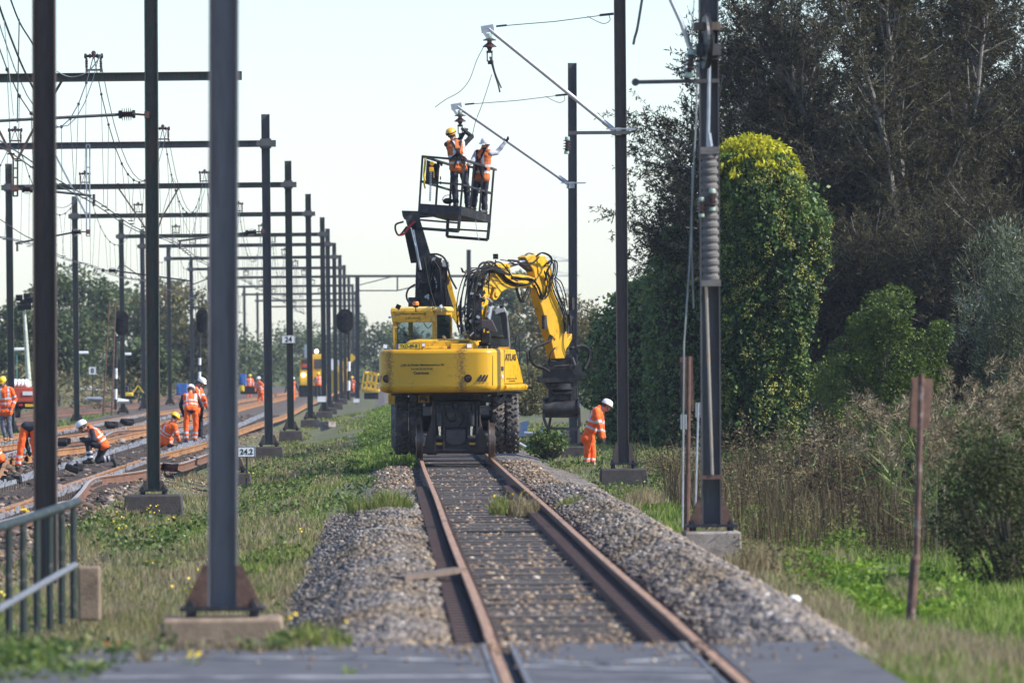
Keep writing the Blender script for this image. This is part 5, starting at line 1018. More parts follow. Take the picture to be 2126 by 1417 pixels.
b = MB(); HA, HB = BK(130, 1190, A_), BK(545, 1222, B_); b.bar(GA, HA, .07); b.bar(GB, HB, .07); b.bar(HA, HB, .065); b.bar(GA.lerp(HA, .45), GB.lerp(HB, .5), .04); b.build('underframe', M['dark_steel'], e2)
b = MB(); I0, I1, J0, J1 = BK(440, 1100, 1.3), BK(430, 1275, 1.3), BK(860, 1135, C_-.1), BK(842, 1308, C_-.1); b.bar(I0, I1, .07); b.bar(J0, J1, .07); b.bar(I1, J1, .065); b.bar(I0.lerp(I1, .55), J0.lerp(J1, .5), .04); b.build('underframe', M['dark_steel'], e2)
M['hazy'] = mat('faded yellow tape', (.62, .52, .16), .6, var=.15)
def tape(p, q, g, h, s): a = p.lerp(q, s); c = p.lerp(q, s+.09); a2 = g.lerp(h, s+.10); c2 = g.lerp(h, s+.19); n = (q-p).cross(Vector((0, 0, 1))).normalized(); b = MB(); b.prism([a.lerp(g.lerp(h, s), .2)+n*.005, c.lerp(g.lerp(h, s+.09), .2)+n*.005, c2.lerp(p.lerp(q, s+.19), .25)+n*.005, a2.lerp(p.lerp(q, s+.1), .25)+n*.005], n*.006); b.build('hazard_tape', M['hazy'], e2)
for s in (.0, .12, .66, .79): tape(FA, FB, GA, GB, s)
for s in (.02, .1, .86): tape(FB, FC, GB, GC, s*.95)
b = MB(); q = TA.lerp(TE, .5); q2 = FA.lerp(FE, .5); b.prism([TA.lerp(FA, .07)+Vector((.1, .2, 0)), TA.lerp(TB, .42).lerp(FA.lerp(FB, .42), .14)+Vector((0, .5, 0)), TA.lerp(TB, .42).lerp(FA.lerp(FB, .42), .56)+Vector((0, .5, 0)), TA.lerp(FA, .55)+Vector((.1, .2, 0))], (0, .06, 0)); b.build('control_panel', M['dark_steel'], e2)
b = MB()
for k in range(22): b.box(BK(RNG.uniform(290, 385), RNG.uniform(520, 740), .75), (RNG.uniform(.02, .07), .08, RNG.uniform(.02, .08)))
b.build('control_fittings', M['black'], e2)
b = MB(); b.tube(spline([BK(x, y, .45) for x, y in ((212, 478), (205, 560), (198, 640), (205, 705))], 5), .028, 6); b.tube(spline([BK(x, y, .45) for x, y in ((205, 705), (198, 740), (210, 790))], 4), .02, 6); tag(b.build('yellow_strap', mat('yellow webbing', (.65, .48, .03), .7), base=BK(205, 640, .45)), 'yellow webbing strap hanging on the corner post of the work basket', 'strap')
hk = thing('chain_hoist', 'amber chain hoist with a hanging silver chain inside the basket', 'hoist', BK(275, 560, .3)); b = MB(); b.lathe([(.02, -.015), (.05, -.015), (.05, .015), (.02, .015)], BK(278, 535, .3), (0, 1, .2), 14); b.box(BK(272, 595, .3), (.1, .07, .1)); b.bar(BK(297, 600, .3), BK(297, 680, .3), .025); b.build('hoist_body', M['hel_amber'], hk, bevel=.01)
b = MB()
for x in (262, 273):
    for k in range(26): b.lathe([(.008, -.006), (.016, -.006), (.016, .006), (.008, .006)], BK(x-k*.4, 625+k*11.5, .3), (k % 2, 1-k % 2, 0), 6)
b.build('chain', M['galv'], hk)
tag(wirething('wire', [(0, 0), (1, 1)], 1, .001, M['wire'], 'x'), None, None) if False else None
b = MB(); b.ell(BK(440, 915, .6), (.12, .14, .07), 10, 6); b.tube(spline([BK(x, y, .6) for x, y in ((380, 910), (400, 870), (450, 855), (480, 880))], 4), .008, 5); tag(b.build('tool_bag', M['blackcloth'], base=BK(440, 930, .6)), 'black tool bag on the basket floor beside the men', 'bag')
b = MB(); b.tube(spline([BK(x, y, .5) for x, y in ((720, 1110), (728, 1180), (738, 1260), (760, 1325))], 4), .007, 5); tag(b.build('wire', M['wire_pale'], base=BK(720, 1110, .5)), 'thin loose wire dangling beneath the work basket', 'wire')
# ---------- people
M['lips'] = mat('lips', (.28, .12, .09), .5)
def remesh(mb, vox, smooth=2):
    me = bpy.data.meshes.new('tmp'); me.from_pydata(mb.v, [], mb.f); me.update()
    import bmesh
    bm = bmesh.new(); bm.from_mesh(me); bmesh.ops.recalc_face_normals(bm, faces=bm.faces); bm.to_mesh(me); bm.free()
    o = bpy.data.objects.new('tmp', me); COL.objects.link(o); m = o.modifiers.new('r', 'REMESH'); m.mode = 'VOXEL'; m.voxel_size = vox
    s = o.modifiers.new('s', 'SMOOTH'); s.iterations = smooth; s.factor = .5
    bpy.context.view_layer.update(); r = bpy.data.meshes.new_from_object(o.evaluated_get(bpy.context.evaluated_depsgraph_get()))
    COL.objects.unlink(o); bpy.data.objects.remove(o); bpy.data.meshes.remove(me)
    n = len(r.vertices); co = np.empty(n*3, np.float32); r.vertices.foreach_get('co', co); co = co.reshape(-1, 3)
    nf = len(r.polygons); fc = np.empty(nf*3, np.float32); r.polygons.foreach_get('center', fc); nn = np.empty(n*3, np.float32); r.vertices.foreach_get('normal', nn)
    r.polygons.foreach_set('use_smooth', np.ones(nf, bool)); return r, co, nn.reshape(-1, 3), fc.reshape(-1, 3)
def seg_t(P, a, b):
    a, b = np.array(a), np.array(b); d = b-a; t = np.clip(((P-a)@d)/max(d@d, 1e-6), 0, 1); return t, np.linalg.norm(P-(a+t[:, None]*d), axis=1)
def fin(name, r, co, nn, mats, parent, idx=None, wr=0.):
    if wr:
        w = np.sin(co[:, 0]*41+co[:, 2]*23)+np.sin(co[:, 2]*57-co[:, 0]*19+co[:, 1]*37)+np.sin(co[:, 1]*49+co[:, 2]*31); co = co+nn*(w*wr)[:, None]
    b = np.array(root_base(parent) if parent is not None else 0.); r.vertices.foreach_set('co', (co-b).astype(np.float32).ravel())
    r.materials.clear()
    if idx is not None: r.polygons.foreach_set('material_index', idx.astype(np.int32))
    r.update(); r.name = name; return link_mesh(name, r, mats, parent)
def person(label, D, hip, sh, head, arms, legs, face, outfit, group='track workers in orange', look=None, vox=.011, hand_open=True, pt=None):
    """joints in photo pixels (x, y, metres behind D); arms/legs: [image-left, image-right] as (elbow, wrist) / (knee, ankle)"""
    Q = pt or (lambda p: W(p[0], p[1], D+(p[2] if len(p) > 2 else 0)))
    fa = math.radians(face); f = Vector((math.sin(fa), -math.cos(fa), 0)); rt = Vector((f.y, -f.x, 0))   # person's right
    hc, sc, hd = Q(hip), Q(sh), Q(head); up = (sc-hc).normalized()
    side = rt if rt.x < -.05 or (abs(rt.x) <= .05 and rt.y < 0) else -rt   # vector towards image-left
    if abs(rt.x) <= .3: side = Vector((side.x, side.y, 0))
    O = outfit; S = [sc+side*s*.19+up*.0 for s in (1, -1)]; Hp = [hc+side*s*.095 for s in (1, -1)]
    el = [Q(a[0]) for a in arms]; wr = [Q(a[1]) for a in arms]; kn = [Q(a[0]) for a in legs]; an = [Q(a[1]) for a in legs]
    lk = Vector(look).normalized() if look else (f+Vector((0, 0, -.15))).normalized()
    nb = sc+up*.06; hup = ((hd-nb).normalized()*.5+Vector((0, 0, 1))).normalized(); hr = lk.cross(hup).normalized(); hup = hr.cross(lk).normalized(); HR = Matrix((hr, lk, hup)).transposed()
    def hp(x, y, z): return hd+HR@Vector((x, y, z))
    # body: head, neck, trunk, limbs and hands in one skin
    b = MB(); b.ell(hp(0, -.012, .03), (.076, .096, .098), 16, 12, HR); b.ell(hp(0, .022, -.05), (.056, .066, .066), 14, 10, HR); b.cap(hp(0, .055, -.085), hp(0, .04, -.07), .03, .035)
    b.cap(hp(0, .088, .015), hp(0, .108, -.022), .011, .017); b.ell(hp(0, .092, -.052), (.026, .012, .010), 8, 6, HR); b.ell(hp(0, .08, .032), (.06, .02, .012), 10, 6, HR)
    for s in (-1, 1): b.ell(hp(s*.076, -.008, -.005), (.012, .022, .034), 8, 6, HR)
    b.cap(nb-up*.03, hp(0, -.015, -.06), .058, .052); b.cap(sc-up*.05+side*.1, sc-up*.05-side*.1, .09, .09); b.cap(hc+side*.06, hc-side*.06, .105, .105); b.cap(hc, sc-up*.08, .10, .12)
    for i in (0, 1):
        b.cap(S[i]-up*.02, el[i], .05, .04); b.cap(el[i], wr[i], .04, .028); b.cap(Hp[i], kn[i], .08, .052); b.cap(kn[i], an[i], .052, .036)
        fd_ = (wr[i]-el[i]).normalized(); tgt = O.get('handdir', [None, None])[i]; hdn = Vector(tgt).normalized() if tgt else fd_
        _, ps, pu = frame_of(hdn, f); pal = wr[i]+hdn*.05; b.cap(wr[i], pal, .028, .036); 
        for k in range(4):
            o = ps*(-.027+.018*k); c = .2+.1*k; p0 = pal+o+hdn*.02; L = (.075, .085, .08, .062)[k]; p1 = p0+(hdn+pu*.25)*L*.5; p2 = p1+(hdn*(1-c)+pu*(.5+c))*L*.45; b.cap(p0, p1, .0105, .0095, 8); b.cap(p1, p2, .0095, .008, 8)
        t0 = wr[i]+hdn*.02+ps*-.03; t1 = t0+(hdn*.6-ps*.6+pu*.3)*.045; b.cap(t0, t1, .013, .011, 8); b.cap(t1, t1+(hdn+pu*.3)*.03, .011, .009, 8)
    r, co, nn, fc = remesh(b, vox*.75); loc = (fc-np.array(hd))@np.array(HR)
    idx = np.zeros(len(fc)); eye = (np.abs(np.abs(loc[:, 0])-.031) < .013) & (np.abs(loc[:, 2]-.008) < .008) & (loc[:, 1] > .04); mouth = (np.abs(loc[:, 0]) < .024) & (np.abs(loc[:, 2]+.052) < .005) & (loc[:, 1] > .06); idx[eye] = 1; idx[mouth] = 2
    near_head = np.linalg.norm(loc, axis=1) < .16
    if O.get('hair', 1): idx[near_head & (loc[:, 2] > -.03) & (loc[:, 1] < -.015) & ~eye] = 1
    if O.get('beard'): idx[near_head & (loc[:, 2] < -.035) & (loc[:, 2] > -.125) & (loc[:, 1] > .012) & ~mouth] = 1
    if O.get('gloves'):
        for i in (0, 1): idx[np.linalg.norm(fc-np.array(wr[i]), axis=1) < .17] = 3
    base = Vector(((an[0].x+an[1].x)/2, (an[0].y+an[1].y)/2, min(an[0].z, an[1].z)-.08))
    me_o = None
    r.materials.clear(); r.vertices.foreach_set('co', (co-np.array(base)).astype(np.float32).ravel()); r.polygons.foreach_set('material_index', idx.astype(np.int32)); r.name = 'person'; r.update()
    P = link_mesh('person', r, [M['skin'], M['hair'], M['lips'], M['glove']], None, base); tag(P, label, 'person', group)
    # clothing
    def trunk(b, g, low=0., sleeves=True, hem=0.):
        b.cap(sc-up*.06+side*.10, sc-up*.06-side*.10, .105+g, .105+g); b.cap(hc+up*.12, sc-up*.1, .125+g, .135+g); b.cap(hc+up*low+side*.075, hc+up*low-side*.075, .115+g+hem, .115+g+hem); b.cap(hc+up*.1+side*.07, sc-up*.15+side*.08, .105+g, .11+g); b.cap(hc+up*.1-side*.07, sc-up*.15-side*.08, .105+g, .11+g)
        b.cap(sc+side*.15, sc-side*.15, .068+g, .068+g); b.cap(nb-up*.06, nb+up*.015, .075+g, .068)
        if sleeves:
            for i in (0, 1): b.cap(S[i]-up*.01, el[i], .066+g, .055+g); b.cap(el[i], wr[i].lerp(el[i], .06), .055+g, .043+g*.8)
    def stripes(fc, tors=True):
        t, d = seg_t(fc, hc, sc); m = ((t > .22) & (t < .31)) | ((t > .47) & (t < .56)); lat = (fc-np.array(hc))@np.array(side); v = (np.abs(np.abs(lat)-.115) < .027) & (t > .5)
        idx = np.where(m | v, 1, 0); best = d-.06
        if tors != 'vest':
            for i in (0, 1):
                for a, c, lo, hi in ((S[i], el[i], .62, .8), (el[i], wr[i], .28, .46)):
                    tt, dd = seg_t(fc, a, c); k = (dd-.02 < best) & (dd < .085); idx = np.where(k, np.where((tt > lo) & (tt < hi), 1, 0), idx)
        return idx
    tm = O['top']
    if O['kind'] == 'jacket':
        b = MB(); trunk(b, .018, -.10 if O.get('long', 1) else .0, True, .015); r, co, nn, fc = remesh(b, vox); fin('jacket', r, co, nn, [M[tm], M['reflex']], P, stripes(fc), .0022)
    else:
        b = MB(); trunk(b, .0, 0); r, co, nn, fc = remesh(b, vox); fin('shirt', r, co, nn, [M[O['sleeve']]], P, None, .002)
        if O['kind'] == 'vest':
            b = MB(); trunk(b, .016, .02, False, .0)
            r, co, nn, fc = remesh(b, vox); fin('safety_vest', r, co, nn, [M[tm], M['reflex']], P, stripes(fc, 'vest'), .0022)
    b = MB(); b.cap(hc+up*.02+side*.06, hc+up*.02-side*.06, .112, .112)
    for i in (0, 1):
        b.cap(Hp[i], kn[i], .098, .075); b.cap(kn[i], an[i]+(kn[i]-an[i]).normalized()*.02, .075, .07)
    r, co, nn, fc = remesh(b, vox); idx = np.zeros(len(fc))
    if O.get('shin'):
        for i in (0, 1):
            tt, dd = seg_t(fc, kn[i], an[i]); o = seg_t(fc, kn[1-i], an[1-i])[1]; k = (dd < o) & (dd < .1); idx[k & (((tt > .5) & (tt < .64)) | ((tt > .8) & (tt < .93)))] = 1
            if O.get('sidestripe') and i == 1:
                d2 = (fc-np.array(Hp[i]))@np.array(side); t3, d3 = seg_t(fc, Hp[i], an[i]); x_ = fc[:, 0]-(np.array(Hp[i])+t3[:, None]*np.array(an[i]-Hp[i]))[:, 0]; idx[(d3 < .13) & (np.abs(x_-.035) < .02) & (fc[:, 1] < hc.y)] = 1
    fin('trousers', r, co, nn, [M[O['legs']], M['reflex']], P, idx, .0025)
    for i in (0, 1):
        sh_ = (an[i]-kn[i]).normalized(); fd2 = Vector((f.x, f.y, 0)) if not O.get('kneel', [0, 0])[i] else Vector((-f.x*.3, -f.y*.3, -1)).normalized()
        fl = an[i]+sh_*.06; b = MB(); b.cap(an[i]-sh_*.09, an[i]+sh_*.03, .062, .058); b.cap(fl-fd2*.04, fl+fd2*.15, .048, .042); b.cap(fl-fd2*.03, fl+fd2*.1, .05, .05)
        r, co, nn, fc = remesh(b, vox); fin('boot', r, co, nn, [M[O['boot']]], P)
    if O.get('helmet'):
        b = MB(); prof = [(.118, .0), (.117, .03), (.108, .075), (.085, .11), (.05, .128), (.0, .134)]
        rings = []
        for rr, z in prof:
            rings.append([hp(rr*math.cos(a)*.98, rr*1.14*math.sin(a)-.008, .045+z*.95) for a in np.linspace(0, 2*np.pi, 24, endpoint=False)])
        b.loft([[hp(.11*math.cos(a), .125*math.sin(a)-.008, .04) for a in np.linspace(0, 2*np.pi, 24, endpoint=False)]]+rings)
        b.loft([[hp(x*.1, .10+y*.05*math.sqrt(max(0, 1-x*x*.9)), z) for x in np.linspace(-1, 1, 11)] for y, z in ((0, .052), (1, .04), (1, .034), (0, .042))], closed=False, cap=False)
        h = b.build('helmet', M[O['helmet']], P, smooth=True)
        for s in (-.03, 0, .03):
            pass
        b = MB(); b.loft([[hp(.012*q, (.122*math.sin(t))*1.1-.008, .045+.131*math.cos(t)) for t in np.linspace(-1.2, 1.2, 12)] for q in (-1, 1)], closed=False, cap=False); b.build('helmet_ridge', M[O['helmet']], h)
        if O.get('lamp'):
            b = MB(); b.loft([[hp(rr*math.cos(a)*.98, rr*1.14*math.sin(a)-.008, .045+z) for a in np.linspace(0, 2*np.pi, 24, endpoint=False)] for rr, z in ((.121, .018), (.121, .042))], cap=False); b.box(hp(-.03, -.145, .075), (.07, .05, .05), HR); b.build('headlamp_strap', M['black'], h)
        b = MB(); b.tube([hp(-.085, .01, .03), hp(-.06, .05, -.07), hp(0, .055, -.115), hp(.06, .05, -.07), hp(.085, .01, .03)], .006, 6); b.build('chin_strap', M['black'], h)
    if O.get('harness'):
        b = MB(); bk = -f*.165 if O['harness'] == 'back' else f*.165; m0 = hc.lerp(sc, .62)+bk
        for s in (1, -1):
            b.bar(S[0 if s > 0 else 1].lerp(sc, .4)+up*.07+bk*.55, m0, .05, .02, up=f); b.bar(m0, hc+up*.2-side*s*.19+bk*.5, .05, .02, up=f); b.bar(m0, hc+up*.02+side*s*.13+bk*.85, .045, .02, up=f)
        b.box(m0+bk*.12, (.07, .05, .07)); b.build('harness', M['black'], P)
    return P
VO = dict(kind='vest', top='orange_hv', sleeve='navy', legs='navy', boot='bootdark', helmet='hel_white', gloves=1)
def O_(**k): d = dict(VO); d.update(k); return d
def cropq(c, D): return lambda p: K(c, p[0], p[1], D+(p[2] if len(p) > 2 else 0))
JK = O_(kind='jacket', legs='orange_hv', shin=1)
person('person in full orange suit and white helmet stooping at the foot of the brown mast', 156.5, (1223, 901), (1242, 852, .0), (1259, 843, .02), [((1245, 884, -.22), (1250, 908, -.26)), ((1249, 886, .2), (1253, 908, .24))], [((1219, 936, -.08), (1219, 963, -.08)), ((1231, 937, .1), (1230, 965, .08))], 72, O_(kind='jacket', legs='orange_hv', shin=1, sidestripe=1), look=(.9, .1, -.45))
person('person in yellow helmet, orange jacket and grey jeans standing with hands in pockets', 199, (58, 545), (50, 345), (30, 268, -.06), [((-40, 450), (-15, 545, -.1)), ((158, 450), (125, 540, -.12))], [((30, 720), (58, 845)), ((95, 720), (118, 850))], -12, O_(kind='jacket', legs='denim', boot='boot', helmet='hel_yellow', gloves=0), look=(-.3, -.85, -.5), pt=cropq('lf', 199))
person('person in orange trousers bending far over beside the brown mast', 143, (312, 735, 0), (345, 800, .55), (360, 905, .72), [((270, 880, .5), (300, 985, .55)), ((420, 880, .5), (400, 985, .55))], [((222, 930, .0), (188, 1130, .05)), ((365, 945, .05), (375, 1120, .1))], 175, O_(kind='shirt', sleeve='navy', legs='orange_hv', shin=1, helmet='hel_white'), look=(.1, .6, -.8), pt=cropq('lf', 143))
person('person kneeling on one knee in white helmet, orange vest and dark overalls', 151, (1095, 935, 0), (965, 775, 0), (868, 742, 0), [((985, 870, -.25), (905, 880, -.2)), ((950, 880, .22), (900, 870, .15))], [((925, 905, -.12), (950, 1075, -.12)), ((1030, 1090, .1), (1165, 1070, .12))], -88, O_(shin=1, kneel=[0, 1]), look=(-.85, 0, -.5), pt=cropq('lf', 151))
person('person in yellow helmet and orange suit crouching beside the green mast', 184, (340, 908, .1), (352, 884, .0), (362, 868, -.02), [((338, 902, .2), (348, 916, .3)), ((366, 900, -.1), (371, 914, .1))], [((330, 905, .4), (330, 921, .2)), ((355, 912, .45), (352, 922, .2))], 140, O_(kind='jacket', legs='orange_hv', helmet='hel_yellow', shin=1), look=(.5, .6, -.5))
person('person seen from behind in orange vest and trousers bending forward', 191, (397, 850, 0), (395, 822, .28), (396, 810, .42), [((375, 842, .25), (381, 860, .4)), ((420, 845, .25), (418, 868, .4))], [((386, 880, .02), (387, 911, 0)), ((407, 881, .05), (405, 911, .0))], 178, O_(legs='orange_hv', shin=1, helmet='hel_white'), look=(.1, .8, -.6))
person('person in white helmet and navy-orange jacket partly hidden behind the bending one', 198, (411, 846, 0), (409, 808, 0), (418, 795, -.05), [((402, 826, .1), (405, 842, 0)), ((424, 828, -.1), (428, 842, 0))], [((406, 878), (406, 905)), ((417, 878), (417, 905))], 70, O_(kind='jacket', legs='navy'), look=(.8, -.3, -.4))
person('person crouching at the very left edge in navy trousers', 143, (0, 952, 0), (-20, 928, 0), (-42, 915, 0), [((-25, 950, -.2), (-40, 965, -.2)), ((-25, 950, .2), (-40, 965, .2))], [((-28, 962, -.1), (-12, 990, -.1)), ((-20, 985, .1), (6, 985, .1))], -90, O_(kneel=[0, 1]), look=(-.8, 0, -.5))
person('person in the basket with amber helmet, seen from behind, reaching up to the insulator', 151, (545, 590, .0), (515, 335, .0), (478, 250, .0), [((548, 300, .3), (600, 232, .25)), ((680, 262, .1), (612, 205, .2))], [((508, 765, -.02), (520, 930, .0)), ((628, 775, .06), (642, 955, .1))], 193, O_(top='orange_dull', helmet='hel_amber', lamp=1, harness='back', sleeve='blackcloth'), group='men in the work basket', look=(.25, .85, .3), pt=cropq('bk', 150.9), vox=.010)
person('bearded person in the basket with white helmet and grey sleeves holding the tube', 151.3, (782, 690, .1), (797, 428, .1), (822, 348, .04), [((690, 512, .0), (645, 545, -.1)), ((935, 425, .1), (1022, 318, .1))], [((716, 830, .05), (702, 965, .05)), ((808, 850, .15), (812, 1000, .15))], -38, O_(top='orange_dull', sleeve='greycloth', beard=1, harness='front'), group='men in the work basket', look=(-.75, -.6, -.12), pt=cropq('bk', 151.2), vox=.010)
def stand(label, px, py, D, face, outfit, lean=0., arms=None):
    p = W(px, py, D); pm = F/D; fx = math.sin(math.radians(face)); q = lambda dx, h, dy=0: (px+dx*pm, py-h*pm, dy)
    person(label, D, q(0, .93), q(lean*.4, 1.42), q(lean*.6, 1.62, 0), arms and [[q(*a) for a in A] for A in arms] or [[q(-.27, 1.16), q(-.26+lean*.3, .92, -.1)], [q(.27+lean*.2, 1.16), q(.26+lean*.5, .92, -.1)]], [[q(-.11, .5), q(-.12, .1)], [q(.11, .5), q(.13, .1, .08)]], face, outfit, group='distant track workers', vox=.022)
stand('distant person in orange with an orange cap carrying one end of a dark mat', 517, 829, 480, 10, O_(kind='jacket', legs='orange_hv', helmet='hel_yellow', gloves=0), .1)
stand('distant person in white helmet and orange suit right of the dark mat', 541, 844, 405, -60, O_(kind='jacket', legs='orange_hv', shin=1), -.2)
stand('distant person in orange vest and dark sleeves behind the green mast with sign 24', 606, 841, 430, 170, O_(legs='orange_hv'), .1, [[(-.34, 1.15), (-.4, .9)], [(.34, 1.15), (.42, .92)]])
stand('distant person in lime helmet and orange vest with arms spread', 661, 826, 470, 5, O_(legs='navy', helmet='hel_yellow'), 0, [[(-.3, 1.2, -.1), (-.25, 1.0, -.3)], [(.36, 1.25), (.58, 1.12)]])
stand('tiny distant person in orange near the far yellow machines', 706, 823, 560, 20, O_(kind='jacket', legs='orange_hv', helmet='hel_white'))
stand('tiny distant person in orange standing right of the far signal pole', 731, 826, 560, -40, O_(kind='jacket', legs='orange_hv', helmet='hel_yellow'))
b = MB(); p, q = W(496, 806, 470), W(533, 808, 470); b.prism([W(496, 800, 465), W(536, 803, 465), W(534, 818, 465), W(500, 818, 465)], (0, .3, 0)); tag(b.build('rubber_mat', M['black'], base=p), 'dark mat carried between two distant workers', 'mat')
# ---------- vegetation
def unit(v): return v/np.maximum(np.linalg.norm(v, axis=-1, keepdims=True), 1e-6)
def leaf_quads(P, Dr, l, wd, fold=.0):
    n = len(P); Dr = unit(Dr); R = unit(RNG.normal(size=(n, 3))); S = unit(np.cross(Dr, R)); l = np.broadcast_to(np.asarray(l, float), (n,))[:, None]; wd = np.broadcast_to(np.asarray(wd, float), (n,))[:, None]
    V = np.stack([P, P+Dr*l*.45+S*wd/2, P+Dr*l, P+Dr*l*.45-S*wd/2], 1)
    return V.reshape(-1, 3), np.arange(4*n).reshape(n, 4)
def leaf_obj(name, P, Dr, l, wd, m, parent=None, base=None, rnd=None, mi=None):
    V, Fq = leaf_quads(P, Dr, l, wd); n = len(P)
    return qmesh(name, V, Fq, m, parent, base, rnd=np.repeat(RNG.random(n) if rnd is None else rnd, 4), mi=mi)
def blades(name, X, Y, Z, H, wd, m, lean=.35, kind='stuff', label=None, parent=None, base=None, rnd=None):
    n = len(X); P = np.stack([X, Y, Z], -1); a = RNG.uniform(0, 2*np.pi, n); L1 = np.stack([np.cos(a), np.sin(a), 0*a], -1)*(H*lean*RNG.uniform(.1, 1, n))[:, None]
    s = RNG.uniform(0, np.pi, n); S = np.stack([np.cos(s), np.sin(s)*.3, 0*s], -1)*(np.broadcast_to(wd, (n,)))[:, None]/2
    U = np.stack([0*H, 0*H, H], -1); mid = P+U*.6+L1*.35; tip = P+U*RNG.uniform(.8, 1., n)[:, None]+L1
    V = np.stack([P-S, P+S, mid+S*.8, mid-S*.8, tip, tip], 1).reshape(-1, 3); i = np.arange(n)[:, None]*6
    Fq = np.concatenate([i+np.array([[0, 1, 2, 3]]), i+np.array([[3, 2, 4, 5]])])
    o = qmesh(name, V, Fq, m, parent, base, rnd=np.repeat(RNG.random(n) if rnd is None else rnd, 6))
    if kind: o['kind'] = kind
    if label: o['label'] = label
    return o
def ball(n): return unit(RNG.normal(size=(n, 3)))*(RNG.random((n, 1))**(1/3))
LM = {}
LM['willow'] = leafmat('willow leaf', (.026, .024, .013), (.075, .068, .034), .28, .35, .7, .06, (.14, .13, .08))
LM['ivy'] = leafmat('ivy leaf', (.012, .032, .01), (.065, .125, .025), .2, .9, .45, .3, (.14, .21, .045))
LM['ivy_flower'] = leafmat('ivy flower head', (.22, .24, .05), (.48, .46, .13), .3, 2, .7, .1)
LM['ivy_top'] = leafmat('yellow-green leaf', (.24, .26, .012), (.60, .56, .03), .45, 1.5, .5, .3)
LM['hedge'] = leafmat('dark hedge leaf', (.04, .07, .025), (.18, .28, .08), .2, .7, .5, .25, (.15, .2, .07))
LM['green'] = leafmat('fresh green leaf', (.026, .05, .008), (.115, .17, .018), .3, .9, .5, .3)
LM['shrub'] = leafmat('dull shrub leaf', (.02, .028, .012), (.085, .10, .035), .25, .7, .6, .1, (.16, .15, .07))
LM['silver'] = leafmat('silver willow leaf', (.05, .065, .03), (.14, .165, .08), .25, .8, .5, .3, (.24, .27, .22))
LM['herb'] = leafmat('bright herb leaf', (.07, .16, .012), (.23, .345, .04), .45, 1.5, .5, .3)
LM['weed'] = leafmat('dark weed leaf', (.028, .058, .015), (.115, .18, .04), .3, .9, .5, .3, (.2, .22, .06))
LM['brownweed'] = leafmat('dead weed', (.045, .032, .022), (.15, .11, .065), .25, .6, .8, .1, (.22, .2, .09))
LM['reed'] = leafmat('reed', (.085, .065, .035), (.23, .18, .10), .3, .5, .7, .2, (.38, .32, .22))
LM['grass'] = leafmat('grass', (.075, .12, .02), (.31, .35, .085), .35, .35, .6, .2, (.46, .40, .2))
LM['grass_g'] = leafmat('green grass', (.075, .14, .018), (.27, .38, .06), .4, .5, .6, .2, (.38, .4, .14))
LM['dry'] = leafmat('dry grass', (.2, .155, .08), (.42, .34, .19), .35, .5, .7, .1, (.5, .43, .27))
LM['far'] = leafmat('far leaf', (.05, .075, .035), (.14, .18, .075), .25, .22, .6, .2, (.14, .15, .06))
LM['far_y'] = leafmat('far autumn leaf', (.09, .095, .04), (.24, .22, .085), .25, .22, .6, .2, (.24, .2, .08))
LM['tan'] = leafmat('tan scrub', (.09, .085, .04), (.24, .20, .10), .25, .4, .7, .1)
M['petal'] = mat('yellow petal', (.85, .62, .02), .6, var=.1)
M['core'] = mat('dark light-blocking core', (.02, .018, .014), .95, var=.3)
def limb_tube(b, p, d, L_, r0, r1, n=6, curl=.25, up=.1, sides=6):
    P = [Vector(p)]; d = Vector(d).normalized()
    for k in range(n):
        d = (d+Vector(RNG.normal(0, curl/2, 3))+Vector((0, 0, up))).normalized(); P.append(P[-1]+d*L_/n)
    b.tube(P, [r0+(r1-r0)*k/n for k in range(n+1)], sides); return P
def crown_tree(name, label, base, H, spread, m, nl=5000, leaf=(.3, .18), trunk=.25, trunk_h=.25, cat='tree', group=None, clumps=26, bark='twig', flat=1.):
    t = thing(name, label, cat, base, group); b = MB(); base = Vector(base)
    T = limb_tube(b, base-Vector((0, 0, .3)), (0, 0, 1), H*.75, trunk, trunk*.3, 7, .12, .3)
    C = []; 
    for k in range(clumps):
        u = ball(1)[0]; c = base+Vector((u[0]*spread, u[1]*spread*.8, H*(trunk_h+(1-trunk_h)*.5)+u[2]*H*(1-trunk_h)*.47*flat)); C.append(c)
        if k < 9:
            s = T[2+k % 5]; d = c-s; limb_tube(b, s, d, d.length, trunk*.32, trunk*.08, 5, .2, .0, 5)
    b.build('trunk', M[bark], t)
    C = np.array(C); ci = RNG.integers(0, clumps, nl); rr = spread*RNG.uniform(.22, .42, clumps); u = unit(RNG.normal(size=(nl, 3)))*(RNG.random((nl, 1))**.45)
    P = C[ci]+u*rr[ci][:, None]*np.array([1, 1, .75]); Dr = u+RNG.normal(0, .6, (nl, 3))-np.array([0, 0, .3])
    leaf_obj('crown', P, Dr, leaf[0]*RNG.uniform(.6, 1.3, nl), leaf[1]*RNG.uniform(.6, 1.3, nl), m, t); return t
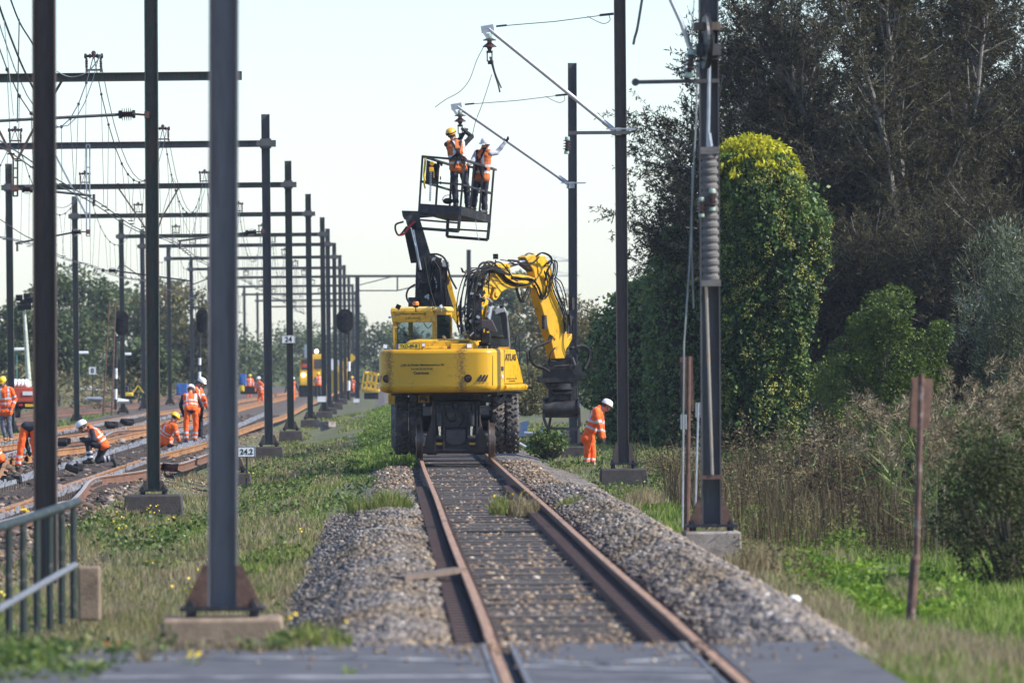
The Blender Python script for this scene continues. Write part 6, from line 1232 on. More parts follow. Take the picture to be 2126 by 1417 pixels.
# big willows on the right
def willow(label, base, limbs, nt=4200, per=16, m=None, leaf=(.15, .038), tr=.28, subs=9):
    base = Vector(base); t = thing('willow_tree', label, 'tree', base, 'dark willows on the right'); b = MB(); S = []; SD = []
    for dx, dy, dz, r in limbs:
        d = Vector((dx, dy, dz)); P = [base+Vector((0, 0, -.3))]; L_ = d.length; dd = Vector((d.x*.6, d.y*.6, d.z)).normalized(); n = 9
        for k in range(n):
            dd = (dd*.75+((base+d)-P[-1]).normalized()*.35+Vector(RNG.normal(0, .09, 3))).normalized(); P.append(P[-1]+dd*L_/n*1.02)
        b.tube(P, [r*(1-.85*k/n) for k in range(n+1)], 7)
        for k in range(3, n+1):
            for j in range(subs):
                u = unit(RNG.normal(size=3)); u[2] = u[2]*.6+.35; q = P[k]+(P[k-1]-P[k])*RNG.random(); L2 = RNG.uniform(.9, 2.4)*(.7+.3*L_/10)
                Q = limb_tube(b, q, Vector(u)+dd*.5, L2, r*.16, .01, 4, .22, .03, 4)
                for z in range(1, 5): S.append(Q[z]); SD.append(Q[z]-Q[z-1])
    b.build('trunk', M['bark_pale'], t)
    S = np.array(S); SD = unit(np.array(SD)); i = RNG.integers(0, len(S), nt); p0 = S[i]+RNG.normal(0, .18, (nt, 3)); d0 = unit(SD[i]+RNG.normal(0, .55, (nt, 3))+np.array([0, 0, .15])); L_ = RNG.uniform(.4, 1.0, nt)
    tw = np.stack([p0, p0+d0*(L_*.5)[:, None], p0+d0*L_[:, None]+np.array([0, 0, -.12])], 1)
    a = np.array([.006, 0, 0.]); c = np.array([0, .006, .004]); V = np.concatenate([tw-a, tw+a], 1).reshape(-1, 3); ii = np.arange(nt)[:, None]*6
    qmesh('twigs', V, np.concatenate([ii+np.array([[0, 3, 4, 1]]), ii+np.array([[1, 4, 5, 2]])]), M['twig'], t)
    s = RNG.random((nt, per)); P = p0[:, None]+d0[:, None]*(L_[:, None]*s)[..., None]+np.array([0, 0, -.12])*(s**2)[..., None]
    Dr = d0[:, None]*.6+RNG.normal(0, .6, (nt, per, 3))-np.array([0, 0, .25]); n = nt*per
    leaf_obj('crown', P.reshape(-1, 3), Dr.reshape(-1, 3), leaf[0]*RNG.uniform(.6, 1.3, n), leaf[1]*RNG.uniform(.7, 1.3, n), m or LM['willow'], t, rnd=np.clip(np.repeat(RNG.random(nt), per)*.5+RNG.random(n)*.5, 0, 1)); return t
def at(px, py, D): return W(px, py, D)
b0 = at(1965, 930, 186)
willow('tall willow whose pale bare limbs fan out to the upper left', b0, [(-7.0, -.5, 8.6, .17), (-5.2, 1, 11.2, .2), (-3.2, -1, 12.6, .2), (-7.6, .5, 5.4, .12), (-1., 1, 13.5, .22), (-4.2, -1.5, 7.2, .14), (-2.2, -1.2, 6., .14), (1.5, 1, 12.5, .2), (-6.2, 1.5, 10, .16)], 10500, 22, subs=8)
willow('tall willow with an upright trunk in the upper right corner', at(2080, 930, 192), [(-.6, 0, 13.5, .22), (-2.2, -1, 10.5, .18), (1.5, 1, 12, .2), (3, -1, 10.5, .2), (-1.2, -1.5, 7.5, .14), (.8, -1.6, 8, .14), (-3, 1, 12.5, .16), (2.4, -.6, 6, .14)], 9500, 22, subs=8)
willow('willow behind the ivy column whose twigs reach over the sky', at(1640, 930, 202), [(-3.1, 0, 8.6, .15), (-1.2, 1, 11.3, .17), (.3, .4, 13, .15), (-.6, .2, 12.6, .13), (-3.6, 1, 6.6, .12), (.5, 0, 12.3, .18), (1.8, 1, 9.5, .16), (-1.6, -1, 10.6, .13), (2.6, -1, 6, .14), (-3.9, 0, 7.7, .1)], 6200, 20, subs=7)
willow('low dark thicket of willow stems beside the ivy column', at(1790, 940, 180), [(-1.6, -.5, 4.2, .07), (-.4, 0, 5.5, .08), (.8, -.5, 4.8, .07), (1.8, 0, 5.2, .08), (-.9, .5, 3.2, .06), (1.3, -.8, 3.2, .06), (-2.2, .3, 5.2, .07), (2.8, .5, 5., .07)], 5600, 16, subs=8)
willow('low dark willow thicket standing right of the fresh green bush', at(2050, 940, 178), [(-1.6, .5, 5.2, .08), (0, .3, 6, .08), (1.8, 0, 5.5, .08), (-1, -.4, 3.2, .06), (1, -.6, 3.4, .06)], 4200, 16, subs=8)
willow('dense willow crown filling the sky between the two tall trunks', at(1830, 930, 214), [(-2.6, 0, 12, .16), (0, .5, 14, .18), (2.4, 0, 13, .17), (-1, 0, 10, .15), (1.2, -.5, 10.5, .15), (-3., .5, 14, .14), (3.4, .5, 10, .15)], 8000, 20, subs=8)
willow('dense willow behind the upright trunk at the right edge', at(2110, 930, 216), [(-2.6, 0, 12, .16), (-.3, .5, 14, .18), (1.8, 0, 13, .17), (-1, 0, 9.5, .15), (-2.8, .5, 9, .14)], 6500, 20, subs=8)
# ivy-clad things
def ivy_body(name, label, base, prof, ry, dens, flower=0., top=None, m='ivy', leaf=.12, cat='ivy', amp=.2, depth=.35):
    """prof: list of (z, centre dx, half width)"""
    base = Vector(base); t = thing(name, label, cat, base); z = np.array([p[0] for p in prof]); cx = np.array([p[1] for p in prof]); hw = np.array([p[2] for p in prof]); Hh = z[-1]
    b = MB(); b.loft([[base+Vector((np.interp(zz, z, cx)+math.cos(a)*np.interp(zz, z, hw)*.74, math.sin(a)*np.interp(zz, z, hw)*ry*.74, zz)) for a in np.linspace(0, 2*np.pi, 14, endpoint=False)] for zz in np.linspace(-.2, Hh*.97, 16)]); b.build('light_block_core', M['core'], t)  # solid dark core added inside the leaves to block light
    n = int(dens*2*np.pi*hw.mean()*Hh); zz = RNG.uniform(0, Hh, n); a = RNG.uniform(0, 2*np.pi, n)
    bump = amp*wob(a*2.2, zz*1.6, .8, 1)+amp*.6*wob(a*5, zz*4, .8, 3); h = np.interp(zz, z, hw)*(1+bump); k = 1-RNG.random(n)**1.8*depth
    N_ = np.stack([np.cos(a), np.sin(a)*ry, 0*a], -1)
    P = np.stack([np.interp(zz, z, cx)+np.cos(a)*h*k, np.sin(a)*h*ry*k, zz], -1)+np.array(base); 
    nt_ = int(n*.12); u = unit(RNG.normal(size=(nt_, 3))); u[:, 2] = np.abs(u[:, 2]); P2 = np.array(base)+np.array([cx[-1], 0, Hh-.25])+u*np.array([hw[-1]*1.05, hw[-1]*ry, .35])*RNG.uniform(.6, 1.1, (nt_, 1)); P = np.concatenate([P, P2]); N_ = np.concatenate([N_, u])
    Dr = N_*.55+np.array([0, 0, -.75])+RNG.normal(0, .45, P.shape); n2 = len(P)
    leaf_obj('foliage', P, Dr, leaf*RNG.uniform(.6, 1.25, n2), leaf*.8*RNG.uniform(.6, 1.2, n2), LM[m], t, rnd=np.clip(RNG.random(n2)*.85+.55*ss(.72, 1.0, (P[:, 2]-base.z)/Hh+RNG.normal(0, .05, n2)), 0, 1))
    ns = 70; zz = RNG.uniform(.6, Hh, ns); a = RNG.uniform(0, 2*np.pi, ns); q = 16; s = RNG.random((ns, q)); h = np.interp(zz, z, hw)*(1+amp*wob(a*2.2, zz*1.6, .8, 1)); ln = RNG.uniform(.15, .5, ns)
    P = np.stack([np.interp(zz, z, cx)[:, None]+np.cos(a)[:, None]*(h[:, None]+ln[:, None]*s), np.sin(a)[:, None]*(h[:, None]+ln[:, None]*s)*ry, zz[:, None]+ln[:, None]*(s*.5-s*s*.6)], -1).reshape(-1, 3)+RNG.normal(0, .04, (ns*q, 3))+np.array(base)
    leaf_obj('shoots', P, RNG.normal(0, .5, P.shape)+np.array([0, 0, -.5]), leaf*RNG.uniform(.6, 1.1, ns*q), leaf*.7, LM[m], t)
    if flower:
        nf = int(flower*n); a = RNG.uniform(0, 2*np.pi, nf); zz = RNG.uniform(Hh*.12, Hh, nf); keep = wob(a*3+zz, zz*1.3, .6, 2) > -.02; a, zz = a[keep], zz[keep]; nf = len(a); h = np.interp(zz, z, hw)*(1+amp*wob(a*2.2, zz*1.6, .8, 1)+amp*.6*wob(a*5, zz*4, .8, 3))*1.03
        Cc = np.stack([np.interp(zz, z, cx)+np.cos(a)*h, np.sin(a)*h*ry, zz], -1)+np.array(base); q = 12; P = (Cc[:, None]+RNG.normal(0, .05, (nf, q, 3))).reshape(-1, 3)
        leaf_obj('flower_heads', P, RNG.normal(size=P.shape)+np.array([0, 0, .5]), .05, .035, LM['ivy_flower'], t)
    if top:
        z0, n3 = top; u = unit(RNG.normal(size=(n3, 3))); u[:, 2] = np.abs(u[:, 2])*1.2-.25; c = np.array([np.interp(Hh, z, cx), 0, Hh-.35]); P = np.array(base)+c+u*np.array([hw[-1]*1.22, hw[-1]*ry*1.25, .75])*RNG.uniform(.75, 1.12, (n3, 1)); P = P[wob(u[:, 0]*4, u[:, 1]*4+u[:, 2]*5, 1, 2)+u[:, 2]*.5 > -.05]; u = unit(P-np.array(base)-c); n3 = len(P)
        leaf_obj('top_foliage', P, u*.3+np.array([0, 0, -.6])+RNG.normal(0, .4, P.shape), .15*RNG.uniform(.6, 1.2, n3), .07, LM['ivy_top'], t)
    return t
pm = F/158
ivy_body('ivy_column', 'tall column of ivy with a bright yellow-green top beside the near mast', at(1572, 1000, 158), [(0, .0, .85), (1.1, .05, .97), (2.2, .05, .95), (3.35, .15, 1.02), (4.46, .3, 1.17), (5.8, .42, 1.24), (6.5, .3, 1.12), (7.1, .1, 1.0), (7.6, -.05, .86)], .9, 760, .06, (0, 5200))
ivy_body('ivy_thicket', 'dark ivy-covered thicket behind the bending worker', at(1335, 952, 197), [(0, .1, 1.2), (1, .0, 1.35), (2, -.05, 1.5), (3, -.05, 1.6), (4, .1, 1.45), (4.6, .25, 1.15), (5.15, .35, .7)], 1.1, 380, 0, None, 'hedge', .12)
ivy_body('ivy_thicket', 'narrow ivy-covered trunk rising just left of the near mast', at(1418, 952, 188), [(0, .1, .9), (2, .05, .95), (4, -.02, 1.0), (5, .0, .95), (5.9, .05, .8), (6.4, .1, .5)], 1.1, 420, .02, None, 'hedge', .12)
# bushes: many clumps of small leaves
def bush(name, label, base, size, m, n, leaf, clumps=40, cr=.35, cat='bush', group=None, stems=True, upd=0., shell=.4, zoff=.5):
    base = Vector(base); t = thing(name, label, cat, base, group); C = ball(clumps)*np.array([size[0], size[1], size[2]*.5])+np.array([0, 0, size[2]*zoff]); C[:, 2] = np.maximum(C[:, 2], cr*.3)
    if stems:
        b = MB()
        for c in C[:22]: limb_tube(b, base+Vector((c[0]*.15, c[1]*.15, -.2)), Vector(c), float(np.linalg.norm(c)), .035, .008, 5, .2, .05, 5)
        b.build('stems', M['twig'], t)
    ci = RNG.integers(0, clumps, n); u = unit(RNG.normal(size=(n, 3))); P = C[ci]+u*(cr*RNG.uniform(.6, 1.3, clumps)[ci]*(1-shell*RNG.random(n)**1.5))[:, None]+np.array(base)
    P[:, 2] = np.maximum(P[:, 2], base.z-.1)
    leaf_obj('foliage', P, u+RNG.normal(0, .6, (n, 3))+np.array([0, 0, upd]), leaf[0]*RNG.uniform(.6, 1.3, n), leaf[1]*RNG.uniform(.6, 1.3, n), m, t); return t
bush('bush', 'fresh green bush in front of the dark willows', at(1855, 880, 168), (1.8, 1.4, 3.3), LM['green'], 24000, (.085, .055), 34, .40)
bush('bush', 'lower green bush spreading left under the fresh green one', at(1740, 900, 172), (1.1, 1., 1.9), LM['green'], 8000, (.08, .05), 18, .36)
bush('willow_shrub', 'silvery willow shrub at the right edge', at(2110, 870, 142), (1.1, 1., 3.9), LM['silver'], 15000, (.13, .024), 60, .36, upd=.8)
bush('willow_shrub', 'silvery willow shoot standing taller than its neighbour', at(2082, 820, 146), (.35, .35, 4.), LM['silver'], 4200, (.13, .024), 26, .26, upd=.9)
bush('bush', 'dark shrub filling the lower right corner edge', at(2110, 1240, 82), (.85, 1.2, 2.4), LM['shrub'], 17000, (.055, .025), 34, .28)
bush('bush', 'dark twiggy shrub behind the leaning sign post', at(2040, 1130, 98), (.6, .8, 1.7), LM['weed'], 8000, (.05, .03), 40, .24)
bush('bush', 'brown-green shrub among the reeds in front of the green bush', at(1930, 1000, 120), (.8, .8, 1.5), LM['weed'], 6000, (.07, .035), 34, .26)
bush('bush', 'low dull shrub between the reeds and the bright herbs', at(1770, 1060, 112), (.8, .7, 1.), LM['brownweed'], 5000, (.07, .025), 30, .24)
bush('bush', 'loose bramble left of the green herbs under the ivy', at(1560, 1010, 150), (1., .6, .8), LM['weed'], 3500, (.07, .045), 24, .24)
bush('bush', 'tan green scrub in the distance behind the grapple', at(1150, 820, 300), (2.6, 2, 4.2), LM['tan'], 9000, (.18, .08), 46, .6)
bush('bush', 'tan scrub in the distance right of the grapple', at(1225, 830, 262), (1.6, 1.6, 3.2), LM['tan'], 7000, (.16, .07), 36, .5)
bush('bush', 'yellow-green scrub low behind the excavator tyres', at(1095, 850, 250), (1.4, 1.5, 1.6), LM['far_y'], 5000, (.14, .08), 26, .4)
bush('bramble', 'leafy bramble beside the rail near the right hand tyres', at(1140, 940, 165), (.45, .5, .55), LM['weed'], 1500, (.09, .06), 22, .22)
# far trees
for i, (x, y0, D, H, sp, mm, lab) in enumerate((
 (170, 800, 460, 9.8, 3.2, 'far', 'rounded far tree just right of the brown mast'), (255, 800, 500, 10.6, 3.6, 'far', 'broad far tree behind the left railway signal'), (340, 800, 480, 8.8, 2.9, 'far_y', 'yellowing far tree behind the tall green mast'), (400, 800, 470, 7.6, 2.4, 'far_y', 'loose yellow-green far tree left of the tall grey mast'),
 (120, 810, 430, 6.2, 2.6, 'far', 'low dark far tree behind the platform lamps'), (10, 800, 420, 6.6, 2.2, 'far', 'dark far tree at the left edge'), (55, 800, 440, 6.4, 1.9, 'far_y', 'far tree behind the floodlight tower'), (300, 805, 410, 4.6, 2.0, 'far', 'bushy far tree low behind the second signal'),
 (520, 790, 640, 5.8, 4., 'far', 'hazy tree right of the tall grey mast'), (610, 790, 700, 6.2, 4.5, 'far', 'hazy tree behind the sign numbered 24'), (690, 790, 720, 6.6, 4.2, 'far', 'hazy tree behind the row of masts'), (775, 790, 640, 7.2, 3.4, 'far', 'hazy tree left of the yellow cab'),
 (1072, 800, 520, 9.2, 2.4, 'far', 'hazy tree framed under the excavator boom'), (1010, 800, 560, 7.4, 3., 'far', 'hazy tree behind the dark cab'), (1180, 800, 540, 6.2, 3.2, 'far_y', 'hazy tree behind the grapple mast'), (450, 800, 560, 6.4, 3.4, 'far', 'hazy tree hidden mostly by the tall grey mast'), (850, 800, 620, 5., 3.5, 'far', 'hazy tree behind the yellow excavator cab'))):
    b_ = at(x, y0, D); b_.z = -.4; crown_tree('tree', lab, b_, H, sp, LM[mm], 5200 if D < 520 else 3600, (.36, .2), .18, .12, group='far trees along the horizon', bark='bark_pale' if i in (5, 6, 1) else 'twig')
# far tree line and scrub as one mass
n = 14000; X = RNG.uniform(-60, 60, n); Y = RNG.uniform(640, 900, n); Hh = 2.6+1.6*wob(X*.6, Y*.05, 3); Z = -.5+RNG.random(n)**.7*Hh; k = np.ones(n, bool)
P = np.stack([X, Y, Z], -1)[k]; o = leaf_obj('far_woods', P, RNG.normal(size=P.shape), .8*RNG.uniform(.6, 1.3, len(P)), .45, LM['far']); o['kind'] = 'stuff'; o['label'] = 'far hazy line of woods along the horizon'
n = 9000; X = RNG.uniform(-40, -13.5, n); Y = RNG.uniform(330, 470, n); Z = -.3+RNG.random(n)**.8*(1.9+1.2*wob(X, Y*.1, 1.4)); P = np.stack([X, Y, Z], -1); o = leaf_obj('far_scrub', P, RNG.normal(size=P.shape)+np.array([0, 0, .4]), .3, .12, LM['tan']); o['kind'] = 'stuff'; o['label'] = 'tan scrub behind the far platform'
# grasses and herbs
def scat(n, x0, x1, y0, y1, mask=None, p=1.):
    X = RNG.uniform(x0, x1, n); Y = ysamp(n, y0, y1, p)
    if mask is not None: k = mask(X, Y); X, Y = X[k], Y[k]
    return X, Y
def gz(X, Y): return hgt(X, Y)-.03
def grass(name, lab, n, x0, x1, y0, y1, h, wd, m, mask=None, zf=gz, lean=.5):
    X, Y = scat(n, x0, x1, y0, y1, mask); blades(name, X, Y, zf(X, Y), h*RNG.uniform(.45, 1.2, len(X)), wd*(.6+Y/140.), LM[m], lean, 'stuff', lab)
pa = lambda X, Y: wob(X*1.3, Y*.25, 1., 2)
grass('grass', 'rough green and dry grass in the strip left of the single track', 46000, -4.6, -.95, 54, 135, .15, .014, 'grass', lambda X, Y: (pa(X, Y)+RNG.normal(0, .2, len(X)) > -.2) & ~((Y < 58) & (X > -2.4)))
grass('grass', 'fresh green grass patches in the strip left of the single track', 26000, -4.2, -1.0, 58, 125, .14, .012, 'grass_g', lambda X, Y: (wob(X*1.2, Y*.18, 1.1, 5) > .12))
grass('dry_grass', 'dry straw coloured grass among the green', 46000, -4.4, -.9, 56, 200, .19, .010, 'dry', lambda X, Y: (wob(X*1.1, Y*.16, 1.1, 9) > -.15) & ~((Y < 57.6) & (X > -2.4)))
grass('grass', 'far grass strip between the masts and the single track', 26000, -3.6, .2, 130, 330, .13, .018, 'grass', lambda X, Y: wob(X, Y*.08, 1., 3) > -.25)
grass('grass', 'grass strips between the left tracks', 16000, -13.2, -8.2, 190, 330, .3, .025, 'grass_g', lambda X, Y: (np.abs(X+12.4+.01*(Y-200)) < .9))
grass('grass', 'grass on the right bank below the ballast', 38000, 4.3, 9, 54, 130, .22, .014, 'grass_g', lambda X, Y: wob(X*1.1, Y*.2, 1.1, 4) > -.35)
grass('dry_grass', 'dry grass along the right foot of the ballast', 22000, 4.0, 6.2, 54, 130, .28, .010, 'dry', lambda X, Y: wob(X*1.3, Y*.2, 1.1, 7) > .0)
grass('grass', 'shaded grass around the right hand masts', 14000, 2.9, 7.5, 118, 260, .16, .016, 'grass', lambda X, Y: (X > 3.3) | (Y > 160))
grass('grass', 'tall soft grass at the lower left corner', 9000, -3.9, -1.0, 45, 58, .26, .012, 'grass_g', lambda X, Y: X < -2.5+.5*wob(X, Y, .8)); grass('dry_grass', 'dry stalks at the lower left corner', 2600, -4, -.6, 46, 58, .34, .008, 'dry', lambda X, Y: X < -2.3+.6*wob(X, Y, .8))
grass('grass', 'grass at the lower right corner beside the crossing', 13000, 3.4, 7, 42, 58, .15, .012, 'grass_g', lambda X, Y: X > 3.5+.15*wob(X*3, Y, .8)); grass('dry_grass', 'dry grass at the lower right corner', 5000, 3.5, 7, 42, 60, .22, .010, 'dry', lambda X, Y: X > 3.55+.2*wob(X*3, Y, .8, 2))
grass('grass', 'sparse grass creeping over the road edge at the far end of the crossing', 2200, -2.6, -.3, 48.8, 52.5, .10, .010, 'dry', lambda X, Y: wob(X*3, Y*2, 1, 1) > .1, zf=lambda X, Y: np.where(Y < 49.7, -.01, hgt(X, Y)))
def herb(lab, n, x0, x1, y0, y1, h, leaf, m, mask=None, zf=gz, name='weeds'):
    X, Y = scat(n, x0, x1, y0, y1, mask); n = len(X); Z = zf(X, Y)+h*RNG.random(n)**.7*(.7+.5*wob(X*2, Y*.6, .8)); P = np.stack([X, Y, Z], -1); o = leaf_obj(name, P, RNG.normal(size=P.shape)*np.array([1, 1, .5])+np.array([0, 0, .25]), leaf[0]*RNG.uniform(.6, 1.3, n), leaf[1], LM[m]); o['kind'] = 'stuff'; o['label'] = lab
def disc(px, py, D, rx, ry):
    c = W(px, py, D); return lambda X, Y: ((X-c.x)/rx)**2+((Y-D)/ry)**2 < 1+.35*wob(X*3, Y*.8, .9)
grass('grass', 'grass growing over the ballast beyond the excavator', 14000, -1.6, .7, 146, 340, .2, .018, 'grass_g', zf=bank)
herb('weeds growing over the ballast beyond the excavator', 6000, -1.6, .6, 140, 300, .2, (.1, .06), 'weed', lambda X, Y: wob(X*2, Y*.1, .9, 3) > -.2, zf=bank)
herb('bright green herbs below the ivy column', 15000, 4.6, 8, 95, 128, .34, (.10, .06), 'herb', disc(1610, 1060, 110, 1.1, 12))
herb('bright green herbs around the leaning sign post', 15000, 4.4, 8, 62, 95, .26, (.09, .05), 'herb', disc(1800, 1200, 80, 1.15, 10))
herb('dark creeping weeds on the bank left of the excavator', 14000, -3.4, .3, 112, 190, .18, (.08, .05), 'weed', lambda X, Y: wob(X, Y*.1, .9, 6) > -.2)
herb('leafy weeds beneath the green mast', 3800, -4.6, -2.6, 92, 118, .25, (.08, .055), 'weed', lambda X, Y: wob(X*1.5, Y*.3, .9, 8) > .05)
herb('leafy weeds scattered in the near left strip', 4200, -3.8, -1.1, 60, 100, .2, (.08, .05), 'weed', lambda X, Y: wob(X*1.6, Y*.25, .9, 1) > .25)
herb('weeds on the right bank between masts', 4500, 2.9, 6.5, 120, 190, .18, (.09, .06), 'weed', lambda X, Y: wob(X*1.2, Y*.1, .9, 3) > .0)
herb('brown dead weeds on the right bank', 15000, 4.7, 9, 92, 140, .9, (.07, .02), 'brownweed', disc(1720, 1050, 108, 1.6, 20))
herb('brown dead weeds at the foot of the ballast slope', 5000, 4.3, 6, 70, 100, .6, (.06, .02), 'brownweed', disc(1560, 1190, 84, .55, 12))
herb('dead brown weeds between the reeds and the ivy', 30000, 5.6, 13, 118, 156, .75, (.08, .025), 'brownweed', lambda X, Y: wob(X*1.1, Y*.2, .9, 4) > -.45)
grass('dead_stalks', 'dead brown stalks standing on the right bank', 9000, 5.2, 12, 96, 150, .95, .012, 'brownweed', lambda X, Y: wob(X*1.3, Y*.2, .9, 1) > -.1, lean=.4)
herb('green weeds among the dead stalks', 7000, 5.2, 11, 100, 150, .5, (.10, .05), 'weed', lambda X, Y: wob(X*1.6, Y*.25, .9, 8) > .1)
herb('brown litter of dead plants on the road edge', 1200, -2.5, -.3, 48.8, 51.5, .06, (.06, .02), 'brownweed', lambda X, Y: wob(X*2.5, Y*2, 1, 7) > -.1, zf=lambda X, Y: np.where(Y < 49.7, -.01, hgt(X, Y)))
herb('dark scrub under the willows', 14000, 7.5, 17, 132, 182, 1.3, (.11, .05), 'brownweed', None)
grass('grass', 'short grass around the foot of the leaning sign post', 22000, 4.2, 8.5, 56, 82, .15, .012, 'grass_g')
herb('leafy weeds overgrowing the left end of the crossing', 2600, -3.4, -1.5, 44.5, 50, .2, (.07, .03), 'weed', lambda X, Y: X < -2.2+.9*wob(X*2, Y, .9, 3), zf=lambda X, Y: 0*X-.01)
herb('low weeds at the road edge of the crossing', 1500, -2.3, -.2, 48.9, 52, .14, (.07, .03), 'weed', lambda X, Y: wob(X*2.5, Y*2, 1, 4) > .15, zf=lambda X, Y: np.where(Y < 49.7, -.01, hgt(X, Y)))
# yellow flowers
n = 70; X, Y = scat(n, -4.2, -1.1, 68, 150, lambda X, Y: wob(X*1.4, Y*.15, 1, 2) > .15); X = np.repeat(X, 6)+RNG.normal(0, .05, len(X)*6); Y = np.repeat(Y, 6)+RNG.normal(0, .05, len(Y)*6); Z = hgt(X, Y)+RNG.uniform(.2, .36, len(X)); P = np.stack([X, Y, Z], -1)
o = leaf_obj('yellow_flowers', P, RNG.normal(size=P.shape)*np.array([1, 1, .3]), .035, .03, M['petal']); o['kind'] = 'stuff'; o['label'] = 'small yellow flowers dotted through the left strip'
# reeds
n = 900; X, Y = scat(n, 7.2, 13, 92, 128, lambda X, Y: (X > 8.7-.035*(128-Y)+RNG.normal(0, .5, len(X))) & (wob(X*1.5, Y*.2, .8, 5) > -.3)); n = len(X); Hh = RNG.uniform(1.3, 2.3, n)+.22*(X-9); Hh = np.clip(Hh, 1.2, 2.75); Z = hgt(X, Y)
blades('reed_stalks', X, Y, Z, Hh, .02, LM['reed'], .18, 'stuff', 'pale dry reed stalks on the right bank')
q = 34; s = RNG.random((n, q)); a = RNG.uniform(0, 2*np.pi, n); ln = Hh*.12; P = np.stack([X[:, None]+np.cos(a)[:, None]*s*ln[:, None]*.9+RNG.normal(0, .035, (n, q)), Y[:, None]+np.sin(a)[:, None]*s*ln[:, None]*.9+RNG.normal(0, .035, (n, q)), (Z+Hh*.86)[:, None]+.38*s-.12*s*s], -1).reshape(-1, 3)
o = leaf_obj('reed_plumes', P, RNG.normal(0, .5, P.shape)+np.array([.25, 0, .4]), .13, .02, LM['reed']); o['kind'] = 'stuff'; o['label'] = 'feathery tan reed plumes on the right bank'
q = 5; i = np.repeat(np.arange(n), q); P = np.stack([X[i], Y[i], Z[i]+Hh[i]*RNG.uniform(.2, .75, n*q)], -1); o = leaf_obj('reed_leaves', P, RNG.normal(0, .6, P.shape)*np.array([1, 1, .3])+np.array([0, 0, .5]), .5*RNG.uniform(.6, 1.2, n*q), .03, LM['weed']); o['kind'] = 'stuff'; o['label'] = 'long green and yellow reed leaves on the right bank'
# single tufts standing in the track
def tuft(px, py, D, r, h, n, lab, flowers=0, m='grass'):
    c = W(px, py, D); t = thing('grass_tuft', lab, 'grass tuft', c); a = RNG.uniform(0, 2*np.pi, n); rr = r*RNG.random(n)**.5; X, Y = c.x+np.cos(a)*rr, D+np.sin(a)*rr
    blades('blades', X, Y, np.full(n, c.z-.03), h*RNG.uniform(.25, 1.25, n)*(1-.45*(rr/r)**2), .014, LM[m], .6, None, None, t)
    if flowers: P = np.stack([c.x+RNG.normal(0, r*.5, flowers), D+RNG.normal(0, r*.5, flowers), c.z+h*RNG.uniform(.7, 1.05, flowers)], -1); leaf_obj('flowers', P, RNG.normal(size=P.shape), .04, .035, M['petal'], t)
tuft(1040, 1062, 97, .17, .30, 500, 'yellow-flowered tuft between the rails, left one of a pair', 9, 'grass'); tuft(1085, 1066, 97, .24, .33, 800, 'tall yellowish tuft hiding the foot of the right rail', 5, 'dry')
tuft(1192, 1062, 100, .24, .3, 600, 'brownish green tuft on the right ballast crest', 0, 'grass'); tuft(808, 1062, 100, .36, .42, 1100, 'soft grey-green tuft on top of the left ballast heap', 6); tuft(750, 1060, 102, .25, .3, 500, 'smaller green tuft beside the soft tuft on the left heap')
tuft(300, 1400, 47.5, .05, .34, 90, 'tan seed head stalk at the edge of the crossing', 0, 'dry'); tuft(725, 1415, 45.3, .05, .16, 110, 'bright green tuft growing on the crossing panel', 0, 'grass_g'); tuft(400, 1412, 47, .1, .2, 120, 'weedy tuft with yellow flowers on the crossing', 8, 'grass_g')
tuft(560, 1350, 49.4, .22, .14, 300, 'low green tuft spreading over the far edge of the crossing', 0, 'grass'); tuft(490, 1395, 48.2, .12, .1, 160, 'flat dry tuft on the left part of the crossing', 0, 'dry'); tuft(60, 1400, 47, .25, .3, 420, 'thick soft tuft at the lower left corner', 0, 'grass_g')
tuft(1340, 1040, 118, .4, .32, 500, 'dry tuft right of the dark concrete base', 0, 'dry'); tuft(640, 1335, 50.6, .32, .2, 700, 'brown-green clump where the left heap meets the road', 6); tuft(1570, 1195, 78, .3, .45, 500, 'brown stalky clump at the foot of the right heap', 0, 'dry')
# ---------- vehicles and clutter on the far side
def boxes(t, name, lst, m, D, bev=.02):
    for (x0, y0, x1, y1, o, th) in lst:
        b = MB(); b.prism([W(x0, y1, D+o), W(x1, y1, D+o), W(x1, y0, D+o), W(x0, y0, D+o)], (0, th, 0)); b.build(name, M[m] if isinstance(m, str) else m, t, bevel=bev)
M['red'] = mat('red trailer paint', (.50, .07, .03), .45, var=.1, scale=3)
M['blue'] = mat('blue box paint', (.04, .12, .35), .5, var=.1)
D = 260; t = thing('trailer', 'red trailer with a white label and white bundle on top at the left edge', 'trailer', W(50, 855, D))
boxes(t, 'body', [(20, 804, 82, 834, 0, 2.)], 'red', D, .03); boxes(t, 'chassis', [(22, 835, 80, 848, .1, 1.8)], 'black', D); boxes(t, 'label_plate', [(47, 812, 68, 820, -.03, .02)], 'white', D, 0); boxes(t, 'number_plate', [(52, 838, 76, 844, -.05, .02)], 'hel_amber', D, 0)
for x in (37, 78): b = MB(); c = W(x, 851, D+.8); b.lathe([(.1, -.1), (.28, -.1), (.3, 0), (.28, .1), (.1, .1)], c, (1, 0, 0), 16); b.build('wheel', M['tyre'], t)
boxes(t, 'tail_light', [(39, 838, 47, 842, -.05, .04)], mat('red lens', (.5, .02, .02), .3), D, 0)
b = MB()
for k in range(4): b.ell(W(32+k*7.5, 797, D+.8), (.16, .5, .2), 12, 8)
tag(b.build('bundle', M['white'], base=W(40, 800, D+.8), smooth=True), 'white wrapped bundle lying on the red trailer', 'bundle')
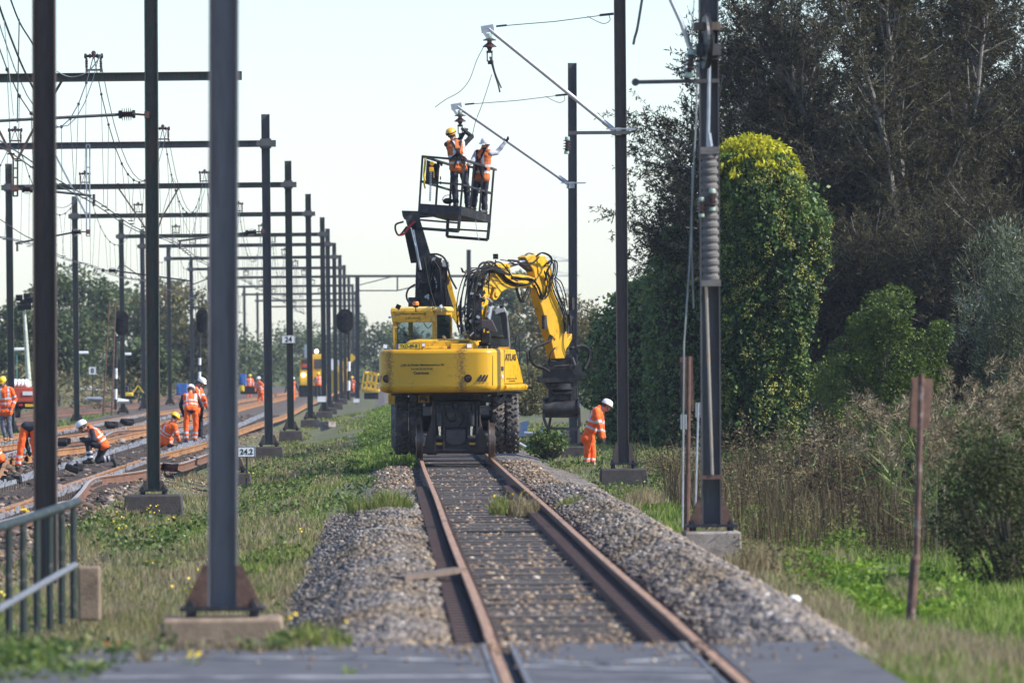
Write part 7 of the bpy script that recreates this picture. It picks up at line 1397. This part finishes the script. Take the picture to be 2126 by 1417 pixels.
def digger(label, x, y, D, s=1.):
    pm = F/D; q = lambda dx, dy, o=0: W(x+dx*s, y+dy*s, D+o); t = thing('small_excavator', label, 'excavator', q(0, 12)); mm = mat('far yellow paint', (.72, .50, .03), .4)
    b = MB(); b.prism([q(-14, 0), q(8, 0), q(8, -8), q(-14, -10)], (0, 1.4, 0)); b.build('body', mm, t, bevel=.03); b = MB(); b.prism([q(-12, 8, -.2), q(14, 8, -.2), q(16, 4, -.2), q(13, 0, -.2), q(-12, 0, -.2), q(-15, 4, -.2)], (0, 1.8, 0)); b.build('crawler_track', M['black'], t, bevel=.03)
    b = MB(); b.prism([q(-12, -10), q(-2, -10), q(-3, -24), q(-11, -24)], (0, 1, 0)); b.build('cab', M['dark_steel'], t, bevel=.03); b = MB()
    for a, c in (((6, -4), (22, -26)), ((22, -26), (36, -8))): b.bar(q(*a, .5), q(*c, .5), 2.6*s/pm, 3*s/pm, up=(0, 1, 0))
    b.build('boom', mm, t); b = MB(); b.prism([q(33, -8, .3), q(40, -8, .3), q(42, 2, .3), q(35, 5, .3)], (0, .5, 0)); b.build('bucket', M['dark_steel'], t)
digger('small yellow digger among clutter left of the green mast', 268, 822, 330, .85)
# far rail machine with lit lamps
D = 470; t = thing('rail_machine', 'far yellow rail machine with two lit lamps behind the sign numbered 24', 'rail machine', W(645, 840, D)); my = mat('hazy yellow paint', (.62, .38, .03), .45, var=.15, scale=1)
boxes(t, 'body', [(622, 742, 648, 800, 0, 3), (648, 735, 672, 812, .5, 3)], my, D, .06); boxes(t, 'windscreen', [(626, 746, 645, 768, -.05, .06), (652, 745, 668, 765, .45, .06)], mat('dark windscreen', (.05, .05, .06), .1), D, 0); boxes(t, 'underframe', [(620, 800, 675, 832, .3, 3)], 'dark_steel', D)
boxes(t, 'red_panel', [(627, 755, 644, 762, -.12, .05)], 'red', D, 0)
for x, y in ((657, 729), (630, 778)): b = MB(); b.lathe([(.01, .03), (.11, .02), (.13, 0), (.13, -.1)], W(x, y, D-.3), (0, -1, 0), 16); b.build('headlight', mat('lit lamp', (1, .9, .7), .3, emit=(1, .82, .55, 6)), t)
b = MB(); b.tube([W(637, 742, D), W(637, 715, D)], .2, 10); b.build('exhaust_stack', M['white'], t)
D = 520; t = thing('crane', 'far yellow crane arm and cabin beside the distant masts', 'crane', W(730, 830, D)); boxes(t, 'cabin', [(688, 765, 722, 815, 0, 2.5)], my, D, .05); b = MB(); b.bar(W(700, 770, D), W(735, 738, D), .5); b.bar(W(722, 800, D), W(712, 765, D), .5); b.build('jib', my, t); boxes(t, 'undercarriage', [(684, 815, 740, 830, .2, 2.5)], 'dark_steel', D)
boxes(t, 'white_board', [(686, 745, 694, 768, -.2, .05), (702, 747, 710, 768, -.2, .05)], 'white', D, 0)
D = 340; t = thing('basket_frame', 'yellow basket frame standing in the grass left of the excavator', 'work basket', W(770, 825, D)); b = MB()
for a, c in (((756, 774), (783, 778)), ((753, 793), (780, 798)), ((751, 806), (779, 812)), ((756, 774), (751, 806)), ((765, 775), (761, 808)), ((774, 776), (770, 810)), ((783, 778), (779, 812))): b.bar(W(*a, D), W(*c, D), .07); b.bar(W(*a, D+.9)+Vector((.2, 0, .05)), W(*c, D+.9)+Vector((.2, 0, .05)), .07)
[b.bar(W(*p_, D), W(*p_, D+.9)+Vector((.2, 0, .05)), .07) for p_ in ((756, 774), (783, 778), (751, 806), (779, 812))]; b.build('frame', my, t); boxes(t, 'floor', [(751, 808, 786, 814, 0, .9)], my, D, .01); boxes(t, 'undercarriage', [(756, 815, 786, 828, .1, .8)], 'dark_steel', D)
D = 420
for x0, y0, x1, y1, mm, lab in ((366, 796, 388, 820, 'blue', 'blue cabin in the haze right of the green mast'), (497, 776, 510, 800, 'blue', 'blue box behind the distant worker with orange cap'), (160, 804, 200, 809, 'white', 'long white pipe bundle lying beyond the far track'), (200, 806, 225, 812, 'white', 'shorter white pipe bundle right of the long one'), (497, 797, 506, 812, 'hel_yellow', 'small yellow box near the blue one')):
    p = W((x0+x1)/2, y1, D); b = MB()
    if mm == 'white':
        for k in range(4): b.cyl(W(x0, y0+k*1.5, D+.2*(k % 2)), W(x1, y0+k*1.5, D+.2*(k % 2)), .06, n=10)
    else:
        b.prism([W(x0, y1, D), W(x1, y1, D), W(x1, y0, D), W(x0, y0, D)], (0, 2, 0)); b.prism([W(x0+3, y1-2, D-.04), W(x0+9, y1-2, D-.04), W(x0+9, y0+4, D-.04), W(x0+3, y0+4, D-.04)], (0, .05, 0))
    tag(b.build({'blue': 'cabin', 'white': 'pipe_bundle', 'hel_yellow': 'crate'}[mm], M[mm], base=p, bevel=.03), lab, {'blue': 'cabin', 'white': 'pipes', 'hel_yellow': 'crate'}[mm])
D = 300
for i, (x, y, w_, lab) in enumerate(((195, 829, 34, 'silver pipes lying beyond the far rails left of the ladder'), (255, 832, 22, 'pale boards lying right of the rusty ladder'))):
    b = MB()
    for k in range(5): b.cyl(W(x-w_/2+RNG.uniform(-3, 3), y+RNG.uniform(-4, 4), D+.3*k), W(x+w_/2+RNG.uniform(-3, 3), y+RNG.uniform(-4, 4), D+.3*k), .07, n=8)
    tag(b.build(('pipe_bundle', 'board_stack')[i], M['galv'] if i == 0 else M['white'], base=W(x, y, D)), lab, ('pipes', 'boards')[i])
for i, (x, y, D, lab) in enumerate(((130, 917, 168, 'dark bundle of fastenings between the rails near the kneeling worker'), (228, 882, 190, 'black sack between the far rails'), (262, 876, 195, 'black sack with a white wrapper between the far rails'), (222, 811, 420, ''), (150, 972, 140, 'dark broken plate lying on the soil before the kneeling worker'), (20, 998, 128, 'broken dark plate lying among the clods at left'))):
    if not lab: continue
    b = MB(); c = W(x, y, D); b.box(c, (.24, .3, .14), Matrix.Rotation(.4*i, 3, 'Z') @ Matrix.Rotation(.35, 3, 'X')); b.box(c+Vector((.12, .1, .02)), (.16, .2, .16), Matrix.Rotation(.9*i, 3, 'Z')); tag(b.build(('fastener_bundle', 'sack', 'sack', '', 'broken_plate', 'broken_plate')[i], M['black'], base=c, bevel=.03), lab, ('bundle', 'sack', 'sack', '', 'plate', 'plate')[i])
# pale debris right of the excavator
D = 190; t = None
for x0, y0, x1, y1, nm, lab in ((1076, 872, 1098, 905, 'panel', 'pale sheet leaning in the grass right of the excavator tyres'), (1115, 885, 1130, 902, 'panel', 'small pale sheet beside the grapple')):
    b = MB(); b.prism([W(x0, y1, D), W(x1-5, y1, D), W(x1, y0, D+.4), W(x0+6, y0+4, D+.4)], (0, .05, 0)); tag(b.build(nm, M['galv'], base=W(x0, y1, D)), lab, 'sheet')
for i, (a, c, lab) in enumerate((((1078, 920), (1092, 928), 'short pale pipe lying by the right hand tyres'), ((1088, 898), (1125, 900), 'thin pale pipe lying across the grass right of the tyres'), ((1150, 898), (1185, 902), 'thin pale rail seen under the grapple'))): b = MB(); b.cyl(W(*a, 185), W(*c, 185), .045, n=10); tag(b.build('pipe', M['galv'], base=W(*a, 185)), lab, 'pipe')
for i, (x, y, D, lab) in enumerate(((250, 1335, 50.5, 'orange scrap of plastic at the road edge near the left weeds'), (210, 1337, 50.4, 'smaller orange scrap left of the other'), (676, 880, 262, 'pale stone blocks stacked by the far mast'))):
    b = MB(); c = W(x, y, D); b.box(c, (.05, .04, .02) if i < 2 else (.7, .4, .2), Matrix.Rotation(.4+i, 3, 'Z')); b.box(c+(Vector((.05, .02, .01)) if i < 2 else Vector((.2, 0, -.2))), (.03, .03, .02) if i < 2 else (.8, .5, .2)); tag(b.build('plastic_scrap' if i < 2 else 'stone_stack', mat('dull orange plastic', (.55, .14, .04), .6) if i < 2 else M['concrete'], base=c), lab, 'scrap' if i < 2 else 'stones')
b = MB(); c = W(42, 1062, 104); b.bar(c+Vector((-.14, 0, 0)), c+Vector((.14, 0, .0)), .05, .05); b.cyl(c+Vector((.0, 0, .02)), c+Vector((.1, 0, .03)), .03); tag(b.build('hand_tool', M['hel_yellow'], base=c, bevel=.01), 'yellow handled tool lying on the near rail at left', 'tool')
build_haze()
